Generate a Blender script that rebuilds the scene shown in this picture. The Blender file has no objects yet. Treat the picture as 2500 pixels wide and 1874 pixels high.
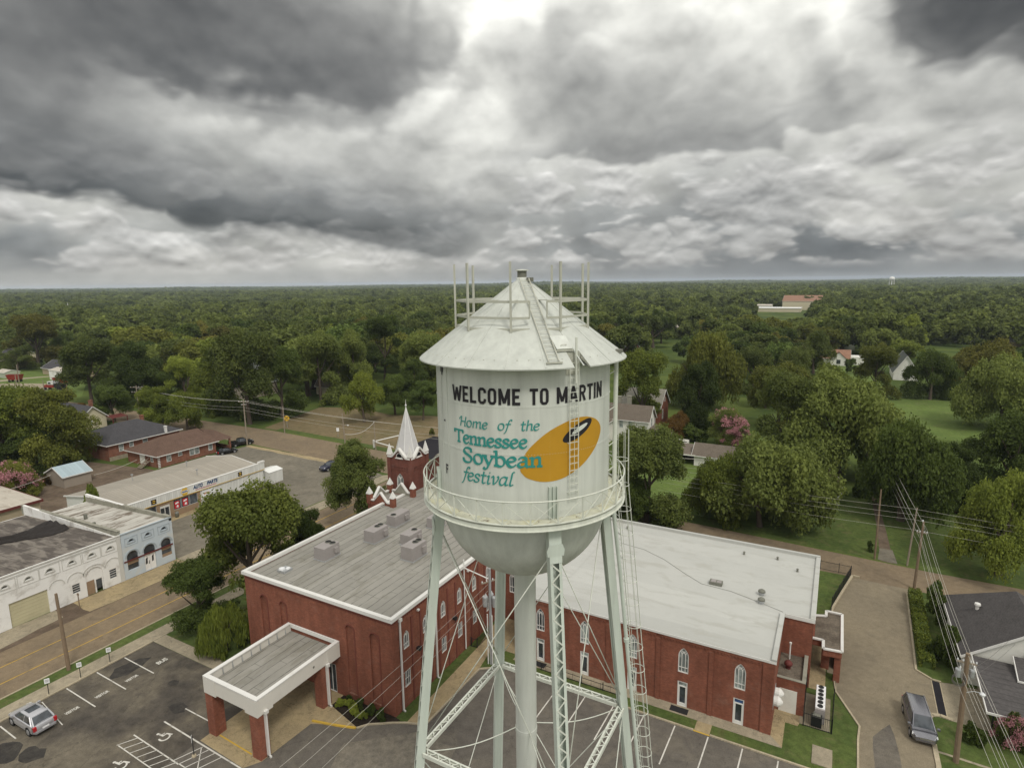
import bpy, bmesh, math, random
import numpy as np
from mathutils import Vector, Matrix

# ------------------------------------------------------------------ camera, sky, sun, exposure
SC = bpy.context.scene
COL = SC.collection
F_PX, CX, CY = 1456.0, 1250.0, 937.0                  # calibrated lens of the 2500 x 1874 photograph
CAM = np.array([32.98, -37.22, 39.0])                  # scene x runs along the church front, y along the left street
_hd, _pt, _rl = math.radians(28.8), math.radians(9.7), math.radians(0.73)
_fh = np.array([-math.sin(_hd), math.cos(_hd), 0.0]); _rh = np.array([math.cos(_hd), math.sin(_hd), 0.0])
C_FWD = _fh * math.cos(_pt) + np.array([0, 0, -math.sin(_pt)])
_up = np.cross(_rh, C_FWD)
C_RT = _rh * math.cos(_rl) - _up * math.sin(_rl)
C_UP = _up * math.cos(_rl) + _rh * math.sin(_rl)

cam = bpy.data.cameras.new('camera'); cam_ob = bpy.data.objects.new('camera', cam); COL.objects.link(cam_ob)
cam.sensor_width = 36.0; cam.sensor_fit = 'HORIZONTAL'; cam.lens = 36.0 * F_PX / 2500.0
cam.clip_start = 0.5; cam.clip_end = 40000.0
cam_ob.matrix_world = Matrix(((C_RT[0], C_UP[0], -C_FWD[0], CAM[0]), (C_RT[1], C_UP[1], -C_FWD[1], CAM[1]),
                              (C_RT[2], C_UP[2], -C_FWD[2], CAM[2]), (0, 0, 0, 1)))
SC.camera = cam_ob
SC.view_settings.view_transform = 'Standard'; SC.view_settings.look = 'None'
SC.view_settings.exposure = EXPOSURE = 0.18; SC.view_settings.gamma = 1.0
SC.render.resolution_x, SC.render.resolution_y = 1024, 767
SC.cycles.max_bounces = 6; SC.cycles.diffuse_bounces = 3; SC.cycles.glossy_bounces = 2
SC.cycles.transmission_bounces = 2; SC.cycles.transparent_max_bounces = 4; SC.cycles.volume_bounces = 0
SC.cycles.use_denoising = True
SC.cycles.sample_clamp_indirect = 4.0

SUN_EL, SUN_AZ = math.radians(52.0), math.radians(-37.0)    # azimuth in the scene plane (x, y), towards the sun
sl = bpy.data.lights.new('sun', 'SUN'); sl.energy = 1.4; sl.angle = math.radians(12.0); sl.color = (1.0, 0.96, 0.88)
so = bpy.data.objects.new('sun', sl); COL.objects.link(so)
so.rotation_euler = Vector((math.cos(SUN_AZ) * math.cos(SUN_EL), math.sin(SUN_AZ) * math.cos(SUN_EL), math.sin(SUN_EL))).to_track_quat('Z', 'Y').to_euler()


def ray(px, py):
    return (px - CX) / F_PX * C_RT - (py - CY) / F_PX * C_UP + C_FWD


def G(px, py, z=0.0):
    """Point of the level z seen at a photograph pixel (survey of the place, done once)."""
    d = ray(px, py); t = (z - CAM[2]) / d[2]
    return CAM + t * d


def P(w):
    v = np.asarray(w, float) - CAM
    c = v @ C_FWD
    return CX + F_PX * (v @ C_RT) / c, CY - F_PX * (v @ C_UP) / c


def height_at(x, y, py):
    lo, hi = -5.0, 90.0
    for _ in range(40):
        m = (lo + hi) / 2
        if P((x, y, m))[1] > py: lo = m
        else: hi = m
    return lo


# ---- the sky: an overcast of two cloud decks, laid out by azimuth and elevation
class NT:
    def __init__(s, tree): s.t = tree; s.n = tree.nodes; s.l = tree.links
    def new(s, kind, **kw):
        n = s.n.new(kind)
        for k, v in kw.items():
            if k.startswith('i_'):
                n.inputs[int(k[2:])].default_value = v
            else: setattr(n, k, v)
        return n
    def link(s, a, b): s.l.new(a, b)
    def put(s, sock, v):
        if hasattr(v, 'is_linked') or isinstance(v, bpy.types.NodeSocket): s.l.new(v, sock)
        else: sock.default_value = v
    def math(s, op, a, b=None, c=None, clamp=False):
        n = s.n.new('ShaderNodeMath'); n.operation = op; n.use_clamp = clamp
        s.put(n.inputs[0], a)
        if b is not None: s.put(n.inputs[1], b)
        if c is not None: s.put(n.inputs[2], c)
        return n.outputs[0]
    def vmath(s, op, a, b=None, scale=None):
        n = s.n.new('ShaderNodeVectorMath'); n.operation = op
        s.put(n.inputs[0], a)
        if b is not None: s.put(n.inputs[1], b)
        if scale is not None: s.put(n.inputs['Scale'], scale)
        return n.outputs['Value'] if op in ('DOT_PRODUCT', 'LENGTH', 'DISTANCE') else n.outputs[0]
    def mix(s, fac, a, b, blend='MIX'):
        n = s.n.new('ShaderNodeMix'); n.data_type = 'RGBA'; n.blend_type = blend
        s.put(n.inputs[0], fac); s.put(n.inputs[6], a); s.put(n.inputs[7], b)
        return n.outputs[2]
    def noise(s, vec, scale, detail=3.0, rough=0.5, dist=0.0, color=False):
        n = s.n.new('ShaderNodeTexNoise'); n.noise_dimensions = '3D'
        if vec is not None: s.l.new(vec, n.inputs['Vector'])
        n.inputs['Scale'].default_value = scale; n.inputs['Detail'].default_value = detail
        n.inputs['Roughness'].default_value = rough; n.inputs['Distortion'].default_value = dist
        return n.outputs['Color'] if color else n.outputs['Fac']
    def ramp(s, fac, stops, interp='LINEAR'):
        n = s.n.new('ShaderNodeValToRGB'); n.color_ramp.interpolation = interp
        cr = n.color_ramp
        while len(cr.elements) > 1: cr.elements.remove(cr.elements[-1])
        cr.elements[0].position = stops[0][0]; cr.elements[0].color = (*stops[0][1], 1)
        for p, c in stops[1:]:
            e = cr.elements.new(p); e.color = (*c, 1)
        s.put(n.inputs[0], fac)
        return n.outputs[0]
    def smooth(s, v, a, b):
        n = s.n.new('ShaderNodeMapRange'); n.interpolation_type = 'SMOOTHSTEP'
        s.put(n.inputs[0], v); n.inputs[1].default_value = a; n.inputs[2].default_value = b
        return n.outputs[0]
    def maprange(s, v, a, b, c, d):
        n = s.n.new('ShaderNodeMapRange')
        s.put(n.inputs[0], v); n.inputs[1].default_value = a; n.inputs[2].default_value = b
        n.inputs[3].default_value = c; n.inputs[4].default_value = d
        return n.outputs[0]
    def comb(s, x, y, z):
        n = s.n.new('ShaderNodeCombineXYZ'); s.put(n.inputs[0], x); s.put(n.inputs[1], y); s.put(n.inputs[2], z)
        return n.outputs[0]


def lin(v):
    v = v / 255.0
    return v / 12.92 if v <= 0.04045 else ((v + 0.055) / 1.055) ** 2.4


def az_el(px, py):
    d = ray(px, py); d = d / np.linalg.norm(d)
    return math.degrees(math.atan2(d @ _rh, d @ _fh)), math.degrees(math.asin(d[2]))


def az_on_row(px, el):
    lo, hi = -60.0, 60.0
    for _ in range(40):
        m = (lo + hi) / 2; a, e = math.radians(m), math.radians(el)
        d = (math.sin(a) * _rh + math.cos(a) * _fh) * math.cos(e) + np.array([0, 0, math.sin(e)])
        if CX + F_PX * (d @ C_RT) / (d @ C_FWD) < px: lo = m
        else: hi = m
    return lo


SKY_X = [0, 150, 300, 450, 600, 750, 900, 1000, 1100, 1200, 1300, 1400, 1550, 1700, 1850, 2000, 2100, 2180, 2250, 2350, 2500]
SKY_UP = [
 (-40, [135,128,122,122,130,145,170,195,225,240,235,222,225,230,230,228,232,220,160,122,112]),
 (50,  [130,118,112,112,120,132,145,160,205,238,230,200,220,226,225,222,230,205,128,102,96]),
 (110, [124,114,110,108,115,125,132,138,165,228,205,178,208,220,218,212,228,190,115,94,88]),
 (175, [120,112,107,104,110,120,124,130,158,216,196,170,188,202,205,198,224,188,112,90,82]),
 (235, [122,120,116,112,114,118,122,145,190,212,188,168,170,185,190,182,214,198,128,100,90]),
 (285, [120,128,146,160,152,158,160,178,204,210,184,164,162,168,168,158,182,190,165,140,125]),
 (350, [116,126,150,170,182,185,180,190,205,210,184,150,145,142,144,158,176,190,188,182,180]),
 (420, [108,114,132,152,170,178,170,178,190,188,168,142,140,140,150,170,180,188,186,180,178]),
 (480, [82,94,110,128,146,152,146,150,162,176,176,170,150,150,160,170,178,180,180,178,175]),
 (530, [70,74,80,92,108,122,122,124,136,152,156,152,150,150,150,150,160,170,170,170,170]),
 (580, [62,64,68,72,76,84,96,104,122,152,152,150,150,150,150,150,150,160,160,160,160]),
 (640, [66,66,70,74,78,80,88,104,136,162,156,150,150,150,150,150,150,150,150,150,150]),
]
SKY_LO_X = [0, 90, 200, 350, 500, 620, 750, 850, 950, 1050, 1150, 1300, 1450, 1600, 1700, 1800, 1900, 1960, 2050, 2150, 2250, 2370, 2500]
SKY_LO = [
 (280, [170,170,170,170,170,170,170,170,170,170,175,180,180,184,186,188,190,192,196,198,194,184,178]),
 (400, [175,175,175,175,170,170,170,170,170,170,175,184,190,194,188,184,184,186,188,184,182,180,178]),
 (470, [176,182,184,176,165,165,165,165,165,165,170,176,174,172,170,168,168,172,182,186,180,176,172]),
 (530, [170,180,184,168,158,156,158,158,154,150,152,156,152,150,144,140,136,152,190,190,180,177,174]),
 (565, [160,166,176,164,160,162,162,160,152,148,152,154,148,146,142,138,128,140,184,190,176,168,166]),
 (595, [128,140,160,150,160,172,174,168,154,144,156,150,142,142,140,136,124,124,140,158,160,150,148]),
 (625, [140,136,148,160,176,172,168,178,172,156,164,154,142,142,138,134,124,118,112,118,128,124,126]),
 (645, [152,146,150,176,178,170,172,190,178,168,166,156,146,142,138,134,128,126,122,130,140,138,136]),
 (668, [164,166,168,172,174,168,166,172,168,162,162,154,148,142,140,136,132,132,130,136,146,144,144]),
 (690, [176,178,178,178,176,172,170,170,166,162,162,156,152,148,146,144,142,142,142,144,148,150,152]),
]
SKY_EDGE = [(0,487),(120,496),(260,500),(400,512),(425,538),(520,560),(650,572),(800,590),(930,616),(1050,640),(1150,652),(1220,600),(1300,470),(1360,400),(1450,392),(1600,394),(1750,395),(1900,378),(1960,345),(2050,320),(2200,300),(2350,270),(2500,255)]


def build_world():
    w = bpy.data.worlds.new('World'); SC.world = w; w.use_nodes = True
    w.node_tree.nodes.clear(); n = NT(w.node_tree)
    sky = n.new('ShaderNodeTexSky', sky_type='NISHITA', sun_disc=False)
    sky.sun_elevation = SUN_EL; sky.sun_rotation = math.pi / 2 - SUN_AZ; sky.altitude = 100; sky.dust_density = 3.0
    d = n.new('ShaderNodeTexCoord').outputs['Generated']
    sx = n.vmath('DOT_PRODUCT', d, tuple(_rh)); sy = n.vmath('DOT_PRODUCT', d, tuple(_fh)); sz = n.vmath('DOT_PRODUCT', d, (0, 0, 1))
    az0 = n.math('MULTIPLY', n.math('ARCTAN2', sx, sy), 180 / math.pi)
    el0 = n.math('MULTIPLY', n.math('ARCSINE', sz), 180 / math.pi)
    # rounded cloud masses: the layout is displaced by billows that shrink towards the horizon
    def billow(ka, ke, seed, det, dy=0.0, rough=0.5):
        v = n.new('ShaderNodeTexVoronoi'); v.feature = 'SMOOTH_F1'; v.voronoi_dimensions = '2D'; v.normalize = True
        p = n.comb(n.math('MULTIPLY', az0, ka), n.math('MULTIPLY', n.math('ADD', el0, dy), ke), seed)
        p = n.vmath('ADD', p, n.vmath('SCALE', n.vmath('SUBTRACT', n.noise(p, 1.3, 3, 0.5, color=True), (0.5, 0.5, 0.5)), scale=0.55))
        n.link(p, v.inputs['Vector']); v.inputs['Scale'].default_value = 1.0; v.inputs['Detail'].default_value = det
        v.inputs['Roughness'].default_value = rough; v.inputs['Smoothness'].default_value = 0.65
        return n.math('SUBTRACT', 1.0, v.outputs['Distance'])
    big = n.noise(n.comb(n.math('MULTIPLY', az0, 0.075), n.math('MULTIPLY', el0, 0.12), 1.7), 1.0, 2, 0.5, 0.0, color=True)
    B1, B1u = billow(0.10, 0.125, 3.3, 2.5), billow(0.10, 0.125, 3.3, 2.5, 0.9)
    B2 = billow(0.17, 0.36, 7.7, 2.0)
    amp = n.maprange(el0, 0.0, 14.0, 0.05, 1.0); hiw = n.smooth(el0, 3.0, 12.0)
    sep = n.new('ShaderNodeSeparateColor'); n.link(big, sep.inputs[0])
    def warp(base, chan, k1, k2, k3):
        o = n.math('ADD', n.math('MULTIPLY', n.math('SUBTRACT', sep.outputs[chan], 0.5), k1), n.math('MULTIPLY', n.math('SUBTRACT', B1, 0.68), k2))
        o = n.math('ADD', n.math('MULTIPLY', o, amp), n.math('MULTIPLY', n.math('MULTIPLY', n.math('SUBTRACT', B2, 0.68), k3), n.maprange(el0, 0.0, 6.0, 0.15, 1.0)))
        return n.math('ADD', base, o)
    az = warp(az0, 0, 5.0, 11.0, 3.0); el = warp(el0, 1, 2.5, -11.0, -3.2)
    azf = n.maprange(az, -55, 55, 0, 1)

    def deckmap(rows, xs, blue):
        prev, pel = None, None
        items = []
        for y, vals in rows:
            e = az_el(CX, y)[1]; items.append((e, [(az_on_row(x, e), v) for x, v in zip(xs, vals)]))
        items.sort(key=lambda t: t[0])
        out = None
        for e, st in items:
            stops = []
            for a, v in st:
                g = lin(v); dk = max(0.0, min(1.0, (175 - v) / 90.0)) * blue * max(0.0, min(1.0, (13 - e) / 10.0))
                warm = max(0.0, min(1.0, (v - 130) / 90.0))
                g *= 1.0 + 0.03 * warm; c = (g * (1.0 - 0.13 * dk), g * (0.995 - 0.01 * dk), g * (0.94 - 0.02 * warm + 0.14 * dk))
                stops.append(((a + 55) / 110.0, c))
            r = n.ramp(azf, stops, 'EASE')
            out = r if out is None else n.mix(n.smooth(el, pel, e), out, r)
            pel = e
        return out
    up = deckmap(SKY_UP, SKY_X, 0.55)
    lo = deckmap(SKY_LO, SKY_LO_X, 1.0)
    es = [az_el(x, y) for x, y in SKY_EDGE]
    edge = n.ramp(azf, [((a + 55) / 110.0, (e / 40.0,) * 3) for a, e in es], 'LINEAR')
    edge = n.math('MULTIPLY', edge, 40.0)
    eln = warp(el0, 2, 1.2, -9.0, -3.0)
    above = n.smooth(n.math('SUBTRACT', eln, edge), -0.35, 0.75)
    c = n.mix(above, lo, up)
    # billows lit from above: broad and soft in the upper deck, smaller low down
    e1 = n.math('SUBTRACT', B1, B1u); e2 = n.math('SUBTRACT', B2, 0.70)
    soft = n.noise(n.comb(n.math('MULTIPLY', az0, 0.16), n.math('MULTIPLY', el0, 0.26), 9.0), 1.0, 5, 0.5)
    lowm = n.math('MULTIPLY', n.smooth(el0, 0.5, 2.5), n.math('SUBTRACT', 1.0, n.smooth(el0, 8.0, 14.0)))
    puff = n.math('ADD', n.math('MULTIPLY', e1, 1.9), n.math('MULTIPLY', n.math('SUBTRACT', soft, 0.5), 0.55))
    puff = n.math('ADD', puff, n.math('MULTIPLY', e2, n.math('ADD', 0.22, n.math('MULTIPLY', lowm, 0.5))))
    pm = n.math('ADD', 1.0, n.math('MULTIPLY', puff, n.maprange(el0, 0.0, 4.0, 0.3, 1.0)))
    # scattered cumulus under the far deck: crisp rounded tops, greyer flat bases
    C1, C1u = billow(0.16, 0.31, 5.1, 2.8, 0.0, 0.5), billow(0.16, 0.31, 5.1, 2.8, 0.42, 0.5)
    cov = n.noise(n.comb(n.math('MULTIPLY', az0, 0.07), n.math('MULTIPLY', el0, 0.28), 6.6), 1.0, 3, 0.5)
    cd = n.math('ADD', C1, n.math('MULTIPLY', n.math('SUBTRACT', cov, 0.5), 0.55))
    cm = n.math('MULTIPLY', n.smooth(cd, 0.645, 0.755), n.math('MULTIPLY', n.smooth(el0, 0.7, 1.8), n.math('SUBTRACT', 1.0, n.smooth(el0, 8.5, 13.0))))
    cm = n.math('MULTIPLY', cm, n.math('SUBTRACT', 1.0, n.math('MULTIPLY', above, 0.75)))
    ctone = n.math('ADD', 0.46, n.math('MULTIPLY', n.math('SUBTRACT', C1, C1u), 1.7))
    c = n.mix(n.math('MULTIPLY', cm, 0.62), c, n.vmath('SCALE', (1.0, 0.985, 0.945), scale=ctone))
    wisp = n.noise(n.comb(n.math('MULTIPLY', az0, 0.6), n.math('MULTIPLY', el0, 0.8), 4.0), 1.0, 5, 0.55)
    pm = n.math('MULTIPLY', pm, n.math('ADD', 1.0, n.math('MULTIPLY', n.math('SUBTRACT', wisp, 0.5), 0.22)))
    c = n.vmath('SCALE', c, scale=pm)
    lum = n.vmath('DOT_PRODUCT', c, (0.3, 0.6, 0.1)); c = n.vmath('SCALE', c, scale=n.math('POWER', n.math('MULTIPLY', n.math('MAXIMUM', lum, 0.02), 3.1), 0.15))
    # the overcast away from the view: brighter overhead, even all round
    hi = n.smooth(el0, 25, 42)
    zen = n.mix(n.smooth(el0, 30, 75), (0.80, 0.79, 0.755, 1), (0.98, 0.96, 0.91, 1))
    side = n.smooth(n.math('ABSOLUTE', az0), 46, 62)
    c = n.mix(side, c, (0.74, 0.735, 0.705, 1))
    c = n.mix(hi, c, zen)
    sk = n.vmath('SCALE', sky.outputs[0], scale=0.10)
    c = n.mix(0.06, c, sk)
    bg = n.new('ShaderNodeBackground'); n.link(c, bg.inputs[0]); bg.inputs[1].default_value = 1.0
    out = n.new('ShaderNodeOutputWorld'); n.link(bg.outputs[0], out.inputs[0])
    w.cycles.sampling_method = 'MANUAL'; w.cycles.sample_map_resolution = 512


build_world()

# ------------------------------------------------------------------ helpers: things, parts, meshes
def thing(name, label, cat, loc=(0, 0, 0), rot=0.0, group=None):
    o = bpy.data.objects.new(name, None); COL.objects.link(o)
    o.location = loc; o.rotation_euler = (0, 0, rot); o.empty_display_size = 0.2
    o['label'] = label; o['category'] = cat
    if group: o['group'] = group
    return o


def tag(o, label, cat, group=None):
    o['label'] = label; o['category'] = cat
    if group: o['group'] = group
    return o


def root_loc(p):
    while p.parent is not None: p = p.parent
    return p.location


class MB:
    """Collects faces in world space; build() links them as one mesh object."""
    def __init__(s): s.v = []; s.f = []
    def add(s, vs, fs):
        k = len(s.v); s.v += [tuple(float(c) for c in v) for v in vs]; s.f += [tuple(i + k for i in f) for f in fs]; return s
    def box(s, x0, x1, y0, y1, z0, z1):
        x0, x1 = sorted((x0, x1)); y0, y1 = sorted((y0, y1)); z0, z1 = sorted((z0, z1))
        return s.add([(x0,y0,z0),(x1,y0,z0),(x1,y1,z0),(x0,y1,z0),(x0,y0,z1),(x1,y0,z1),(x1,y1,z1),(x0,y1,z1)],
                     [(0,3,2,1),(4,5,6,7),(0,1,5,4),(1,2,6,5),(2,3,7,6),(3,0,4,7)])
    def quad(s, a, b, c, d): return s.add([a, b, c, d], [(0, 1, 2, 3)])
    def sheet(s, poly, z): return s.add([(p[0], p[1], z) for p in poly], [tuple(range(len(poly)))])
    def prism(s, poly, z0, z1):
        n = len(poly); a = sum(poly[i][0] * poly[(i+1) % n][1] - poly[(i+1) % n][0] * poly[i][1] for i in range(n))
        if a < 0: poly = poly[::-1]
        vs = [(p[0], p[1], z0) for p in poly] + [(p[0], p[1], z1) for p in poly]
        fs = [tuple(range(n))[::-1], tuple(range(n, 2 * n))] + [(i, (i+1) % n, n + (i+1) % n, n + i) for i in range(n)]
        return s.add(vs, fs)
    def slab(s, poly3, off):
        """polygon in space given thickness along the vector off"""
        n = len(poly3); o = np.array(off, float); p = [np.array(q, float) for q in poly3]
        return s.add(p + [q + o for q in p], [tuple(range(n))[::-1], tuple(range(n, 2 * n))] + [(i, (i+1) % n, n + (i+1) % n, n + i) for i in range(n)])
    def beam(s, p0, p1, w, h, up=(0, 0, 1)):
        p0, p1 = np.array(p0, float), np.array(p1, float); d = p1 - p0; d /= np.linalg.norm(d)
        u = np.array(up, float); a = np.cross(d, u)
        if np.linalg.norm(a) < 1e-6: a = np.cross(d, (1.0, 0, 0))
        a /= np.linalg.norm(a); b = np.cross(a, d)
        a *= w / 2; b *= h / 2
        vs = [p0-a-b, p0+a-b, p0+a+b, p0-a+b, p1-a-b, p1+a-b, p1+a+b, p1-a+b]
        return s.add(vs, [(3,2,1,0),(4,5,6,7),(0,1,5,4),(1,2,6,5),(2,3,7,6),(3,0,4,7)])
    def tube(s, pts, r, n=6, closed=False, cap=True):
        pts = [np.array(p, float) for p in pts]; m = len(pts)
        rs = r if hasattr(r, '__len__') else [r] * m
        vs = []; ref = np.array((0.0, 0, 1))
        prev = None
        for i, p in enumerate(pts):
            if closed: d = pts[(i+1) % m] - pts[i-1]
            else: d = pts[min(i+1, m-1)] - pts[max(i-1, 0)]
            d = d / (np.linalg.norm(d) + 1e-9)
            if prev is None:
                a = np.cross(d, ref)
                if np.linalg.norm(a) < 0.15: a = np.cross(d, (0.0, 1, 0))
            else: a = prev - d * (prev @ d)
            a /= np.linalg.norm(a); prev = a; b = np.cross(d, a)
            for k in range(n):
                t = 2 * math.pi * k / n; vs.append(p + rs[i] * (math.cos(t) * a + math.sin(t) * b))
        fs = []
        for i in range(m if closed else m - 1):
            j = (i + 1) % m
            for k in range(n): fs.append((i*n+k, i*n+(k+1) % n, j*n+(k+1) % n, j*n+k))
        if cap and not closed: fs += [tuple(range(n))[::-1], tuple(range((m-1)*n, m*n))]
        return s.add(vs, fs)
    def lathe(s, c, prof, n=32, cap0=False, cap1=False):
        vs = []; fs = []
        for r, z in prof:
            for k in range(n):
                t = 2 * math.pi * k / n; vs.append((c[0] + r * math.cos(t), c[1] + r * math.sin(t), z))
        for i in range(len(prof) - 1):
            for k in range(n): fs.append((i*n+k, i*n+(k+1) % n, (i+1)*n+(k+1) % n, (i+1)*n+k))
        if cap0: fs.append(tuple(range(n))[::-1])
        if cap1: fs.append(tuple(range((len(prof)-1)*n, len(prof)*n)))
        return s.add(vs, fs)
    def disc(s, c, r, nrm, n=16, ry=None):
        c = np.array(c, float); nrm = np.array(nrm, float); nrm /= np.linalg.norm(nrm)
        a = np.cross(nrm, (0, 0, 1.0))
        if np.linalg.norm(a) < 1e-3: a = np.array((1.0, 0, 0))
        a /= np.linalg.norm(a); b = np.cross(nrm, a)
        return s.add([c + r * math.cos(2*math.pi*k/n) * a + (ry or r) * math.sin(2*math.pi*k/n) * b for k in range(n)], [tuple(range(n))])
    def xform(s, M):
        s.v = [tuple(M @ Vector(v)) for v in s.v]; return s
    def build(s, name, mat, parent=None, smooth=False, attr=None):
        o = np.array(root_loc(parent)) if parent is not None else np.zeros(3)
        me = bpy.data.meshes.new(name)
        vs = [tuple(np.array(v) - o) for v in s.v] if parent is not None else s.v
        me.from_pydata(vs, [], s.f); me.update()
        if mat is not None: me.materials.append(mat)
        if smooth: me.polygons.foreach_set('use_smooth', [True] * len(me.polygons))
        ob = bpy.data.objects.new(name, me); COL.objects.link(ob)
        if parent is not None: ob.parent = parent
        return ob


def structure(o):
    o['kind'] = 'structure'; return o


def smooth_angle(ob, deg=35):
    me = ob.data
    me.polygons.foreach_set('use_smooth', [True] * len(me.polygons))
    bm = bmesh.new(); bm.from_mesh(me)
    for e in bm.edges:
        if len(e.link_faces) == 2 and e.calc_face_angle(0) > math.radians(deg): e.smooth = False
    bm.to_mesh(me); bm.free(); return ob


def dup(root, loc, rot=None, label=None, group=None):
    """a copy of a thing with copies of its parts and sub-parts (mesh data shared)"""
    def cp(o, parent):
        c = o.copy(); COL.objects.link(c)
        if parent is not None: c.parent = parent
        for ch in KIDS.get(o, ()): cp(ch, c)
        return c
    KIDS = {}
    for o in COL.objects:
        if o.parent is not None: KIDS.setdefault(o.parent, []).append(o)
    r = cp(root, None); r.location = loc
    if rot is not None: r.rotation_euler = (0, 0, rot)
    if label: r['label'] = label
    if group: r['group'] = group
    return r


def wall_sheet(outer, holes, depth):
    """flat wall in (a, z) with real openings: returns verts (a, d, z) with d in [0, depth] and faces"""
    cu = bpy.data.curves.new('tmp', 'CURVE'); cu.dimensions = '2D'; cu.fill_mode = 'BOTH'; cu.extrude = depth / 2
    for ring in [outer] + holes:
        sp = cu.splines.new('POLY'); sp.points.add(len(ring) - 1); sp.use_cyclic_u = True
        for i, (a, z) in enumerate(ring): sp.points[i].co = (a, z, 0, 1)
    ob = bpy.data.objects.new('tmp', cu); COL.objects.link(ob)
    me = bpy.data.meshes.new_from_object(ob)
    vs = [(v.co.x, v.co.z + depth / 2, v.co.y) for v in me.vertices]; fs = [tuple(p.vertices) for p in me.polygons]
    bpy.data.objects.remove(ob); bpy.data.curves.remove(cu); bpy.data.meshes.remove(me)
    return vs, fs


def arch(a0, a1, z0, z1, rise, n=8, pointed=False):
    """outline of a round or pointed opening, a0..a1 wide, sill z0, crown z1"""
    c = (a0 + a1) / 2; h = (a1 - a0) / 2; pts = [(a0, z0), (a1, z0)]
    zs = z1 - rise
    if pointed:
        w = 2 * h; k = rise / (w * math.sin(math.pi / 3))
        rt = [(a0 + w * math.cos(t), zs + k * w * math.sin(t)) for t in [math.pi / 3 * i / n for i in range(n + 1)]]
        return pts + rt + [(2 * c - x, z) for x, z in rt[-2::-1]]
    return pts + [(c + h * math.cos(math.pi * i / n), zs + rise * math.sin(math.pi * i / n)) for i in range(n + 1)]


def shrink(poly, d):
    n = len(poly); out = []
    cx = sum(p[0] for p in poly) / n; cz = (min(p[1] for p in poly) + max(p[1] for p in poly)) / 2
    w = (max(p[0] for p in poly) - min(p[0] for p in poly)) / 2; h = (max(p[1] for p in poly) - min(p[1] for p in poly)) / 2
    return [(cx + (p[0] - cx) * (w - d) / w, cz + (p[1] - cz) * (h - d) / h) for p in poly]


class Facade:
    """maps (a along the wall, z) and a depth outwards to the scene; origin at a corner"""
    def __init__(s, o, a, out): s.o = np.array(o, float); s.a = np.array(a, float); s.n = np.array(out, float)
    def pt(s, a, z, d=0.0): return s.o + s.a * a + s.n * d + np.array((0, 0, z))
    def plate(s, mb, poly, d0, d1):
        p = [s.pt(a, z, d0) for a, z in poly]
        mb.slab(p, s.n * (d1 - d0)); return mb
    def ring(s, mb, outer, inner, d0, d1):
        n = len(outer)
        for i in range(n):
            j = (i + 1) % n
            q = [outer[i], outer[j], inner[j], inner[i]]
            mb.slab([s.pt(a, z, d0) for a, z in q], s.n * (d1 - d0))
        return mb
    def rect(s, mb, a0, a1, z0, z1, d0, d1): return s.plate(mb, [(a0, z0), (a1, z0), (a1, z1), (a0, z1)], d0, d1)
    def wall(s, mb, outer, holes, d0, d1):
        vs, fs = wall_sheet(outer, holes, d1 - d0)
        mb.add([s.pt(a, z, d0 + d) for a, d, z in vs], fs); return mb

# ------------------------------------------------------------------ materials (all procedural)
MATS = {}


def new_mat(name):
    m = bpy.data.materials.new(name); m.use_nodes = True; m.node_tree.nodes.clear()
    n = NT(m.node_tree); bs = n.new('ShaderNodeBsdfPrincipled'); o = n.new('ShaderNodeOutputMaterial')
    n.link(bs.outputs[0], o.inputs[0]); MATS[name] = m
    return m, n, bs


def pos(n): return n.new('ShaderNodeNewGeometry').outputs['Position']


def scaled(n, v, k):
    m = n.new('ShaderNodeMapping'); n.link(v, m.inputs[0]); m.inputs['Scale'].default_value = k; return m.outputs[0]


def c4(c): return (c[0], c[1], c[2], 1.0)


def plain(name, c, rough=0.6, var=0.12, scale=1.5, metal=0.0, spec=0.3, dirt=None, dirt_amt=0.35, dirt_scale=0.6, bump=0.0):
    """a paint or material of one colour with weathering"""
    m, n, bs = new_mat(name); p = pos(n)
    f = n.noise(p, scale, 5, 0.6)
    col = n.mix(f, c4([x * (1 - var) for x in c]), c4([min(1, x * (1 + var)) for x in c]))
    if dirt:
        d = n.noise(p, dirt_scale, 6, 0.65, 0.4)
        col = n.mix(n.math('MULTIPLY', n.smooth(d, 0.48, 0.72), dirt_amt), col, c4(dirt))
    n.link(col, bs.inputs['Base Color'])
    bs.inputs['Roughness'].default_value = rough; bs.inputs['Metallic'].default_value = metal
    bs.inputs['Specular IOR Level'].default_value = spec
    if bump:
        b = n.new('ShaderNodeBump'); b.inputs['Strength'].default_value = bump; b.inputs['Distance'].default_value = 0.05
        n.link(n.noise(p, scale * 6, 4, 0.6), b.inputs['Height']); n.link(b.outputs[0], bs.inputs['Normal'])
    return m


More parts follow.
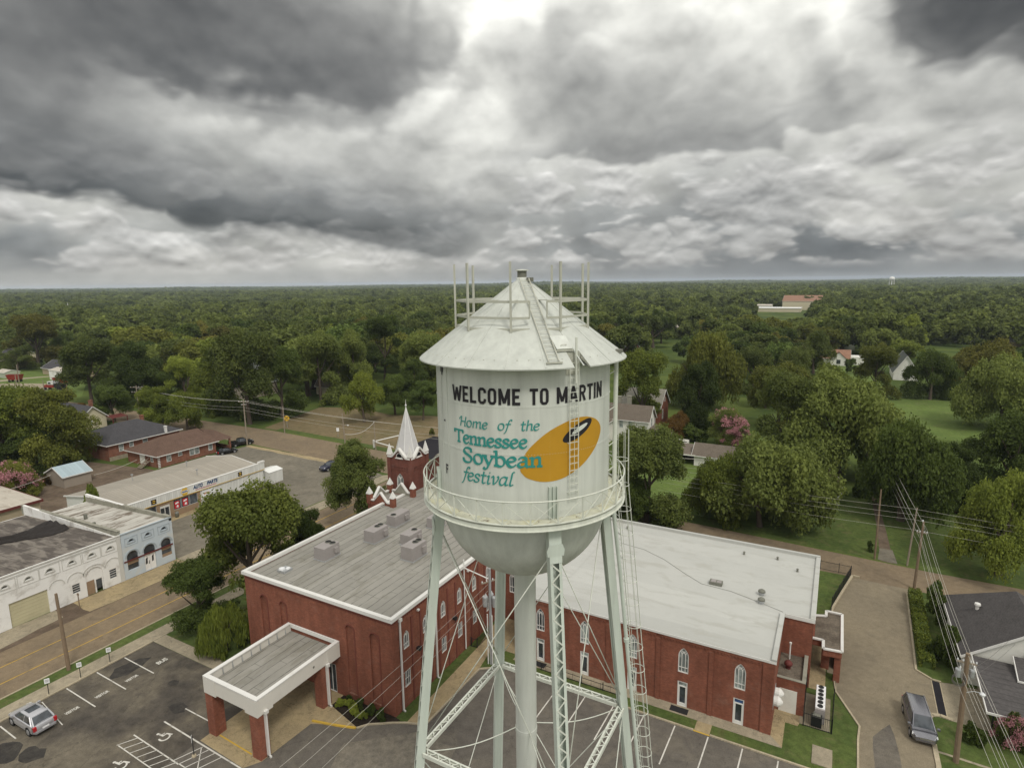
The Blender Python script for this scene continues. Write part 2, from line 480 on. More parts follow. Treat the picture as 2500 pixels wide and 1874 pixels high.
def ground_mat(name, c1, c2, c3=None, s1=0.12, s2=1.7, rough=0.95, crack=0.0, spec=0.1, tri=0.5, grain=0.25):
    m, n, bs = new_mat(name); p = pos(n)
    a = n.noise(p, s1, 6, 0.6, 0.3); b = n.noise(p, s2, 5, 0.65)
    col = n.mix(n.smooth(a, 0.36, 0.64), c4(c1), c4(c2))
    if c3: col = n.mix(n.math('MULTIPLY', n.smooth(n.noise(scaled(n, p, (1, 1, 1)), s1 * 2.7, 5, 0.6, 0.8), 0.52, 0.68), tri), col, c4(c3))
    col = n.mix(n.maprange(b, 0.3, 0.7, 0, 1), n.vmath('SCALE', col, scale=1 - grain), n.vmath('SCALE', col, scale=1 + grain))
    sp = n.noise(p, 14.0, 2, 0.7)
    col = n.vmath('SCALE', col, scale=n.maprange(sp, 0.3, 0.7, 0.82, 1.18))
    if crack:
        v = n.new('ShaderNodeTexVoronoi'); v.feature = 'DISTANCE_TO_EDGE'; v.inputs['Scale'].default_value = 0.22
        wv = n.vmath('ADD', p, n.vmath('SCALE', n.noise(p, 0.7, 4, 0.6, color=True), scale=2.2)); n.link(wv, v.inputs['Vector'])
        ck = n.math('MULTIPLY', n.math('SUBTRACT', 1.0, n.smooth(v.outputs[0], 0.002, 0.010)), crack)
        col = n.mix(ck, col, c4([x * 0.35 for x in c1]))
    n.link(col, bs.inputs['Base Color']); bs.inputs['Roughness'].default_value = rough
    bs.inputs['Specular IOR Level'].default_value = spec
    return m


def brick_mat(name, c1, c2, mortar, bw=0.22, bh=0.075, fade=0.0):
    m, n, bs = new_mat(name); g = n.new('ShaderNodeNewGeometry'); p = g.outputs['Position']
    s = n.new('ShaderNodeSeparateXYZ'); n.link(p, s.inputs[0])
    v = n.comb(n.math('ADD', s.outputs[0], s.outputs[1]), s.outputs[2], 0.0)
    b = n.new('ShaderNodeTexBrick'); n.link(v, b.inputs['Vector'])
    b.inputs['Color1'].default_value = c4(c1); b.inputs['Color2'].default_value = c4(c2); b.inputs['Mortar'].default_value = c4(mortar)
    b.inputs['Scale'].default_value = 1.0; b.inputs['Mortar Size'].default_value = 0.008
    b.inputs['Brick Width'].default_value = bw; b.inputs['Row Height'].default_value = bh
    d = n.noise(p, 0.35, 6, 0.65); d2 = n.noise(scaled(n, p, (1.3, 1.3, 0.22)), 1.0, 5, 0.6)
    col = n.vmath('SCALE', b.outputs[0], scale=n.maprange(d, 0.3, 0.7, 0.8, 1.16))
    col = n.vmath('SCALE', col, scale=n.maprange(d2, 0.3, 0.75, 0.80, 1.12))
    col = n.mix(n.math('MULTIPLY', n.smooth(n.noise(scaled(n, p, (0.5, 0.5, 0.9)), 1.0, 6, 0.7), 0.52, 0.72), 0.30), col, c4([mortar[0] * 1.05, mortar[1] * 1.35, mortar[2] * 1.5]))
    col = n.vmath('SCALE', col, scale=n.maprange(n.noise(p, 3.2, 3, 0.7), 0.3, 0.7, 0.86, 1.14))
    n.link(col, bs.inputs['Base Color']); bs.inputs['Roughness'].default_value = 0.9; bs.inputs['Specular IOR Level'].default_value = 0.15
    return m


def seam_mat(name, c, line, axis=0, pitch=1.0, width=0.05, var=0.15, stain=None, cross=0.0, rough=0.9, dark_line=0.8, jit=0.25, st_amt=0.7, st_lo=0.5):
    """rolled roofing or ribbed metal: lap lines every `pitch` metres across the given axis"""
    m, n, bs = new_mat(name); p = pos(n); s = n.new('ShaderNodeSeparateXYZ'); n.link(p, s.inputs[0])
    wob = n.math('MULTIPLY', n.math('SUBTRACT', n.noise(p, 0.45, 4, 0.6), 0.5), jit)
    a = n.math('ADD', s.outputs[axis], wob)
    fr = n.math('FRACT', n.math('DIVIDE', a, pitch)); idx = n.math('FLOOR', n.math('DIVIDE', a, pitch))
    ln = n.math('LESS_THAN', fr, width / pitch)
    wn = n.new('ShaderNodeTexWhiteNoise'); wn.noise_dimensions = '1D'; n.link(idx, wn.inputs['W'])
    col = n.mix(n.noise(p, 0.5, 6, 0.65), c4([x * (1 - var) for x in c]), c4([x * (1 + var) for x in c]))
    col = n.vmath('SCALE', col, scale=n.maprange(wn.outputs[0], 0, 1, 0.92, 1.08))
    if stain:
        st = n.smooth(n.noise(scaled(n, p, (1.0, 0.35, 1.0) if axis == 0 else (0.35, 1.0, 1.0)), 0.8, 7, 0.65, 0.6), st_lo, st_lo + 0.16)
        col = n.mix(n.math('MULTIPLY', st, st_amt), col, c4(stain))
    br = n.math('MULTIPLY', ln, n.maprange(n.noise(p, 0.8, 4, 0.7), 0.3, 0.62, 0.15, dark_line))
    col = n.mix(br, col, c4(line))
    if cross:
        o = n.math('MULTIPLY', wn.outputs[0], cross); fr2 = n.math('FRACT', n.math('DIVIDE', n.math('ADD', s.outputs[1 - axis], o), cross))
        col = n.mix(n.math('MULTIPLY', n.math('LESS_THAN', fr2, 0.05 / cross), 0.6), col, c4(line))
    n.link(col, bs.inputs['Base Color']); bs.inputs['Roughness'].default_value = rough; bs.inputs['Specular IOR Level'].default_value = 0.2
    return m


def shingle_mat(name, c, var=0.28):
    m, n, bs = new_mat(name); p = pos(n); s = n.new('ShaderNodeSeparateXYZ'); n.link(p, s.inputs[0])
    f = n.noise(p, 0.7, 6, 0.65); h = n.noise(scaled(n, p, (3.2, 3.2, 9)), 1.0, 3, 0.7)
    col = n.mix(f, c4([x * (1 - var) for x in c]), c4([x * (1 + var) for x in c]))
    col = n.vmath('SCALE', col, scale=n.maprange(h, 0.3, 0.7, 0.8, 1.22))
    row = n.math('FRACT', n.math('DIVIDE', s.outputs[2], 0.075))
    col = n.vmath('SCALE', col, scale=n.maprange(n.math('LESS_THAN', row, 0.2), 0, 1, 1.0, 0.8))
    n.link(col, bs.inputs['Base Color']); bs.inputs['Roughness'].default_value = 0.93; bs.inputs['Specular IOR Level'].default_value = 0.12
    return m


def glass_mat(name, c=(0.03, 0.035, 0.04), rough=0.08, spec=0.7):
    m, n, bs = new_mat(name); p = pos(n)
    col = n.mix(n.smooth(n.noise(p, 0.9, 3, 0.5), 0.4, 0.62), c4(c), c4([x * 2.2 for x in c]))
    n.link(col, bs.inputs['Base Color']); bs.inputs['Roughness'].default_value = rough; bs.inputs['Specular IOR Level'].default_value = spec
    return m


def carpaint(name, c, metal=0.3, rough=0.28):
    m, n, bs = new_mat(name)
    d = n.noise(pos(n), 2.0, 4, 0.6)
    n.link(n.mix(d, c4([x * 0.9 for x in c]), c4([min(1, x * 1.1) for x in c])), bs.inputs['Base Color'])
    bs.inputs['Metallic'].default_value = metal; bs.inputs['Roughness'].default_value = rough
    bs.inputs['Coat Weight'].default_value = 0.6; bs.inputs['Coat Roughness'].default_value = 0.1
    return m


def foliage_mat(name, dark, light, hue_var=0.25, trans=0.22):
    """leaves: colour differs from tree to tree (object colour and random) and from spray to spray"""
    m, n, bs = new_mat(name)
    oi = n.new('ShaderNodeObjectInfo'); at = n.new('ShaderNodeAttribute'); at.attribute_name = 'spray'
    tint = oi.outputs['Color']
    k = n.math('ADD', n.math('MULTIPLY', at.outputs['Fac'], 0.75), n.math('MULTIPLY', oi.outputs['Random'], 0.25))
    col = n.mix(k, c4(dark), c4(light))
    col = n.mix(1.0, col, tint, 'MULTIPLY')
    col = n.vmath('SCALE', col, scale=n.maprange(oi.outputs['Random'], 0, 1, 1 - hue_var, 1 + hue_var))
    n.link(col, bs.inputs['Base Color']); bs.inputs['Roughness'].default_value = 0.65; bs.inputs['Specular IOR Level'].default_value = 0.18
    tr = n.new('ShaderNodeBsdfTranslucent'); n.link(n.vmath('SCALE', col, scale=1.1), tr.inputs[0])
    mx = n.new('ShaderNodeMixShader'); mx.inputs[0].default_value = trans
    n.link(bs.outputs[0], mx.inputs[1]); n.link(tr.outputs[0], mx.inputs[2])
    out = [x for x in n.n if x.type == 'OUTPUT_MATERIAL'][0]; n.link(mx.outputs[0], out.inputs[0])
    return m


def tower_paint(name, c, rust=0.0, scale=0.9):
    m, n, bs = new_mat(name); p = pos(n)
    f = n.noise(p, scale, 6, 0.62); st = n.noise(scaled(n, p, (2.6, 2.6, 0.16)), 1.0, 5, 0.62)
    col = n.mix(f, c4([x * 0.93 for x in c]), c4([min(1, x * 1.05) for x in c]))
    col = n.vmath('SCALE', col, scale=n.maprange(st, 0.3, 0.7, 0.86, 1.06))
    sp = n.noise(p, 9.0, 3, 0.6)
    col = n.mix(n.math('MULTIPLY', n.smooth(sp, 0.66, 0.74), 0.35), col, (0.34, 0.33, 0.27, 1))
    if rust:
        r = n.noise(p, 2.3, 7, 0.68, 0.5); y = n.noise(p, 1.1, 5, 0.6)
        col = n.mix(n.math('MULTIPLY', n.smooth(y, 0.45, 0.65), 0.7 * rust), col, (0.55, 0.53, 0.33, 1))
        col = n.mix(n.math('MULTIPLY', n.smooth(r, 0.58, 0.66), rust), col, (0.13, 0.075, 0.04, 1))
    n.link(col, bs.inputs['Base Color']); bs.inputs['Roughness'].default_value = 0.5; bs.inputs['Specular IOR Level'].default_value = 0.35
    return m


M = {}
M['tower'] = tower_paint('tower paint', (0.615, 0.635, 0.58))
M['tower_roof'] = tower_paint('tower roof paint', (0.52, 0.54, 0.49))
M['tower_leg'] = tower_paint('tower leg paint', (0.575, 0.63, 0.56))
M['tower_steel'] = tower_paint('tower steelwork paint', (0.66, 0.68, 0.60))
M['roof_rail'] = plain('weathered rail paint', (0.46, 0.46, 0.39), 0.6, 0.15, 3)
M['balcony'] = tower_paint('rusty balcony floor', (0.60, 0.60, 0.48), rust=0.9)
M['vent'] = plain('grey vent mesh', (0.17, 0.17, 0.14), 0.8, 0.3, 8)
M['ink'] = plain('black sign paint', (0.022, 0.020, 0.024), 0.6, 0.2, 3)
M['teal'] = plain('teal sign paint', (0.035, 0.27, 0.24), 0.55, 0.15, 3)
M['gold'] = plain('golden bean paint', (0.50, 0.265, 0.022), 0.55, 0.10, 2)
M['gold_white'] = plain('white hilum paint', (0.66, 0.69, 0.64), 0.55, 0.06, 2)
M['brick'] = brick_mat('red church brick', (0.258, 0.088, 0.052), (0.190, 0.065, 0.041), (0.23, 0.115, 0.08))
M['brick_dark'] = brick_mat('dark steeple brick', (0.190, 0.064, 0.044), (0.140, 0.050, 0.038), (0.16, 0.085, 0.068))
M['brick_house'] = brick_mat('orange house brick', (0.27, 0.105, 0.062), (0.20, 0.075, 0.047), (0.25, 0.16, 0.12))
M['brick_shade'] = plain('painted shadow brick', (0.165, 0.052, 0.037), 0.9, 0.2, 2)  # darker than the wall: shadow lines of the recesses put into the colour
M['trim'] = plain('white trim', (0.68, 0.67, 0.635), 0.5, 0.06, 1.2, dirt=(0.42, 0.40, 0.34), dirt_amt=0.3)
M['fascia'] = plain('cream fascia', (0.62, 0.595, 0.535), 0.7, 0.06, 0.8, dirt=(0.45, 0.42, 0.35), dirt_amt=0.25)
M['roll'] = seam_mat('grey rolled roofing', (0.275, 0.264, 0.232), (0.085, 0.08, 0.07), 0, 0.92, 0.085, var=0.2, stain=(0.195, 0.185, 0.15), cross=6.0, dark_line=0.95)
M['membrane'] = seam_mat('white roof membrane', (0.44, 0.442, 0.41), (0.36, 0.36, 0.33), 1, 3.1, 0.05, var=0.07, stain=(0.375, 0.37, 0.33), dark_line=0.25, rough=0.55)
M['tar'] = ground_mat('dark gravel roof', (0.10, 0.083, 0.065), (0.16, 0.135, 0.105), s1=0.6, s2=4)
M['ac'] = plain('beige rooftop unit', (0.30, 0.275, 0.262), 0.6, 0.10, 2, dirt=(0.22, 0.2, 0.18))
M['spire'] = plain('grey white spire sheeting', (0.50, 0.49, 0.485), 0.6, 0.08, 1.0, dirt=(0.36, 0.35, 0.33), dirt_amt=0.4)
M['fan'] = plain('black fan', (0.02, 0.02, 0.02), 0.6, 0.2, 4)
M['glass'] = glass_mat('dark glass')
M['glass_pale'] = glass_mat('curtained glass', (0.17, 0.19, 0.18), 0.25, 0.4)
M['glass_blue'] = glass_mat('blue tinted glass', (0.02, 0.05, 0.12))
M['metal_white'] = plain('white ribbed metal', (0.72, 0.72, 0.69), 0.4, 0.05, 2)
M['steel'] = plain('galvanised steel', (0.40, 0.41, 0.41), 0.45, 0.12, 3, metal=0.4)
M['black_iron'] = plain('black iron', (0.02, 0.02, 0.02), 0.55, 0.2, 4)
M['concrete'] = ground_mat('pale concrete', (0.33, 0.285, 0.205), (0.27, 0.235, 0.17), (0.21, 0.18, 0.13), 0.35, 2.0, crack=0.4, grain=0.14)
M['concrete_tan'] = ground_mat('tan concrete', (0.36, 0.285, 0.165), (0.30, 0.24, 0.145), (0.22, 0.18, 0.11), 0.4, 2.0, crack=0.5, grain=0.14)
M['kerb'] = ground_mat('kerb concrete', (0.42, 0.36, 0.255), (0.36, 0.31, 0.22), None, 0.5, 2.2, grain=0.15)
M['asphalt_dark'] = ground_mat('patched dark asphalt', (0.070, 0.062, 0.053), (0.150, 0.130, 0.098), (0.060, 0.054, 0.047), 0.13, 1.2, crack=0.35, grain=0.22)
M['asphalt_lot'] = ground_mat('grey lot asphalt', (0.112, 0.101, 0.087), (0.142, 0.127, 0.106), (0.165, 0.146, 0.115), 0.11, 1.4, crack=0.3, grain=0.16)
M['asphalt_road'] = ground_mat('worn brown asphalt', (0.215, 0.165, 0.108), (0.180, 0.140, 0.095), (0.14, 0.112, 0.08), 0.14, 1.5, crack=0.3, grain=0.14)
M['asphalt_lane'] = ground_mat('tan lane asphalt', (0.228, 0.192, 0.134), (0.20, 0.169, 0.120), (0.17, 0.145, 0.105), 0.13, 1.5, crack=0.22, grain=0.12)
M['asphalt_grey'] = ground_mat('grey gravelled lot', (0.200, 0.178, 0.138), (0.155, 0.140, 0.110), (0.12, 0.108, 0.085), 0.10, 0.9, crack=0.4, grain=0.18)
M['asphalt_new'] = ground_mat('fresh black asphalt', (0.022, 0.021, 0.025), (0.030, 0.028, 0.032), None, 0.1, 1.5, grain=0.12)
M['patch'] = ground_mat('asphalt patch', (0.040, 0.037, 0.034), (0.058, 0.053, 0.046), None, 0.7, 2.5)
M['patch_pale'] = ground_mat('pale asphalt patch', (0.185, 0.165, 0.13), (0.15, 0.135, 0.11), None, 0.6, 2.0)
M['dirt'] = ground_mat('bare brown dirt', (0.115, 0.085, 0.062), (0.16, 0.122, 0.088), (0.09, 0.075, 0.045), 0.12, 0.9)
M['paint_yellow'] = plain('yellow road paint', (0.44, 0.28, 0.05), 0.8, 0.2, 2, dirt=(0.17, 0.135, 0.08), dirt_amt=0.75, dirt_scale=0.9)
M['paint_yellow_new'] = plain('fresh yellow kerb paint', (0.56, 0.36, 0.05), 0.7, 0.12, 2, dirt=(0.25, 0.19, 0.08), dirt_amt=0.4)
M['paint_white'] = plain('white road paint', (0.60, 0.58, 0.52), 0.8, 0.12, 2, dirt=(0.16, 0.145, 0.12), dirt_amt=0.6, dirt_scale=1.2)
M['wood_pole'] = plain('weathered pole wood', (0.20, 0.145, 0.095), 0.9, 0.25, 2.5)
M['wood_grey'] = plain('grey pole wood', (0.26, 0.215, 0.165), 0.9, 0.2, 2.5)
M['wire'] = plain('cable', (0.50, 0.48, 0.42), 0.6, 0.1, 1)
M['wire_dark'] = plain('dark cable', (0.12, 0.11, 0.10), 0.6, 0.1, 1)
M['rubber'] = plain('tyre rubber', (0.02, 0.02, 0.02), 0.85, 0.2, 5)
M['alloy'] = plain('wheel alloy', (0.45, 0.45, 0.46), 0.35, 0.1, 4, metal=0.6)
M['red_lens'] = plain('red tail lamp', (0.42, 0.015, 0.02), 0.25, 0.1, 4, spec=0.6)
M['clear_lens'] = plain('clear lamp', (0.65, 0.66, 0.66), 0.2, 0.05, 4, spec=0.6)
M['white_sign'] = plain('white sign plate', (0.78, 0.78, 0.78), 0.5, 0.04, 3)
M['blue_sign'] = plain('blue sign plate', (0.03, 0.10, 0.42), 0.5, 0.08, 3)
M['white_paint'] = plain('white house paint', (0.72, 0.71, 0.65), 0.7, 0.06, 0.8, dirt=(0.42, 0.41, 0.35), dirt_amt=0.3)
M['old_white'] = plain('peeling white wall', (0.78, 0.77, 0.74), 0.85, 0.07, 1.0, dirt=(0.36, 0.33, 0.28), dirt_amt=0.65, dirt_scale=0.55)
M['old_blue'] = plain('faded pale blue wall', (0.50, 0.56, 0.60), 0.85, 0.08, 1.0, dirt=(0.58, 0.56, 0.50), dirt_amt=0.8, dirt_scale=0.45)
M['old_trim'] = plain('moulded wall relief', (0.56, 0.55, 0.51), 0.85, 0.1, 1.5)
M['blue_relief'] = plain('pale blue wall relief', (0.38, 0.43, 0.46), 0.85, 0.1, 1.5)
M['cream_door'] = plain('cream roller door', (0.50, 0.46, 0.30), 0.7, 0.06, 1.0, dirt=(0.36, 0.31, 0.2))
M['ply'] = plain('brown boarding', (0.29, 0.20, 0.125), 0.85, 0.15, 2)
M['tar_roof'] = seam_mat('old tar roof', (0.105, 0.090, 0.078), (0.045, 0.04, 0.036), 1, 1.6, 0.1, var=0.45, stain=(0.22, 0.195, 0.165), dark_line=0.8, st_amt=0.85, st_lo=0.45)
M['torn'] = plain('torn black roofing felt', (0.026, 0.022, 0.020), 0.9, 0.35, 1.5)
M['peel_roof'] = seam_mat('peeling silver roof', (0.47, 0.45, 0.40), (0.20, 0.17, 0.13), 0, 0.9, 0.05, var=0.16, stain=(0.13, 0.10, 0.072), dark_line=0.5, st_amt=0.9, st_lo=0.47)
M['stone_cap'] = plain('mossy grey coping', (0.27, 0.26, 0.21), 0.95, 0.25, 1.4, dirt=(0.12, 0.115, 0.085), dirt_amt=0.6)
M['store_roof'] = seam_mat('ribbed tan roof', (0.335, 0.305, 0.255), (0.235, 0.21, 0.175), 1, 0.5, 0.09, var=0.06, stain=(0.30, 0.27, 0.22), jit=0.0, dark_line=0.9, rough=0.6)
M['ribbed_wall'] = seam_mat('ribbed white wall', (0.66, 0.66, 0.62), (0.44, 0.44, 0.41), 1, 0.32, 0.07, var=0.04, jit=0.0, dark_line=0.8, rough=0.5)
M['red_poster'] = plain('red poster', (0.50, 0.025, 0.03), 0.6, 0.2, 3)
M['navy'] = plain('navy sign letter', (0.012, 0.045, 0.14), 0.5, 0.1, 3)
M['sign_yellow'] = plain('yellow sign', (0.62, 0.38, 0.03), 0.5, 0.1, 3)
M['sign_red'] = plain('red sign stripe', (0.45, 0.02, 0.03), 0.5, 0.1, 3)
M['sign_orange'] = plain('orange sign letter', (0.66, 0.20, 0.05), 0.5, 0.1, 3)
M['sh_brown'] = shingle_mat('brown shingles', (0.125, 0.080, 0.060))
M['sh_charcoal'] = shingle_mat('charcoal shingles', (0.068, 0.066, 0.070))
M['sh_dark'] = shingle_mat('dark grey shingles', (0.086, 0.080, 0.078))
M['sh_taupe'] = shingle_mat('taupe shingles', (0.150, 0.125, 0.100))
M['sh_pale'] = shingle_mat('pale grey shingles', (0.26, 0.245, 0.205))
M['sh_green'] = shingle_mat('grey green shingles', (0.11, 0.12, 0.105))
M['sh_rust'] = shingle_mat('rust coloured shingles', (0.27, 0.155, 0.105))
M['tin'] = seam_mat('blue grey tin roof', (0.34, 0.42, 0.45), (0.22, 0.28, 0.30), 1, 0.6, 0.06, var=0.08, jit=0.0, rough=0.4, dark_line=0.6)
M['tin_white'] = seam_mat('pale tin roof', (0.48, 0.44, 0.37), (0.30, 0.26, 0.21), 1, 0.8, 0.06, var=0.14, stain=(0.34, 0.29, 0.23), jit=0.0, rough=0.5, dark_line=0.5)
M['tan_wall'] = plain('tan wall', (0.36, 0.29, 0.20), 0.8, 0.08, 1)
M['taupe_wall'] = plain('taupe siding', (0.30, 0.255, 0.205), 0.8, 0.08, 1)
M['yellow_wall'] = plain('cream siding', (0.56, 0.50, 0.36), 0.8, 0.06, 1)
M['green_wall'] = plain('pale green siding', (0.40, 0.43, 0.34), 0.8, 0.06, 1)
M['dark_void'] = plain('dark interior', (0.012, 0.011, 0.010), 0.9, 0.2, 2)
M['maroon'] = plain('maroon trim', (0.12, 0.03, 0.025), 0.7, 0.15, 2)
M['bark'] = plain('tree bark', (0.085, 0.066, 0.048), 0.95, 0.3, 3)
M['leaf'] = foliage_mat('leaves', (0.044, 0.068, 0.017), (0.215, 0.250, 0.058), 0.2, 0.36)
M['leaf_pink'] = foliage_mat('pink blossom', (0.40, 0.17, 0.19), (0.55, 0.30, 0.31), 0.1, 0.3)
M['silver'] = carpaint('silver car paint', (0.50, 0.50, 0.52), 0.55, 0.3)
M['grey_car'] = carpaint('dark grey car paint', (0.22, 0.22, 0.24), 0.75, 0.22)
M['navy_car'] = carpaint('navy car paint', (0.015, 0.018, 0.045))
M['black_car'] = carpaint('black car paint', (0.010, 0.010, 0.011))
M['white_car'] = carpaint('white car paint', (0.72, 0.72, 0.71), 0.0)
M['red_car'] = carpaint('red truck paint', (0.26, 0.02, 0.02), 0.1)

# ------------------------------------------------------------------ lettering
def font_mesh(body, size=1.0, bold=0.0, shear=0.0, xscale=1.0, spacing=1.0):
    """flat lettering in the built-in sans face: verts (x, y), faces, width"""
    cu = bpy.data.curves.new('t', 'FONT'); cu.body = body; cu.size = size; cu.offset = bold; cu.shear = shear
    cu.space_character = spacing; cu.resolution_u = 6; cu.fill_mode = 'FRONT'
    ob = bpy.data.objects.new('t', cu); COL.objects.link(ob)
    dg = bpy.context.evaluated_depsgraph_get(); me = bpy.data.meshes.new_from_object(ob.evaluated_get(dg))
    vs = [(v.co.x * xscale, v.co.y) for v in me.vertices]; fs = [tuple(p.vertices) for p in me.polygons]
    bpy.data.objects.remove(ob); bpy.data.curves.remove(cu); bpy.data.meshes.remove(me)
    return vs, fs


def fit_text(body, x0, x1, y0, y1, bold=0.0, shear=0.0, spacing=1.0):
    vs, fs = font_mesh(body, 1.0, bold, shear, 1.0, spacing)
    ax = [v[0] for v in vs]; ay = [v[1] for v in vs]
    kx = (x1 - x0) / (max(ax) - min(ax)); ky = (y1 - y0) / (max(ay) - min(ay))
    return [(x0 + (v[0] - min(ax)) * kx, y0 + (v[1] - min(ay)) * ky) for v in vs], fs


def slice_x(vs, fs, step):
    """cut flat faces into strips so that they can follow a curved wall"""
    bm = bmesh.new(); bv = [bm.verts.new((v[0], v[1], 0)) for v in vs]
    for f in fs:
        try: bm.faces.new([bv[i] for i in f])
        except ValueError: pass
    lo = min(v[0] for v in vs); hi = max(v[0] for v in vs); k = math.floor(lo / step) + 1
    while k * step < hi:
        bmesh.ops.bisect_plane(bm, geom=bm.verts[:] + bm.edges[:] + bm.faces[:], plane_co=(k * step, 0, 0), plane_no=(1, 0, 0)); k += 1
    bm.verts.index_update(); r = [(v.co.x, v.co.y) for v in bm.verts], [tuple(v.index for v in f.verts) for f in bm.faces]
    bm.free(); return r


GLYPH = {
 'H': (.60, [[(.12,.72),(.09,0)], [(.50,.72),(.46,0)], [(.09,.36),(.48,.36)], [(-.06,.50),(-.02,.62),(.06,.71),(.14,.70)], [(.46,.0),(.54,.02)]]),
 'T': (.62, [[(.0,.70),(.62,.70)], [(.31,.70),(.31,0)], [(.0,.56),(.0,.70)], [(.62,.70),(.62,.57)]]),
 'S': (.56, [[(.46,.55),(.43,.68),(.30,.735),(.15,.70),(.08,.58),(.13,.46),(.28,.38),(.43,.28),(.46,.15),(.38,.03),(.22,-.01),(.08,.04),(.04,.18)]]),
 'o': (.48, [[(.23,.48),(.09,.42),(.04,.25),(.09,.06),(.22,.0),(.36,.06),(.41,.24),(.36,.42),(.23,.48)]]),
 'n': (.50, [[(.10,.47),(.10,0)], [(.10,.32),(.20,.44),(.30,.475),(.38,.42),(.39,.25),(.39,0)]]),
 'm': (.76, [[(.10,.47),(.10,0)], [(.10,.32),(.19,.44),(.28,.475),(.35,.42),(.36,.25),(.36,0)], [(.36,.32),(.46,.44),(.55,.475),(.62,.42),(.63,.22),(.64,.04),(.72,.02)]]),
 'e': (.43, [[(.05,.25),(.20,.26),(.34,.31),(.35,.40),(.27,.475),(.16,.46),(.07,.36),(.045,.20),(.10,.06),(.20,.0),(.30,.03),(.38,.11)]]),
 't': (.34, [[(.15,.66),(.14,.30),(.15,.08),(.21,.0),(.32,.06)], [(.02,.455),(.31,.465)]]),
 'h': (.50, [[(.11,.76),(.10,0)], [(.10,.30),(.20,.44),(.30,.475),(.38,.42),(.39,.22),(.40,.04),(.48,.03)]]),
 's': (.38, [[(.31,.38),(.28,.455),(.18,.48),(.09,.44),(.07,.35),(.14,.27),(.25,.21),(.31,.12),(.26,.03),(.14,.0),(.05,.04),(.03,.12)]]),
 'y': (.46, [[(.04,.47),(.22,.03)], [(.42,.47),(.22,.02),(.15,-.15),(.06,-.20),(.0,-.15)]]),
 'b': (.50, [[(.10,.76),(.10,.02)], [(.10,.34),(.20,.46),(.33,.46),(.42,.34),(.42,.16),(.33,.02),(.20,.0),(.10,.07)]]),
 'a': (.48, [[(.36,.42),(.24,.48),(.11,.42),(.04,.26),(.06,.08),(.16,.0),(.28,.09),(.36,.30)], [(.385,.48),(.35,.14),(.38,.01),(.48,.05)]]),
 'A2': (.50, [[(.07,.38),(.13,.46),(.25,.48),(.35,.42),(.36,.28),(.36,.10),(.40,.01),(.48,.03)], [(.36,.29),(.22,.27),(.08,.20),(.05,.09),(.12,.005),(.24,.02),(.36,.13)]]),
 'f': (.32, [[(.40,.72),(.34,.78),(.26,.74),(.22,.58),(.18,.30),(.13,.0),(.07,-.17),(.0,-.24)], [(.05,.45),(.36,.465)]]),
 'i': (.26, [[(.04,.42),(.11,.475),(.12,.30),(.11,.08),(.16,.0),(.25,.06)], [(.12,.64),(.15,.67)]]),
 'v': (.44, [[(.02,.40),(.08,.475),(.13,.40),(.15,.20),(.18,.02),(.29,.13),(.37,.30),(.38,.42),(.33,.48)]]),
 'l': (.28, [[(.22,.78),(.13,.72),(.12,.40),(.10,.10),(.15,.0),(.26,.06)]]),
 ' ': (.34, []),
}


def spline(pts, sub=7):
    if len(pts) == 2: return [pts[0]] + [(pts[0][0] + (pts[1][0] - pts[0][0]) * t / 4, pts[0][1] + (pts[1][1] - pts[0][1]) * t / 4) for t in (1, 2, 3)] + [pts[1]]
    closed = pts[0] == pts[-1]; q = [np.array(p) for p in pts]; out = []
    for i in range(len(q) - 1):
        p1, p2 = q[i], q[i + 1]
        p0 = q[i - 1] if i > 0 else (q[-2] if closed else 2 * p1 - p2)
        p3 = q[i + 2] if i + 2 < len(q) else (q[1] if closed else 2 * p2 - p1)
        for k in range(sub):
            t = k / sub
            out.append(tuple(0.5 * (2*p1 + (p2-p0)*t + (2*p0-5*p1+4*p2-p3)*t*t + (3*p1-p0-3*p2+p3)*t**3)))
    return out + [tuple(q[-1])]


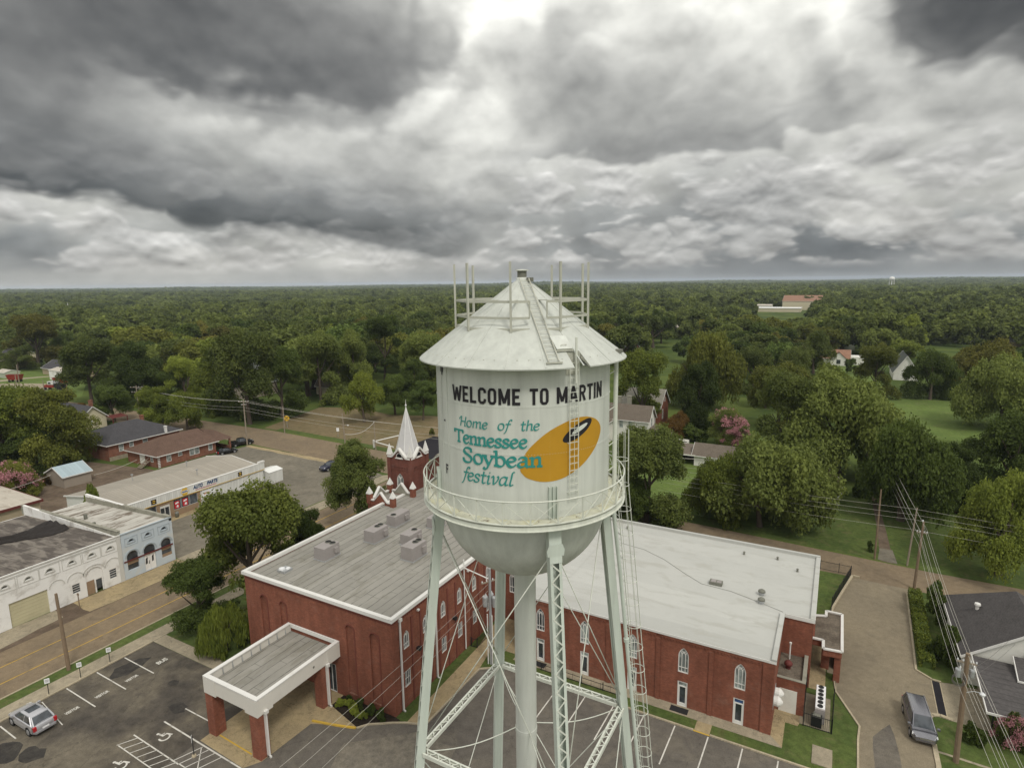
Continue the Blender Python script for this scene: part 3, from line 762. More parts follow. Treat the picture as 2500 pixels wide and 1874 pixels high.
def pen_text(body, s0, s1, z0, em, wide, thin, slant, serif=False, kern=1.0, drop=0.0):
    """hand lettering drawn with a broad pen: list of (verts2d, faces) strokes fitted between s0 and s1"""
    strokes = []; x = 0.0
    for ch in body:
        adv, st = GLYPH[ch if not (serif and ch == 'a') else 'A2']
        for p in st:
            strokes.append([(a + x, b) for a, b in spline(p)])
            if serif and len(p) == 2 and abs(p[0][0] - p[1][0]) < .05:
                for (a, b), tp in ((p[0], 1), (p[1], 0)):
                    if b < 0.05: strokes.append(spline([(a + x - .085, .018), (a + x + .095, .018)]))
                    elif ch != 'T': strokes.append(spline([(a + x - .10, b - .035), (a + x, b)]))
            if serif and ch == 'n' and len(p) > 2: strokes.append(spline([(x + .30, .018), (x + .48, .018)]))
            if serif and ch == 'y':
                if len(p) == 2: strokes.append(spline([(x - .04, .462), (x + .14, .462)]))
                else: strokes.append(spline([(x + .33, .462), (x + .48, .462)]))
        x += adv * kern
    sl = [[(a + slant * b, b) for a, b in s] for s in strokes]
    lo = min(a for s in sl for a, b in s); hi = max(a for s in sl for a, b in s); k = (s1 - s0) / (hi - lo)
    out = []; ang = math.radians(38)
    for s in sl:
        pts = [np.array((s0 + (a - lo) * k, z0 + b * em)) for a, b in s]; L = []; R = []
        for i, p in enumerate(pts):
            d = pts[min(i+1, len(pts)-1)] - pts[max(i-1, 0)]; d = d / (np.linalg.norm(d) + 1e-9)
            th = math.atan2(d[1], d[0]) - ang
            h = em * math.sqrt((wide / 2 * math.sin(th)) ** 2 + (thin / 2 * math.cos(th)) ** 2)
            if i == 0: p = p - d * em * thin * 0.4
            if i == len(pts) - 1: p = p + d * em * thin * 0.4
            nn = np.array((-d[1], d[0])); L.append(p + nn * h); R.append(p - nn * h)
        n = len(pts)
        out.append((L + R, [(i, n + i, n + i + 1, i + 1) for i in range(n - 1)]))
    return out


BLOCK = {  # condensed block capitals: strokes in a box of width w and height 1
 'W': (.82, [[(.03, 1), (.21, 0)], [(.21, 0), (.41, .86)], [(.41, .86), (.61, 0)], [(.61, 0), (.79, 1)]]),
 'E': (.50, [[(.09, 0), (.09, 1)], [(.0, .91), (.48, .91)], [(.0, .51), (.42, .51)], [(.0, .09), (.49, .09)]]),
 'L': (.48, [[(.09, 0), (.09, 1)], [(.0, .09), (.47, .09)]]),
 'C': (.56, [[(.50, .68), (.47, .84), (.36, .92), (.20, .92), (.10, .82), (.09, .5), (.10, .18), (.20, .08), (.36, .08), (.47, .16), (.50, .32)]]),
 'O': (.58, [[(.29, .92), (.18, .91), (.10, .80), (.09, .5), (.10, .20), (.18, .09), (.29, .08), (.40, .09), (.48, .20), (.49, .5), (.48, .80), (.40, .91), (.29, .92)]]),
 'M': (.74, [[(.09, 0), (.09, 1)], [(.65, 0), (.65, 1)], [(.09, 1), (.37, .12)], [(.65, 1), (.37, .12)]]),
 'T': (.54, [[(.27, 0), (.27, 1)], [(.0, .91), (.54, .91)]]),
 'A': (.62, [[(.05, 0), (.31, 1)], [(.57, 0), (.31, 1)], [(.12, .28), (.50, .28)]]),
 'R': (.58, [[(.09, 0), (.09, 1)], [(.09, .92), (.34, .92), (.46, .84), (.49, .71), (.45, .57), (.34, .50), (.09, .50)], [(.30, .48), (.50, .0)]]),
 'I': (.20, [[(.10, 0), (.10, 1)]]),
 'N': (.64, [[(.09, 0), (.09, 1)], [(.55, 0), (.55, 1)], [(.09, 1), (.55, 0)]]),
 'F': (.48, [[(.09, 0), (.09, 1)], [(.0, .91), (.47, .91)], [(.0, .52), (.40, .52)]]),
}


def block_text(body, s0, s1, z0, z1, w=.175, gap=.12):
    """strokes of block lettering between s0 and s1"""
    tot = sum(BLOCK[c][0] + gap for c in body) - gap; k = (s1 - s0) / tot; h = z1 - z0; x = 0; out = []
    for c in body:
        adv, st = BLOCK[c]
        for p in st:
            pts = [np.array((s0 + (a + x) * k, z0 + b * h)) for a, b in p]
            if len(pts) == 2: d = (pts[1] - pts[0]); pts = [pts[0] + d * t for t in np.linspace(0, 1, 6)]
            L, R = [], []; hw = w * h / 2
            for i, q in enumerate(pts):
                d = pts[min(i+1, len(pts)-1)] - pts[max(i-1, 0)] if not (len(p) > 2 and p[0] == p[-1] and i in (0, len(pts)-1)) else pts[1] - pts[-2]
                d = d / np.linalg.norm(d); n_ = np.array((-d[1], d[0])) * hw
                l, r = q + n_, q - n_
                if len(p) == 2: l, r = [np.array((v[0], min(z1, max(z0, v[1])))) for v in (l, r)]
                L.append(l); R.append(r)
            n = len(pts); out.append((L + R, [(i, n + i, n + i + 1, i + 1) for i in range(n - 1)]))
        x += adv + gap
    return out


# ------------------------------------------------------------------ the water tower
TC = np.array((19.95, -12.43)); TE0 = np.array((.4818, -.8763)); TE1 = np.array((.8763, .4818)); TR = 4.08
LEG0, ZB, ZG = 15.93, 28.86, 15.85


def T(phi, r, z):
    a = math.radians(phi); p = TC + r * (math.sin(a) * TE1 + math.cos(a) * TE0)
    return np.array((p[0], p[1], z))


def leg_r(z): return 4.143 + 0.11 * (ZB - z)


def roof_z(r): return 39.10 - (r - 0.25) * (39.10 - 35.62) / (4.8 - 0.25)


def on_tank(s, z, d): return T(math.degrees(s / TR), TR + d, z)


def rivets(mb, pts, nrm, r=0.022):
    for p, q in zip(pts, nrm):
        q = np.array(q, float); q /= np.linalg.norm(q); a = np.cross(q, (0, 0, 1.0))
        if np.linalg.norm(a) < .1: a = np.array((1.0, 0, 0))
        a = a / np.linalg.norm(a) * r; b = np.cross(q, a)
        mb.add([p + a, p + b, p - a, p - b, p + q * r * .8], [(0, 1, 4), (1, 2, 4), (2, 3, 4), (3, 0, 4)])


def build_tower():
    t = thing('water_tower', 'tall pale green riveted water tower with painted welcome lettering and a golden bean', 'water tower', (TC[0], TC[1], 0))
    st = M['tower']; N = 120
    mb = MB(); mb.lathe(TC, [(TR, 29.0), (TR, 30.4), (TR, 31.86), (TR + .008, 31.86), (TR + .008, 31.95), (TR, 31.95), (TR, 33.88), (TR + .008, 33.88), (TR + .008, 33.97), (TR, 33.97), (TR, 35.95)], N)
    tank = mb.build('tank', st, t); smooth_angle(tank, 30)
    mb = MB(); pts = []; nr = []
    for z in (31.905, 33.925, 29.35, 35.5):
        for k in range(200):
            p = T(k * 1.8, TR + .008, z); pts.append(p); nr.append((p[0] - TC[0], p[1] - TC[1], 0))
    for ph in (-63, -27, 14.5, 58, 100):
        for k in range(52):
            p = T(ph, TR, 29.2 + k * .12); pts.append(p); nr.append((p[0] - TC[0], p[1] - TC[1], 0))
    rivets(mb, pts, nr); mb.build('rivets', st, tank)
    mb = MB(); prof = []
    for k in range(19):
        a = math.radians(90 * k / 18); prof.append((max(.5, TR * math.cos(a)), 29.02 - TR * math.sin(a)))
    mb.lathe(TC, prof, N); bowl = mb.build('bowl', st, t, smooth=True)
    mb = MB(); pts = []; nr = []
    for ph in (-62, -20, 22, 64, 120, 180, 240):
        for k in range(46):
            a = math.radians(2 + 80 * k / 46); p = T(ph, TR * math.cos(a), 29.02 - TR * math.sin(a)); pts.append(p)
            nr.append(p - np.array((TC[0], TC[1], 29.02)))
    rivets(mb, pts, nr); mb.build('rivets', st, bowl)
    # roof with a notch for the ladder
    mb = MB(); rr = [4.82, 4.10, 3.1, 2.0, 1.0, .25]; seg = 120
    ph = [k * 3.0 + 24.5 for k in range(seg)]
    for i in range(len(rr) - 1):
        for k in range(seg):
            if i == 0 and k < 3: continue
            a, b = ph[k], ph[k] + 3.0
            mb.quad(T(a, rr[i], roof_z(rr[i])), T(b, rr[i], roof_z(rr[i])), T(b, rr[i+1], roof_z(rr[i+1])), T(a, rr[i+1], roof_z(rr[i+1])))
            if i == 0: mb.quad(T(a, 4.82, roof_z(4.82) - .05), T(b, 4.82, roof_z(4.82) - .05), T(b, 4.82, roof_z(4.82)), T(a, 4.82, roof_z(4.82)))
            if i == 0: mb.quad(T(b, 4.81, roof_z(4.82) - .05), T(a, 4.81, roof_z(4.82) - .05), T(a, 4.08, 35.70), T(b, 4.08, 35.70))
    roof = mb.build('roof', M['tower_roof'], t); bm = bmesh.new(); bm.from_mesh(roof.data); bmesh.ops.remove_doubles(bm, verts=bm.verts, dist=.002); bm.to_mesh(roof.data); bm.free(); smooth_angle(roof, 12)
    mb = MB(); pts = []; nr = []
    for k in range(60):
        p = T(k * 6 + 2, 4.42, roof_z(4.42) + .004); pts.append(p); nr.append((p[0] - TC[0], p[1] - TC[1], 5))
    rivets(mb, pts, nr, .035); mb.build('roof_bolts', M['roof_rail'], roof)
    mb = MB()
    for ph_ in range(-170, 190, 20):
        mb.beam(T(ph_, 4.78, roof_z(4.78) + .002), T(ph_, .5, roof_z(.5) + .002), .06, .03)
    mb.build('roof_seams', M['tower_roof'], roof)
    mb = MB(); mb.add([T(24.5, 4.10, roof_z(4.10) - .01), T(33.5, 4.10, roof_z(4.10) - .01), T(33.5, 4.12, 35.2), T(24.5, 4.12, 35.2)], [(0, 1, 2, 3)])
    for a in (24.5, 33.5): mb.quad(T(a, 4.82, roof_z(4.82) - .06), T(a, 4.82, roof_z(4.82) - .002), T(a, 4.10, roof_z(4.10) - .002), T(a, 4.10, roof_z(4.10) - .25))
    mb.build('notch_plate', M['roof_rail'], roof)
    mb = MB(); mb.lathe(TC, [(.26, 39.06), (.26, 39.20), (.21, 39.20)], 20); mb.build('vent_collar', st, t, True)
    mb = MB(); mb.lathe(TC, [(.215, 39.2), (.215, 39.50)], 16); v = mb.build('vent', M['vent'], t, True)
    mb = MB(); mb.lathe(TC, [(.02, 39.53), (.31, 39.50), (.31, 39.54), (.02, 39.57)], 20, True, True); mb.build('vent_cap', M['tower_steel'], v)
    mb = MB(); q = T(60, .42, 39.02); mb.box(q[0] - .12, q[0] + .12, q[1] - .12, q[1] + .12, q[2] - .02, q[2] + .17); mb.build('junction_box', M['vent'], t)
    # roof ladder
    mb = MB(); tang = T(104.5, 1, 0) - T(14.5, 0, 0); tang /= np.linalg.norm(tang)
    for s in (-.22, .22): mb.beam(T(14.5, 4.62, roof_z(4.62) + .11) + tang * s, T(14.5, .35, roof_z(.35) + .14) + tang * s, .035, .05)
    for k in range(20):
        r = 4.55 - k * .215; c = T(14.5, r, roof_z(r) + .12); mb.beam(c - tang * .22, c + tang * .22, .022, .022)
    mb.beam(T(14.5, 4.64, roof_z(4.64) + .07) - tang * .33, T(14.5, 4.64, roof_z(4.64) + .07) + tang * .36, .06, .06)
    mb.build('roof_ladder', M['roof_rail'], t)
    # access hatch
    er = T(23.5, 1, 0) - T(23.5, 0, 0); er /= np.linalg.norm(er); sl = (roof_z(1) - roof_z(2)); rad = er + np.array((0, 0, -sl)); rad /= np.linalg.norm(rad)
    tg = T(113.5, 1, 0) - T(23.5, 0, 0); tg /= np.linalg.norm(tg); up = np.cross(tg, rad); up = up if up[2] > 0 else -up
    c = T(23.5, 3.72, roof_z(3.72)); mb = MB()
    mb.slab([c - rad * .38 - tg * .36 + up * .03, c + rad * .42 - tg * .36 + up * .03, c + rad * .42 + tg * .36 + up * .03, c - rad * .38 + tg * .36 + up * .03], up * .10)
    h = mb.build('access_hatch', st, t); mb = MB()
    mb.tube([c + rad * .25 - tg * .12 + up * .13, c + rad * .25 - tg * .12 + up * .2, c + rad * .25 + tg * .12 + up * .2, c + rad * .25 + tg * .12 + up * .13], .014)
    mb.beam(c + rad * .46 - tg * .4 + up * .06, c + rad * .46 + tg * .42 + up * .06, .05, .06); mb.beam(c - rad * .44 - tg * .3 + up * .05, c - rad * .44 + tg * .4 + up * .05, .04, .04); mb.build('hatch_handle', M['roof_rail'], h)
    mb = MB(); c = T(72, 4.48, roof_z(4.48)); mb.box(c[0] - .16, c[0] + .16, c[1] - .2, c[1] + .2, c[2] - .05, c[2] + .10); mb.build('roof_bracket', M['vent'], t)
    # antenna mount rails round the roof
    rr_ = 3.12; zs = (37.02, 37.50, 38.18); gr = M['roof_rail']; ang = [-10 + 40 * k for k in range(9)]
    for a in ang:
        z0 = roof_z(rr_) + .01; mb = MB(); mb.beam(T(a, rr_, z0), T(a, rr_, 39.82), .085, .085, up=T(a, 1, 0) - T(a, 0, 0)); post = mb.build('antenna_post', gr, t)
        mb = MB(); mb.beam(T(a, rr_ - .05, zs[2] + .02), T(a, 1.47, zs[2] + .02), .10, .03); mb.build('post_strut', gr, post)
    for k in range(9):
        a, b = ang[k], ang[k] + 40
        for zi, z in enumerate(zs):
            mb = MB(); hgt = .10
            if k == 0:
                for u, w in ((a, 5), (19, b)):
                    f = lambda x, z=z: T(a, rr_, z) + (T(b, rr_, z) - T(a, rr_, z)) * ((x - a) / 40.0)
                    mb.beam(f(u), f(w), .03, hgt)
                    if zi == 1:
                        e = w if u == a else u; mb.beam(f(e), f(e) + np.array((0, 0, .70)), .09, .03)
            else: mb.beam(T(a, rr_ - .05, z), T(b, rr_ - .05, z), .03, hgt)
            mb.build('mount_rail', gr, t)
    # balcony
    mb = MB(); mb.lathe(TC, [(4.085, 29.06), (4.80, 29.06), (4.80, 29.02), (4.085, 29.02)], N); fl = mb.build('balcony_floor', M['balcony'], t)
    mb = MB(); mb.lathe(TC, [(4.74, 29.13), (4.86, 29.13), (4.86, 29.11), (4.80, 29.105), (4.80, 28.86), (4.87, 28.855), (4.87, 28.83), (4.74, 28.83)], N); mb.build('balcony_girder', M['tower_steel'], t)
    mb = MB(); mb.tube([T(k * 3.6, 4.83, 30.12) for k in range(100)], .035, 6, closed=True); rl = mb.build('handrail', M['tower_steel'], t, True)
    nb = 26
    for k in range(nb):
        a = k * 360 / nb + 2; b = a + 360 / nb; mb = MB(); mb.beam(T(a, 4.82, 29.1), T(a, 4.82, 30.1), .05, .05); p = mb.build('railing_post', M['tower_steel'], t)
        mb = MB(); mb.beam(T(a, 4.82, 29.14), T(b, 4.82, 30.08), .035, .02); mb.beam(T(a, 4.80, 30.08), T(b, 4.80, 29.14), .035, .02); mb.build('railing_brace', M['tower_steel'], p)
    # legs
    for k in range(4):
        ph_ = LEG0 + 90 * k; rad = T(ph_, 1, 0) - T(ph_, 0, 0); tg = T(ph_ + 90, 1, 0) - T(ph_ + 90, 0, 0)
        ax = lambda z: T(ph_, leg_r(z), z)
        mb = MB(); w, dp = .50, .42
        for s in (-1, 1):
            q = tg * s * w / 2
            mb.beam(ax(.3) + q, ax(28.75) + q, .03, dp, up=rad)
            for e in (-1, 1): mb.beam(ax(.3) + q - tg * s * .06 + rad * e * (dp / 2 - .012), ax(28.75) + q - tg * s * .06 + rad * e * (dp / 2 - .012), .10, .024, up=rad)
        mb.beam(ax(.3) - rad * (dp / 2 - .05), ax(28.75) - rad * (dp / 2 - .05), w - .05, .02, up=rad)
        leg = mb.build('leg', M['tower_leg'], t)
        mb = MB(); z = .4; s = 1
        while z < 27.0:
            zn = z + .40
            mb.beam(ax(z) + rad * (dp / 2 + .008) + tg * s * .2, ax(zn) + rad * (dp / 2 + .008) - tg * s * .2, .06, .014, up=rad); z = zn; s = -s
        mb.build('lacing', M['tower_steel'], leg)
        mb = MB(); c = ax(27.75) + rad * (dp / 2 + .03)
        mb.slab([c + tg * a + np.array((0, 0, b)) for a, b in ((-.30, .30), (.30, .30), (.40, .05), (.36, -.22), (-.36, -.22), (-.40, .05))], rad * .02)
        mb.beam(ax(27.2), ax(28.8), .56, .46, up=rad); mb.build('leg_cap', M['tower_leg'], leg)
        mb = MB()
        for s in (-.17, .0, .17): mb.beam(T(ph_, TR + .08, 29.07) + tg * s, T(ph_, TR + .08, 30.5) + tg * s, .03, .16, up=rad)
        mb.beam(T(ph_, TR + .03, 29.07), T(ph_, TR + .03, 30.48), .38, .02, up=rad); mb.build('stiffener', M['tower_leg'], t)
        mb = MB(); f = ax(0); mb.box(f[0] - .7, f[0] + .7, f[1] - .7, f[1] + .7, -.2, .32); mb.build('footing', M['concrete'], t)
        # girt to the next leg, bracing rods
        ph2 = ph_ + 90; A = T(ph_, leg_r(ZG), ZG); B_ = T(ph2, leg_r(ZG), ZG); d = (B_ - A) / np.linalg.norm(B_ - A); A = A + d * .28; B_ = B_ - d * .28
        nrm = np.cross(d, (0, 0, 1)); mb = MB()
        for s in (-1, 1):
            mb.beam(A + nrm * s * .19, B_ + nrm * s * .19, .02, .20)
            for e in (-1, 1): mb.beam(A + nrm * s * .15 + np.array((0, 0, e * .09)), B_ + nrm * s * .15 + np.array((0, 0, e * .09)), .08, .018)
        g = mb.build('girt', M['tower_steel'], t); mb = MB(); L = np.linalg.norm(B_ - A); m = int(L / .32)
        for i in range(m):
            s = 1 if i % 2 else -1
            mb.beam(A + d * L * i / m + nrm * s * .17 + np.array((0, 0, .108)), A + d * L * (i + 1) / m - nrm * s * .17 + np.array((0, 0, .108)), .045, .012)
        mb.build('lacing', M['tower_steel'], g)
        for p0, z0, p1, z1 in ((ph_, 27.7, ph2, 16.2), (ph2, 27.7, ph_, 16.2), (ph_, 15.5, ph2, 1.2), (ph2, 15.5, ph_, 1.2)):
            off = nrm * (.06 if p0 == ph_ else -.02)
            mb = MB(); mb.tube([T(p0, leg_r(z0), z0) + off, T(p1, leg_r(z1), z1) + off], .027, 6); mb.build('brace_rod', M['tower_steel'], t, True)
        mb = MB(); q0 = T(ph_, leg_r(ZG) - .2, ZG - .1); q1 = T(ph_, .5, ZG + .15)
        mb.tube([q0 + (q1 - q0) * i / 10 - np.array((0, 0, .35 * math.sin(math.pi * i / 10))) for i in range(11)], .027, 6); mb.build('tie_rod', M['tower_steel'], t, True)
    mb = MB(); mb.lathe(TC, [(.55, -.1), (.55, 15.7), (.575, 15.7), (.575, 15.95), (.55, 15.95), (.55, 25.05), (.62, 25.2)], 40); smooth_angle(mb.build('riser_pipe', M['tower'], t), 40)
    # ladder on the tank wall
    mb = MB(); ph_ = 28.9; tg = T(ph_ + 90, 1, 0) - T(ph_ + 90, 0, 0); rd = T(ph_, 1, 0) - T(ph_, 0, 0)
    for s, zt in ((-.22, 35.7), (.22, 36.1)): mb.beam(T(ph_, TR + .17, 29.75) + tg * s, T(ph_, TR + .17, zt) + tg * s, .030, .03, up=rd)
    mb.beam(T(ph_, TR + .22, 34.85) + tg * .05, T(ph_, TR + .22, 36.75) + tg * .05, .09, .05, up=rd); mb.tube([T(ph_, TR + .2, 30.5), T(ph_, TR + .2, 34)], .012)
    for k in range(20): mb.beam(T(ph_, TR + .17, 29.9 + k * .305) - tg * .22, T(ph_, TR + .17, 29.9 + k * .305) + tg * .22, .025, .025)
    for z in (30.1, 32.3, 34.6):
        for s in (-.22, .22): mb.beam(T(ph_, TR, z) + tg * s, T(ph_, TR + .17, z) + tg * s, .03, .03)
    mb.build('tank_ladder', M['tower_steel'], t)
    # overflow pipe and caged ladder beside one leg
    mb = MB(); mb.tube([T(82, 4.36, 35.4), T(82, 4.36, 29.0)], .105, 12); mb.tube([T(84.6, 4.30, 35.4), T(84.6, 4.30, 29.1)], .03, 6)
    for z in (34.9, 33.2, 31.5, 30.3): mb.beam(T(75, TR, z - .1), T(82, 4.34, z), .03, .03); mb.beam(T(88, TR, z), T(82, 4.34, z), .03, .03)
    mb.build('overflow_pipe', M['tower_steel'], t, False)
    ph_ = LEG0 + 90; rad = T(ph_, 1, 0) - T(ph_, 0, 0); tg = T(ph_ + 90, 1, 0) - T(ph_ + 90, 0, 0)
    mb = MB(); mb.tube([T(100, 4.42, 28.9), T(100.5, leg_r(27.5) + .34, 27.5)] + [T(ph_ - 4.5, leg_r(z) + .42, z) for z in (24, 18, 12, 6, .2)], .10, 10)
    for z in (20.1, 10): mb.tube([T(ph_ - 4.5, leg_r(z + .1) + .42, z + .1), T(ph_ - 4.5, leg_r(z - .1) + .42, z - .1)], .15, 10)
    mb.build('overflow_pipe', M['tower_leg'], t)
    lad = MB(); zt = 31.0
    lx = lambda z: T(ph_, (leg_r(z) if z < 29 else leg_r(29) - .02) + .72, z)
    for s in (-.2, .2): lad.tube([lx(z) + tg * s for z in (.3, 10, 20, 28.8, zt)], .025, 6)
    z = .6
    while z < zt: lad.beam(lx(z) - tg * .2, lx(z) + tg * .2, .02, .02); z += .33
    l = lad.build('caged_ladder', M['tower_steel'], t)
    cg = MB(); z = 3.2
    while z < 30.9:
        c = lx(z) + rad * .36
        cg.tube([c + .40 * (math.cos(q) * rad + math.sin(q) * tg) for q in [2 * math.pi * i / 20 for i in range(20)]], .017, 5, closed=True); z += 1.34
    for q in (-1.5, -.75, 0, .75, 1.5):
        cg.tube([lx(z) + rad * .36 + .40 * (math.cos(q) * rad + math.sin(q) * tg) for z in (3.2, 10, 20, 28.8, 31.6)], .014, 5)
    cg.build('safety_cage', M['tower_steel'], l)
    # painted lettering
    def painted(name, items, mat, d0=.012):
        mb = MB()
        for i, (vs, fs) in enumerate(items): mb.add([on_tank(a, b, d0 + .0006 * i) for a, b in vs], fs)
        return mb.build(name, mat, tank)
    for body, s0, s1 in (('WELCOME', -3.47, -.19), ('TO', .19, .98), ('MARTIN', 1.33, 3.98)): painted('welcome_lettering', block_text(body, s0, s1, 34.02, 34.71), M['ink'], .020)
    bean = [(-.23,31.28),(-.16,31.65),(.1,32.12),(.56,32.57),(1.03,32.9),(1.59,33.15),(2.2,33.31),(2.81,33.31),(3.46,33.11),(3.86,32.79),(3.93,32.42),(3.61,31.93),(3.14,31.54),(2.65,31.22),(2.13,30.97),(1.59,30.78),(1.02,30.71),(.55,30.75),(.09,30.9),(-.13,31.08),(-.23,31.28)]
    sm = spline(bean, 6)[:-1]; painted('soybean_emblem', [slice_x(sm, [tuple(range(len(sm)))], .1)], M['gold'], .012)
    def ell(cx, cz, a, b, rot, n=40): return [(cx + a * math.cos(q) * math.cos(rot) - b * math.sin(q) * math.sin(rot), cz + a * math.cos(q) * math.sin(rot) + b * math.sin(q) * math.cos(rot)) for q in [2 * math.pi * i / n for i in range(n)]]
    o = ell(2.40, 32.77, .87, .28, math.radians(25)); painted('bean_ring', [slice_x(o, [tuple(range(40))], .1)], M['ink'], .022)
    o = ell(2.48, 32.84, .46, .095, math.radians(22)); painted('bean_hilum', [slice_x(o, [tuple(range(40))], .1)], M['gold_white'], .028)
    for w_, s0, s1 in (('Home', -3.06, -1.62), ('of', -1.13, -.55), ('the', -.17, .57)): painted('script_lettering', pen_text(w_, s0, s1, 32.96, .57, .135, .055, .14), M['teal'], .020)
    painted('script_lettering', pen_text('festival', -3.02, -.46, 30.58, .76, .125, .055, .18), M['teal'], .020)
    painted('serif_lettering', pen_text('Tennessee', -3.41, .05, 32.22, .76, .155, .07, .0, True), M['teal'], .022)
    painted('serif_lettering', pen_text('Soybean', -2.88, .68, 31.40, .86, .165, .07, .0, True), M['teal'], .022)
    it = block_text('F', -4.27, -4.05, 30.52, 30.97)
    for a, b, c, d in ((-4.33, -4.19, 32.93, 33.01), (-4.62, -4.30, 35.12, 35.34), (-4.48, -4.38, 35.0, 35.14)): it.append(([(a, c), (b, c), (b, d), (a, d)], [(0, 1, 2, 3)]))
    painted('gauge_marks', it, M['ink'], .018)
    mb = MB()
    for s in (-4.5, -3.95): mb.beam(on_tank(s, 29.3, .02), on_tank(s, 35.4, .02), .015, .015)
    mb.build('gauge_board', st, tank)
    return t


build_tower()

# ------------------------------------------------------------------ the ground, roads, pavements, markings
def sheet(name, poly, z, mat, kind='structure'):
    mb = MB(); a = sum(poly[i][0] * poly[(i+1) % len(poly)][1] - poly[(i+1) % len(poly)][0] * poly[i][1] for i in range(len(poly)))
    mb.sheet(poly if a > 0 else poly[::-1], z); o = mb.build(name, mat); o['kind'] = kind; return o


def rect(x0, x1, y0, y1): return [(x0, y0), (x1, y0), (x1, y1), (x0, y1)]


def wobble(poly, amp, step, seed):
    rng = random.Random(seed); out = []
    for i in range(len(poly)):
        a, b = np.array(poly[i]), np.array(poly[(i + 1) % len(poly)]); n = max(1, int(np.linalg.norm(b - a) / step))
        for k in range(n):
            p = a + (b - a) * k / n; out.append((p[0] + rng.uniform(-amp, amp), p[1] + rng.uniform(-amp, amp)))
    return out


def grass_ground():
    m, n, bs = new_mat('grassy ground'); p = pos(n)
    a = n.noise(p, 0.05, 6, 0.6, 0.3); b = n.noise(p, 0.55, 5, 0.65); c = n.noise(p, 5.0, 4, 0.7)
    col = n.mix(n.smooth(a, 0.38, 0.62), (0.052, 0.078, 0.022, 1), (0.095, 0.125, 0.032, 1))
    col = n.mix(n.math('MULTIPLY', n.smooth(b, 0.55, 0.72), 0.5), col, (0.125, 0.115, 0.05, 1))
    col = n.vmath('SCALE', col, scale=n.maprange(c, 0.3, 0.7, 0.72, 1.28))
    n.link(col, bs.inputs['Base Color']); bs.inputs['Roughness'].default_value = 0.95; bs.inputs['Specular IOR Level'].default_value = 0.05
    return m


M['ground'] = grass_ground()
M['lawn_bright'] = ground_mat('bright mown lawn', (0.122, 0.170, 0.044), (0.098, 0.140, 0.036), (0.145, 0.155, 0.062), 0.10, 1.2, grain=0.2)
M['lawn'] = ground_mat('verge lawn', (0.064, 0.092, 0.026), (0.086, 0.114, 0.032), (0.122, 0.112, 0.052), 0.25, 1.6, grain=0.25)
M['lawn_tan'] = ground_mat('dry mown lawn', (0.185, 0.142, 0.080), (0.155, 0.125, 0.068), (0.115, 0.105, 0.045), 0.09, 0.8, grain=0.2)
M['mulch'] = ground_mat('dark mulch', (0.022, 0.017, 0.013), (0.034, 0.026, 0.019), None, 0.5, 4)

mb = MB(); R_ = 14000.0; k = 60
mb.sheet([(30 + R_ * math.cos(2 * math.pi * i / k), R_ * math.sin(2 * math.pi * i / k)) for i in range(k)], 0.0)
structure(mb.build('ground', M['ground']))

# left street with its pavements, and the cross street behind
sheet('street', [(-44.6, -90), (-35.3, -90), (-35.3, 56.8), (-44.6, 56.8)], .012, M['asphalt_road'])
sheet('cross_street', [(-230, 66), (-230, 55), (-95, 57.8), (-64, 56.0), (-30, 53.5), (-10, 50.5), (9, 49.2), (47, 48.0), (130, 46.5), (130, 53.6), (46, 54.8), (9, 57.6), (-10, 60), (-30, 64), (-58, 67.3), (-100, 69.7)], .008, M['asphalt_road'])
sheet('pavement', rect(-49.1, -44.6, -60, 10.2), .016, M['dirt'])
sheet('pavement', wobble([(-49.0, -3.2), (-44.8, -3.4), (-44.7, 10.4), (-49.0, 10.2)], .12, 1.2, 3), .024, M['concrete_tan'])
sheet('pavement', wobble([(-49.0, -30), (-45.9, -30), (-45.4, -11.5), (-46.6, -5.4), (-49.0, -5.0)], .2, 1.3, 5), .024, M['concrete'])
sheet('pavement', [(-44.6, 10.4), (-49.1, 10.4), (-49.1, 13.5), (-47.6, 18), (-47.6, 53.5), (-44.9, 55.5)], .024, M['concrete'])
mb = MB()
for x0, x1, ps in ((-41.45, -41.30, .9), (-38.22, -38.07, .9)):
    mb.sheet(rect(x0, x1, -90, 56), .022); mb.sheet(rect(x0 - .28, x1 - .28, -90, 56), .022) if False else None
structure(mb.build('road_markings', M['paint_yellow']))
sheet('grass_verge', rect(-35.25, -33.75, -60, 44), .05, M['lawn'])
sheet('pavement', rect(-33.75, -31.7, -60, 44), .06, M['concrete'])
mb = MB(); mb.box(-35.42, -35.25, -90, 50, -.05, .11); mb.box(-31.78, -31.62, -60, -3.5, -.05, .13); structure(mb.build('kerb', M['kerb']))
sheet('pavement', [(-31.65, -3.4), (-31.65, -1.95), (-19.6, -1.95), (-13.3, -3.4)], .062, M['concrete'])
sheet('lawn', [(-31.65, -1.95), (-19.6, -1.95), (-19.55, 46), (-31.65, 46)], .030, M['lawn'])

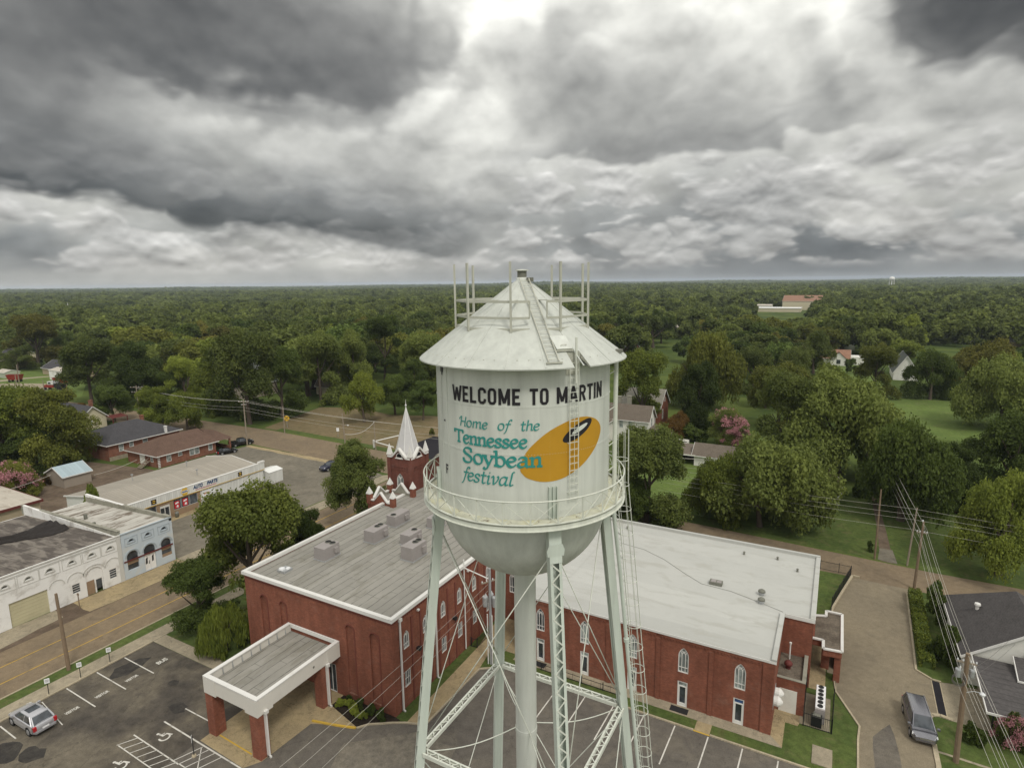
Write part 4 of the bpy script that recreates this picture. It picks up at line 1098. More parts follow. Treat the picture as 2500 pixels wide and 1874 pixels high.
# the front car parks
sheet('parking_lot', [(-31.65, -80), (-13.3, -80), (-6.4, -80), (3.2, -80), (60, -80), (60, -30), (36.75, -10), (36.8, 10.95), (5.2, 10.95), (3.2, 9.4), (2.95, .6), (1.2, -.05), (-1.6, -1.8), (-2.3, -2.75), (-6.4, -3.0), (-13.3, -3.4), (-31.65, -3.4)], .012, M['asphalt_lot'])
sheet('parking_lot', wobble([(-31.65, -60), (-13.35, -60), (-13.35, -3.5), (-31.65, -3.4)], .03, 3, 1), .018, M['asphalt_dark'])
sheet('driveway', [(-13.35, -10.15), (-7.4, -10.4), (-6.6, -9.2), (-6.45, -6.7), (-6.3, -4.2), (-4.2, -3.2), (-2.2, -2.62), (-1.1, -1.2), (-6.4, -1.6), (-6.4, 0), (-13.35, 0)], .026, M['concrete_tan'])
sheet('asphalt_patch', wobble([(-2.1, -4.6), (2.8, -.55), (6.9, -.4), (7.3, -2.6), (3.5, -6), (-1.0, -7.2)], .12, .8, 2), .018, M['patch_pale'])
mb = MB()
for cx, cy, rx, ry, sd in ((-24.6, -17.9, 1.35, .95, 1), (-19.0, -8.6, .95, .75, 2), (-22.8, -6.6, .6, .5, 3), (-29.3, -7.2, 1.2, 2.0, 4), (-26.9, -18.9, 1.6, 1.2, 6)):
    rng = random.Random(sd); p = [(cx + rx * math.cos(2*math.pi*i/14) * rng.uniform(.7, 1.15), cy + ry * math.sin(2*math.pi*i/14) * rng.uniform(.7, 1.15)) for i in range(14)]; mb.sheet(p, .023)
structure(mb.build('asphalt_patch', M['patch']))
sheet('asphalt_patch', [(-13.4, -8.3), (-13.4, -3.6), (-6.45, -2.9), (-6.45, -3.2), (-13.0, -8.3)], .033, M['patch']) if False else None

mb = MB(); z = .030
def stripe(a, b, w=.11):
    a, b = np.array(a, float), np.array(b, float); d = (b - a) / np.linalg.norm(b - a); n_ = np.array((-d[1], d[0])) * w / 2
    mb.sheet([a - n_, b - n_, b + n_, a + n_], z)
for y in (-6.55, -9.3, -12.07): stripe((-31.5, y), (-26.1, y - .08))
stripe((-31.4, -14.2), (-26.2, -14.85), .08); stripe((-31.1, -17.6), (-28.0, -17.65))
stripe((-31.1, -20.4), (-26, -20.4)); stripe((-18.3, -8.3), (-14.3, -8.3)); stripe((-18.4, -10.25), (-7.5, -10.5), .13)
stripe((-19.2, -12.5), (-12.5, -12.66)); stripe((-19.1, -13.85), (-12.4, -14.02), .09)
for a in (-19.1, -18.2, -17.2, -16.2, -15.2, -14.3, -13.4): stripe((a + .6, -12.55), (a - .15, -13.9), .08)
for a in (-13.2, -12.45, -11.65, -10.75): stripe((a + .75, -10.5), (a - .05, -12.62), .08)
stripe((-12.5, -10.6), (-10.2, -12.6), .08); stripe((-12.5, -12.6), (-9.0, -12.66), .09)
for x in (11.4, 14.2, 17.0, 19.85, 22.65, 25.5, 28.3, 31.07): stripe((x, 10.8), (x - .1, 5.9))
structure(mb.build('road_markings', M['paint_white']))
mb = MB(); z = .031
def ground_text(body, y0, y1, x_base, x_top):
    vs, fs = fit_text(body, 0, 1, 0, 1, bold=.035)
    mb.add([(x_base + (x_top - x_base) * v[1], y0 + (y1 - y0) * v[0], z) for v in vs], fs)
ground_text('VISITOR', -14.05, -12.85, -27.3, -27.72); ground_text('VISITOR', -11.5, -10.3, -27.2, -27.62); ground_text('VISITOR', -8.75, -7.55, -27.1, -27.52)
ground_text('BUS', -5.55, -4.5, -27.05, -27.65)
def wheelchair(cx, cy, s):
    # drawn on the asphalt: head, back, seat, wheel; top of the symbol towards -x
    def P2(a, b): return (cx - b * s, cy + a * s)
    def bar(a, b, w=.12):
        p, q = np.array(P2(*a)), np.array(P2(*b)); d = (q - p) / np.linalg.norm(q - p); n_ = np.array((-d[1], d[0])) * w * s / 2
        mb.sheet([p - n_, q - n_, q + n_, p + n_], z + .0004 * len(mb.f) / 10)
    pts = [(.0 + .36 * math.cos(t), -.12 + .36 * math.sin(t)) for t in [math.radians(150 + 255 * i / 14) for i in range(15)]]
    for i in range(14): bar(pts[i], pts[i + 1], .13)
    bar((-.02, .52), (.04, .05), .15); bar((.04, .10), (.34, .08), .12); bar((.30, .10), (.46, -.38), .13); bar((.0, .30), (.28, .28), .10)
    mb.sheet([P2(-.04 + .11 * math.cos(2*math.pi*i/10), .66 + .11 * math.sin(2*math.pi*i/10)) for i in range(10)], z + .003)
wheelchair(-16.6, -11.4, 1.15); wheelchair(-16.7, -15.0, 1.15)
structure(mb.build('road_markings', M['paint_white']))
mb = MB()
mb.sheet([(-12.4, -9.0), (-8.0, -9.15), (-8.0, -9.02), (-12.4, -8.88)], .034)
structure(mb.build('road_markings', M['paint_yellow_new']))
def kerb_path(name, pts, w, h, mat):
    mb = MB()
    for a, b in zip(pts, pts[1:]):
        a3, b3 = np.array((a[0], a[1], h / 2 - .04)), np.array((b[0], b[1], h / 2 - .04)); mb.beam(a3, b3, w, h + .08)
    return structure(mb.build(name, mat))
kerb_path('kerb', [(-6.45, -3.9), (-5.0, -3.55), (-3.6, -3.15), (-2.3, -2.72)], .17, .14, M['paint_yellow_new'])
kerb_path('kerb', [(-2.25, -2.70), (-1.6, -1.85), (.1, -.75), (1.2, -.15), (2.95, .5), (3.1, 9.4), (5.3, 10.98), (24.2, 11.02)], .15, .13, M['kerb'])
kerb_path('kerb', [(24.2, 11.02), (25.6, 11.02)], .15, .05, M['paint_yellow_new'])
kerb_path('kerb', [(25.6, 11.02), (36.75, 11.0), (36.85, 16.4), (37.0, 18.2), (35.1, 22.4), (34.9, 25.2)], .16, .13, M['kerb'])

# around the church
sheet('pavement', [(1.25, -.1), (2.95, .6), (3.1, 9.3), (2.6, 12.4), (2.2, 13.3), (5.6, 13.3), (5.6, 18.9), (.1, 18.9), (1.0, 12.4)], .05, M['concrete_tan'])
sheet('lawn', [(.02, -.1), (1.25, -.1), (1.05, 12.3), (.02, 12.3)], .046, M['lawn'])
sheet('planting_bed', [(-6.4, 0), (-6.4, -1.6), (-2.3, -2.6), (-1.5, -1.75), (.2, -.7), (.6, -.1), (0, 0)], .05, M['mulch'])
sheet('lawn', [(3.2, 9.5), (5.3, 11.0), (36.75, 11.05), (36.85, 16.4), (37.0, 18.2), (35.1, 22.4), (34.9, 25.2), (32.6, 25.2), (30.2, 12.4), (5.5, 12.35), (3.2, 12.3)], .030, M['lawn'])
sheet('pavement', rect(5.4, 31.2, 12.35, 13.55), .05, M['concrete'])
sheet('pavement', rect(24.25, 25.55, 11.05, 12.35), .052, M['concrete_tan'])
sheet('pavement', [(30.2, 13.5), (30.2, 17.2), (32.6, 17.2), (32.2, 15.75), (31.2, 15.75), (31.2, 12.4)], .054, M['concrete_tan'])
sheet('pavement', rect(32.6, 34.2, 21.8, 31), .05, M['concrete_tan'])
sheet('concrete_pad', rect(32.3, 34.7, 16.2, 20.9), .06, M['concrete'])
mb = MB(); mb.box(33.45, 34.95, 11.8, 14.0, -.05, .10); structure(mb.build('concrete_pad', M['concrete']))
sheet('lawn', [(32.9, 31.2), (34.2, 31.2), (34.4, 38.6), (36.5, 48.6), (32.9, 48.6)], .034, M['lawn'])
kerb_path('kerb', [(34.3, 31.2), (34.6, 38.6), (36.8, 48.6), (37.6, 48.5)], .25, .30, M['kerb'])

# the lane on the right side and the plots beyond it
sheet('lane', [(36.7, 11), (36.9, 16.5), (37.05, 18.2), (35.15, 22.4), (34.3, 25.2), (34.3, 38.6), (36.6, 48.4), (42.9, 48.2), (42.3, 29.6), (43.4, 28.5), (43.4, 23.2), (42.5, 22.3), (42.4, 16), (41, 4), (40, -10), (60, -30), (36.7, -12)], .016, M['asphalt_lane'])
sheet('asphalt_patch', wobble([(38.0, 17.5), (39.4, 19.8), (39.9, 16), (39.6, 8), (37.9, 6)], .06, 1, 9), .022, M['asphalt_lot'])
sheet('driveway', [(43.5, 28.5), (43.5, 23.0), (47.2, 21.8), (47.2, 29.4)], .020, M['concrete'])
sheet('drain_strip', [(43.35, 28.6), (43.95, 28.6), (43.9, 23.2), (43.3, 23.2)], .034, M['asphalt_new'])
kerb_path('kerb', [(43.3, 28.6), (43.25, 23.2)], .08, .05, M['kerb']); kerb_path('kerb', [(44.0, 28.6), (43.95, 23.2)], .08, .05, M['kerb'])
kerb_path('kerb', [(42.7, 46.7), (42.15, 29.7), (43.4, 28.65), (44.1, 28.6)], .18, .14, M['kerb'])
kerb_path('kerb', [(44.3, 22.9), (43.4, 23.1), (42.75, 22.9), (42.45, 22.2), (42.5, 16.2), (41.3, 4), (40, -8)], .36, .13, M['kerb'])
sheet('lawn', [(42.6, 22.3), (43.2, 22.9), (44.4, 22.8), (58, 22.8), (70, 10), (60, -28), (41, -6), (41.4, 4), (42.6, 16)], .032, M['lawn'])
sheet('pavement', [(42.6, 17.9), (42.6, 18.15), (62, 17.2), (62, 16.9)], .037, M['concrete'])
sheet('lawn', [(42.3, 29.7), (43.4, 28.7), (47, 29.0), (47, 46.4), (42.9, 46.4)], .032, M['lawn'])
sheet('driveway', [(40.3, 55.6), (41.9, 55.4), (41.6, 68), (41.0, 84), (40.2, 84), (40.4, 68)], .010, M['dirt'])
sheet('driveway', [(40.0, 55.9), (42.3, 55.5), (42.0, 60.2), (40.4, 60.2)], .020, M['asphalt_grey'])
sheet('lawn', [(9, 58), (46, 55.3), (130, 54), (130, 90), (44, 82), (20, 82)], 0.0048, M['lawn'])
sheet('lawn', [(46, 136), (70, 136), (70, 192), (46, 192)], 0.0056, M['lawn_bright'])
sheet('lawn', [(2, 62), (24, 60), (24, 118), (-8, 118)], 0.0064, M['lawn_bright'])
sheet('lawn', [(26, 225), (46, 225), (46, 300), (22, 300)], 0.0072, M['lawn_bright'])
sheet('lawn', [(-118, 150), (-86, 150), (-80, 230), (-130, 230)], 0.0080, M['lawn_bright'])

# left side: shop car park, back yards, dry lawn, fields
sheet('parking_lot', [(-65, 10.5), (-49.2, 10.5), (-48.0, 18), (-47.8, 53.6), (-55, 55.6), (-64, 55.9), (-93, 56.6), (-94.2, 33.5), (-84, 33), (-84, 39), (-65, 38.6)], .008, M['asphalt_grey'])
sheet('pavement', [(-65.1, 14), (-63.4, 14), (-63.4, 27), (-65.1, 27)], .014, M['concrete_tan'])
sheet('pavement', wobble([(-93, 55.5), (-93, 56.9), (-64, 56.3), (-52, 55.4), (-52, 54.2)], .15, 2, 8), .016, M['concrete_tan'])
sheet('yard', [(-125, 8), (-84, 8), (-84, 34), (-96, 34), (-120, 30)], .007, M['dirt'])
sheet('lawn', [(-105, 70.8), (-78, 69.2), (-57, 68.2), (-57, 84), (-38, 84), (-30, 100), (-66, 105), (-84, 99), (-100, 103), (-112, 98)], .006, M['lawn_tan'])
sheet('grass_verge', [(-100, 70.4), (-57, 68.0), (-57, 69.6), (-76, 71.4), (-100, 72.6)], .009, M['lawn'])
sheet('parking_lot', [(-57, 68.2), (-28, 65.4), (-28, 84), (-57, 84)], .011, M['asphalt_new'])
fld = [G(*q)[:2] for q in ((0, 958), (120, 960), (190, 953), (190, 925), (0, 925))]
sheet('lawn', [G(*q)[:2] for q in ((-60, 990), (60, 985), (200, 968), (215, 920), (60, 905), (-60, 915))], 0.0088, M['lawn_bright'])
sheet('gravel_yard', wobble([tuple(G(*q)[:2]) for q in ((-20, 950), (60, 957), (118, 952), (120, 937), (70, 936), (30, 935), (-20, 938))], .5, 6, 4), .011, M['concrete'])
sheet('farm_track', [G(*q)[:2] for q in ((-30, 935), (60, 925), (125, 919), (125, 917), (60, 922), (-30, 930))], .015, M['concrete'])

# ------------------------------------------------------------------ the church
def gothic_window(par, fc, a, z0, z1, w, d=.0, lights=3, rise=None, sub=.28, glass='glass'):
    """pointed traceried window: frame, glass, glazing bars; the wall keeps its opening"""
    rise = rise or w * .95; o = arch(a - w/2, a + w/2, z0, z1, rise, 8, True)
    mb = MB(); fc.ring(mb, o, shrink(o, .07), d - .14, d - .02); f = mb.build('window', M['trim'], par)
    mb = MB(); fc.plate(mb, shrink(o, .04), d - .15, d - .125); mb.build('pane', M[glass], f)
    mb = MB(); zs = z1 - rise
    for k in range(1, lights):
        x = a - w/2 + w * k / lights; fc.rect(mb, x - .025, x + .025, z0 + .05, zs + rise * .25, d - .12, d - .05)
    for zz in (z0 + (z1 - z0) * sub,): fc.rect(mb, a - w/2 + .05, a + w/2 - .05, zz - .025, zz + .025, d - .121, d - .06)
    for k in range(lights):                                     # interlacing pointed tracery
        x0 = a - w/2 + w * k / lights; x1 = x0 + w / lights
        t = arch(x0, x1, zs, zs + rise * .55, rise * .55, 5, True)[2:]
        for p, q in zip(t, t[1:]): mb.beam(fc.pt(p[0], p[1], d - .09), fc.pt(q[0], q[1], d - .09), .06, .05, up=fc.n)
    for s in (-1, 1):
        mb.beam(fc.pt(a, zs + rise * .32, d - .09), fc.pt(a + s * w * .25, zs + rise * .72, d - .09), .05, .04, up=fc.n)
    mb.build('glazing_bars', M['trim'], f); return f


def slit_window(par, fc, a, z0, z1, w, glass='glass', bars=1, cross=1, mat='trim', name='window'):
    mb = MB(); o = [(a - w/2, z0), (a + w/2, z0), (a + w/2, z1), (a - w/2, z1)]
    fc.ring(mb, o, shrink(o, .06), -.12, -.02); f = mb.build(name, M[mat], par)
    mb = MB(); fc.plate(mb, shrink(o, .03), -.13, -.105); mb.build('pane', M[glass], f)
    mb = MB()
    for k in range(1, bars + 1): x = a - w/2 + w * k / (bars + 1); fc.rect(mb, x - .02, x + .02, z0 + .03, z1 - .03, -.10, -.05)
    for k in range(1, cross + 1): x = z0 + (z1 - z0) * k / (cross + 1); fc.rect(mb, a - w/2 + .03, a + w/2 - .03, x - .02, x + .02, -.101, -.055)
    mb.build('glazing_bars', M[mat], f); return f


def pinnacle(par, x, y, z0, w, h, cap_h, brick='brick'):
    mb = MB(); mb.box(x - w/2, x + w/2, y - w/2, y + w/2, z0, z0 + h); b = mb.build('pinnacle', M[brick], par)
    mb = MB(); c = w / 2 + .03; mb.box(x - c, x + c, y - c, y + c, z0 + h, z0 + h + .10)
    mb.add([(x-c, y-c, z0+h+.1), (x+c, y-c, z0+h+.1), (x+c, y+c, z0+h+.1), (x-c, y+c, z0+h+.1), (x, y, z0+h+cap_h)], [(0,1,4),(1,2,4),(2,3,4),(3,0,4)])
    mb.build('pinnacle_cap', M['trim'], b); return b


def build_church():
    c = thing('church', 'red brick church with grey flat roof, white edged parapets, pointed windows and a spire', 'church', (-10, 10, 0))
    X0, X1, ZT = -19.6, 0.0, 9.62
    # hall with the grey roof
    F1 = Facade((X0, 0, 0), (1, 0, 0), (0, -1, 0)); F2 = Facade((0, 0, 0), (0, 1, 0), (1, 0, 0)); W_ = X1 - X0
    mb = MB(); mb.box(X0 + .16, X1 - .16, .16, 31.0, -.2, 9.2)
    blind = [(2.25, 3.25), (5.1, 6.05), (14.0, 15.05), (16.95, 18.05)]
    F1.wall(mb, [(0, -.1), (W_, -.1), (W_, 9.45), (0, 9.45)], [arch(a0, a1, .6, 7.75, .5, 8) for a0, a1 in blind] + [[(11.2, 0.02), (12.4, 0.02), (12.4, 3.0), (11.2, 3.0)]], -.15, 0)
    ys = [1.95, 4.85, 7.78, 10.72, 13.62, 16.5]
    F2.wall(mb, [(.152, -.1), (31, -.1), (31, 9.45), (.152, 9.45)], [arch(y - .41, y + .41, 5.85, 7.62, .72, 8, True) for y in ys] + [[(y - .41, 2.0), (y + .41, 2.0), (y + .41, 3.62), (y - .41, 3.62)] for y in ys], -.15, 0)
    mb.box(X0 + .001, X0 + .158, .16, 31, -.1, 9.45)
    hall = mb.build('hall_walls', M['brick'], c)
    mb = MB()
    for a0, a1 in blind:                                        # edges of the blind arches, their shadow lines painted as dark brick
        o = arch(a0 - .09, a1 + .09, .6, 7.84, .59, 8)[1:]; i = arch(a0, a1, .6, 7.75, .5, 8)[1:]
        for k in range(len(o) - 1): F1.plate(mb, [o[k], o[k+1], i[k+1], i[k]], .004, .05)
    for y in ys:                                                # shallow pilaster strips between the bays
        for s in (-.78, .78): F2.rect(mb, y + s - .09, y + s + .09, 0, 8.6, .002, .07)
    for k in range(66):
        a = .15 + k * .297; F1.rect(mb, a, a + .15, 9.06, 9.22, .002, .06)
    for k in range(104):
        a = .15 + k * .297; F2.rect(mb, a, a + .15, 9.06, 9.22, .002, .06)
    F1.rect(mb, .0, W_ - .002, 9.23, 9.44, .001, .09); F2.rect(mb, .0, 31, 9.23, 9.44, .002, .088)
    mb.build('brick_mouldings', M['brick_shade'], hall)
    for y in ys:
        gothic_window(c, F2, y, 5.85, 7.62, .82, lights=3, rise=.72, sub=.25)
        slit_window(c, F2, y, 2.0, 3.62, .82, bars=2, cross=1)
    mb = MB()                                                   # parapet edging, returned round the entrance tower
    for a, b in (((X0, 0), (X1, 0)), ((X1, 0), (X1, 31)), ((X0, 0), (X0, 21.7))):
        d = np.array(b, float) - np.array(a); d /= np.linalg.norm(d); e = d * .19
        mb.beam((a[0] - e[0], a[1] - e[1], 9.62), (b[0] + e[0], b[1] + e[1], 9.62 + (.001 if a[0] == b[0] else 0)), .40, .34)
    mb.build('parapet_edging', M['trim'], c)
    mb = MB(); mb.sheet(rect(X0 + .17, X1 - .17, .17, 31), 9.36); mb.build('flat_roof', M['roll'], c)
    mb = MB(); mb.box(X0 - .3, X0 + .2, 21.0, 31, 9.3, 9.55); mb.build('roof_return', M['trim'], c)
    for y in (1.0, 6.35):                                       # rain heads and downpipes
        mb = MB(); mb.box(.02, .30, y - .17, y + .17, 9.05, 9.36); mb.box(.06, .20, y - .07, y + .07, .05, 9.05); mb.box(.06, .34, y - .07, y + .07, .02, .14); mb.build('downpipe', M['trim'], c)
    for y in (3.6, 12.2): mb = MB(); mb.box(.09, .30, y - .12, y + .12, 8.78, 8.92); mb.build('overflow_spout', M['trim'], c)
    for y, z in ((3.5, 4.95), (9.5, 4.8)):
        mb = MB(); mb.box(.0, .34, y - .16, y + .16, z - .1, z + .15); mb.box(.34, .4, y - .2, y + .2, z - .14, z + .2); mb.build('wall_lamp', M['black_iron'], c)
    mb = MB(); F1.plate(mb, [(11.25, .03), (12.35, .03), (12.35, 2.95), (11.25, 2.95)], -.14, -.10); d = mb.build('side_door', M['glass'], c)
    mb = MB(); F1.ring(mb, [(11.2, .02), (12.4, .02), (12.4, 3.0), (11.2, 3.0)], [(11.28, .06), (12.32, .06), (12.32, 2.92), (11.28, 2.92)], -.12, -.03); F1.rect(mb, 11.77, 11.83, .06, 2.9, -.11, -.05); mb.build('door_frame', M['trim'], d)
    # entrance porch roof on brick piers
    x0, x1, y0, y1, zb, zt = -13.35, -6.55, -9.25, -.02, 4.28, 5.62
    mb = MB(); mb.box(x0, x1, y0, y0 + .22, zb, zt); mb.box(x1 - .22, x1, y0 + .221, y1, zb, zt); mb.box(x0, x0 + .22, y0 + .221, y1, zb, zt)
    for xa, xb in ((x0 - .05, x0 + 1.5), (x1 - 1.5, x1 + .05)): mb.box(xa, xb, y0 - .05, y0 + .25, zb - .16, zt - .06)
    for xa, xb in ((x0 - .05, x0 + .25), (x1 - .25, x1 + .05)): mb.box(xa, xb, y0 + .251, y0 + 1.5, zb - .16, zt - .06); mb.box(xa, xb, y1 - 1.55, y1, zb - .16, zt - .06)
    f = mb.build('canopy_fascia', M['fascia'], c)
    mb = MB(); t = .34
    mb.box(x0 - .05, x1 + .05, y0 - .05, y0 + t, zt, zt + .10); mb.box(x0 - .05, x0 + t, y0 + t + .001, y1, zt, zt + .10); mb.box(x1 - t, x1 + .05, y0 + t + .001, y1, zt, zt + .10); mb.box(x0 + t, x1 - t, y1 - .12, y1, zt - .3, zt + .10)
    for px_ in (x0 - .055, x1 + .055):
        for yy in (y0 - .055, y1 - 1.5): mb.box(px_, px_ + (1.4 if px_ < -10 else -1.4) * (1 if yy < -5 else .4), yy, yy + (1.4 if yy < -5 else 1.45), zt + .1005, zt + .15) if False else None
    mb.build('canopy_coping', M['trim'], f)
    mb = MB(); mb.box(x0 + .23, x1 - .23, y0 + .23, y1, 4.75, 4.86); mb.build('canopy_roof', M['roll'], c)
    mb = MB()
    for k in range(9): yy = y0 + .7 + k * .98; mb.add([(x0 + .23, yy - .04, 4.87), (x0 + .23, yy + .04, 4.87), (x0 + .23, yy + .04, 5.5), (x0 + .23, yy - .04, 5.5), (x0 + .42, yy, 4.87)], [(0, 1, 2, 3), (0, 3, 4), (1, 4, 2), (2, 4, 3)])
    mb.build('parapet_bracket', M['steel'], f)
    mb = MB()
    for yy in (-8.0, -3.2): mb.box(x1 + .002, x1 + .02, yy - .09, yy + .09, 4.85, 5.05)
    mb.build('scupper', M['vent'], f)
    for px_, py_ in ((-12.95, -8.72), (-7.15, -8.72), (-7.15, -1.8), (-12.95, -1.8)):
        mb = MB(); mb.box(px_ - .5, px_ + .5, py_ - .5, py_ + .5, -.05, zb - .1); mb.build('canopy_pier', M['brick'], c)
    for yy in (-8.55, -1.72): mb = MB(); mb.box(x1 + .052, x1 + .30, yy - .17, yy + .17, 4.12, 4.42); mb.box(-6.64, -6.36, yy - .07, yy + .07, .05, 4.12); mb.box(-6.64, -6.2, yy - .07, yy + .07, .03, .17); mb.build('downpipe', M['trim'], c)
    mb = MB()
    for yy in (-.5, -1.7): mb.tube([(-8.6, yy, .1), (-8.6, yy, 1.1), (-7.9, yy, 1.1), (-7.9, yy, .1)], .025)
    for k in range(3): mb.box(-8.9, -7.65, -.45 - .28 * k - .28, -.45 - .28 * k, 0.02, .5 - .15 * k)
    mb.build('entrance_steps', M['concrete'], c)
    # entrance tower stub with gabled parapets and four pinnacles
    ex0, ex1, ey0, ey1 = -22.3, -17.9, 21.7, 26.2
    mb = MB(); mb.box(ex0, ex1, ey0, ey1, -.2, 9.35); e = mb.build('entrance_walls', M['brick'], c)
    mb = MB(); mb.sheet(rect(ex0 + .2, ex1 - .2, ey0 + .2, ey1 - .2), 9.37); mb.build('entrance_roof', M['roll'], c)
    def gable(p0, p1, z0, z1, m, th=.22):
        p0, p1 = np.array((*p0, 0.)), np.array((*p1, 0.)); d = p1 - p0; nn = np.array((-d[1], d[0], 0)); nn /= np.linalg.norm(nn); mid = (p0 + p1) / 2; L = np.linalg.norm(d); u = d / L
        prof = [(0, 9.3), (L, 9.3), (L, z0), (L * .80, z0), (L * .5, z1), (L * .20, z0), (0, z0)]
        mb = MB(); mb.slab([p0 + u * a + np.array((0, 0, z)) for a, z in prof], nn * th); g = mb.build('gable_parapet', M[m], c)
        mb = MB(); cp = [(L, z0), (L * .80, z0), (L * .5, z1), (L * .20, z0), (0, z0)]
        for a, b in zip(cp, cp[1:]): mb.beam(p0 + u * a[0] + nn * th / 2 + np.array((0, 0, a[1] + .05)), p0 + u * b[0] + nn * th / 2 + np.array((0, 0, b[1] + .05)), th + .16, .16)
        mb.build('gable_coping', M['trim'], g)
    gable((ex0 + .3, ey0 + .1), (ex1 - .3, ey0 + .1), 9.75, 11.0, 'brick'); gable((ex0 + .35, ey1), (ex1 - .35, ey1), 9.75, 11.0, 'stone_cap'); gable((ex0 + .3, ey0 + .4), (ex0 + .3, ey1 - .4), 9.75, 10.9, 'stone_cap'); 
    for px_, py_ in ((ex0 + .2, ey0 + .2), (ex1 - .1, ey0 + .2), (ex0 + .2, ey1), (ex1 - .1, ey1)): pinnacle(c, px_, py_, 9.2, .62, 1.4, 1.05)
    # steeple
    sx0, sx1, sy0, sy1, zs = -23.15, -19.2, 27.4, 31.3, 14.45
    FL = Facade((sx0, sy0, 0), (1, 0, 0), (0, -1, 0)); FR = Facade((sx1, sy0, 0), (0, 1, 0), (1, 0, 0)); sw = sx1 - sx0
    mb = MB(); mb.box(sx0 + .2, sx1 - .2, sy0 + .2, sy1, -.2, 14.2)
    for f_ in (FL, FR):
        g = [(0, -.1), (sw, -.1), (sw, zs - .1), (sw * .82, zs - .05), (sw * .5, zs + 1.15), (sw * .18, zs - .05), (0, zs - .1)]
        hol = [arch(sw * .5 - .48, sw * .5 + .48, zs - .1, zs + .5, .48, 8)] + ([arch(sw * .5 - .62, sw * .5 + .62, 8.9, 11.95, 1.1, 8, True)] if f_ is FL else [])
        f_.wall(mb, [(q[0] if f_ is FL else max(q[0], .192), q[1]) for q in g], hol, -.19, 0)
        f_.rect(mb, .4, sw - .4, 12.95, 13.15, .002, .07); f_.rect(mb, .4, sw - .4, 12.45, 12.6, .002, .05)
        for k in range(10): f_.rect(mb, .5 + k * .3, .65 + k * .3, 12.62, 12.93, .002, .06)
    mb.box(sx0, sx0 + .19, sy0, sy1, -.1, zs); mb.box(sx0, sx1, sy1 - .01, sy1 + .18, -.1, zs)
    stp = mb.build('steeple_walls', M['brick_dark'], c)
    for f_ in (FL, FR):
        mb = MB(); a = [(sw + .05, zs - .05), (sw * .82, zs - .05), (sw * .5, zs + 1.2), (sw * .18, zs - .05), (-.05, zs - .05)]
        for p, q in zip(a, a[1:]): mb.beam(f_.pt(p[0], p[1], 0.0), f_.pt(q[0], q[1], 0.0), .5, .24)
        mb.build('gable_coping', M['trim'], stp)
        mb = MB(); o = arch(sw * .5 - .48, sw * .5 + .48, zs - .1, zs + .5, .48, 8); f_.ring(mb, arch(sw * .5 - .56, sw * .5 + .56, zs - .18, zs + .58, .56, 8), o, -.02, .05); f_.rect(mb, sw * .5 - .7, sw * .5 + .7, zs - .28, zs - .16, -.02, .12); w = mb.build('lunette', M['trim'], stp)
        mb = MB(); f_.plate(mb, o, -.12, -.10); mb.build('lunette_opening', M['dark_void'], w)
    gothic_window(c, FL, sw * .5, 8.9, 11.95, 1.24, lights=2, rise=1.1, sub=.33, glass='glass_pale')
    for px_, py_ in ((sx0 + .12, sy0 + .12), (sx1 - .12, sy0 + .12), (sx1 - .12, sy1 - .12), (sx0 + .12, sy1 - .12)):
        mb = MB(); mb.box(px_ - .30, px_ + .30, py_ - .30, py_ + .30, -.1, zs + .15); b = mb.build('corner_buttress', M['brick_dark'], c)
        mb = MB(); k_ = .33; z0 = zs + .15; mb.box(px_ - k_, px_ + k_, py_ - k_, py_ + k_, z0, z0 + .12); mb.add([(px_-k_, py_-k_, z0+.12), (px_+k_, py_-k_, z0+.12), (px_+k_, py_+k_, z0+.12), (px_-k_, py_+k_, z0+.12), (px_, py_, z0 + 1.7)], [(0,1,4),(1,2,4),(2,3,4),(3,0,4)])
        mb.build('pinnacle_cap', M['trim'], b)
    mb = MB(); cx, cy = (sx0 + sx1) / 2, (sy0 + sy1) / 2; oc = [(cx + 1.86 * math.cos(math.radians(22.5 + 45 * k)), cy + 1.86 * math.sin(math.radians(22.5 + 45 * k)), zs + .25) for k in range(8)]
    ob_ = [(cx + 2.05 * math.cos(math.radians(22.5 + 45 * k)), cy + 2.05 * math.sin(math.radians(22.5 + 45 * k)), zs - .35) for k in range(8)]
    ap = (cx, cy, 21.5)
    mb.add(ob_ + oc + [ap], [(k, (k+1) % 8, 8 + (k+1) % 8, 8 + k) for k in range(8)] + [(8 + k, 8 + (k+1) % 8, 16) for k in range(8)]); spire = mb.build('spire', M['spire'], c)
    mb = MB()
    for q in oc: mb.beam(q, np.array(ap) - (0, 0, .1), .07, .05)
    mb.build('spire_hips', M['metal_white'], spire)
    mb = MB(); mb.tube([(cx, cy, 21.3), (cx, cy, 22.55)], [.07, .012], 6); mb.lathe((cx, cy), [(.01, 21.45), (.13, 21.6), (.13, 21.7), (.01, 21.85)], 10); mb.build('finial', M['trim'], spire)
    # nave beside the steeple, with a raking stone coping
    mb = MB(); g = [(-20.6, -.1), (-9, -.1), (-9, 14.0), (-17.4, 14.0), (-18.66, 12.7), (-20.6, 10.1)]
    mb.slab([(a, 31.5, z) for a, z in g], (0, .3, 0)); mb.box(-19.2, -9, 31.8, 47, -.1, 12.8); nv = mb.build('nave_walls', M['brick_dark'], c)
    mb = MB(); mb.beam((-20.7, 31.55, 10.05), (-17.4, 31.55, 14.2), .6, .22); mb.beam((-17.4, 31.55, 14.2), (-9, 31.55, 14.2), .6, .22); mb.build('nave_coping', M['stone_cap'], nv)
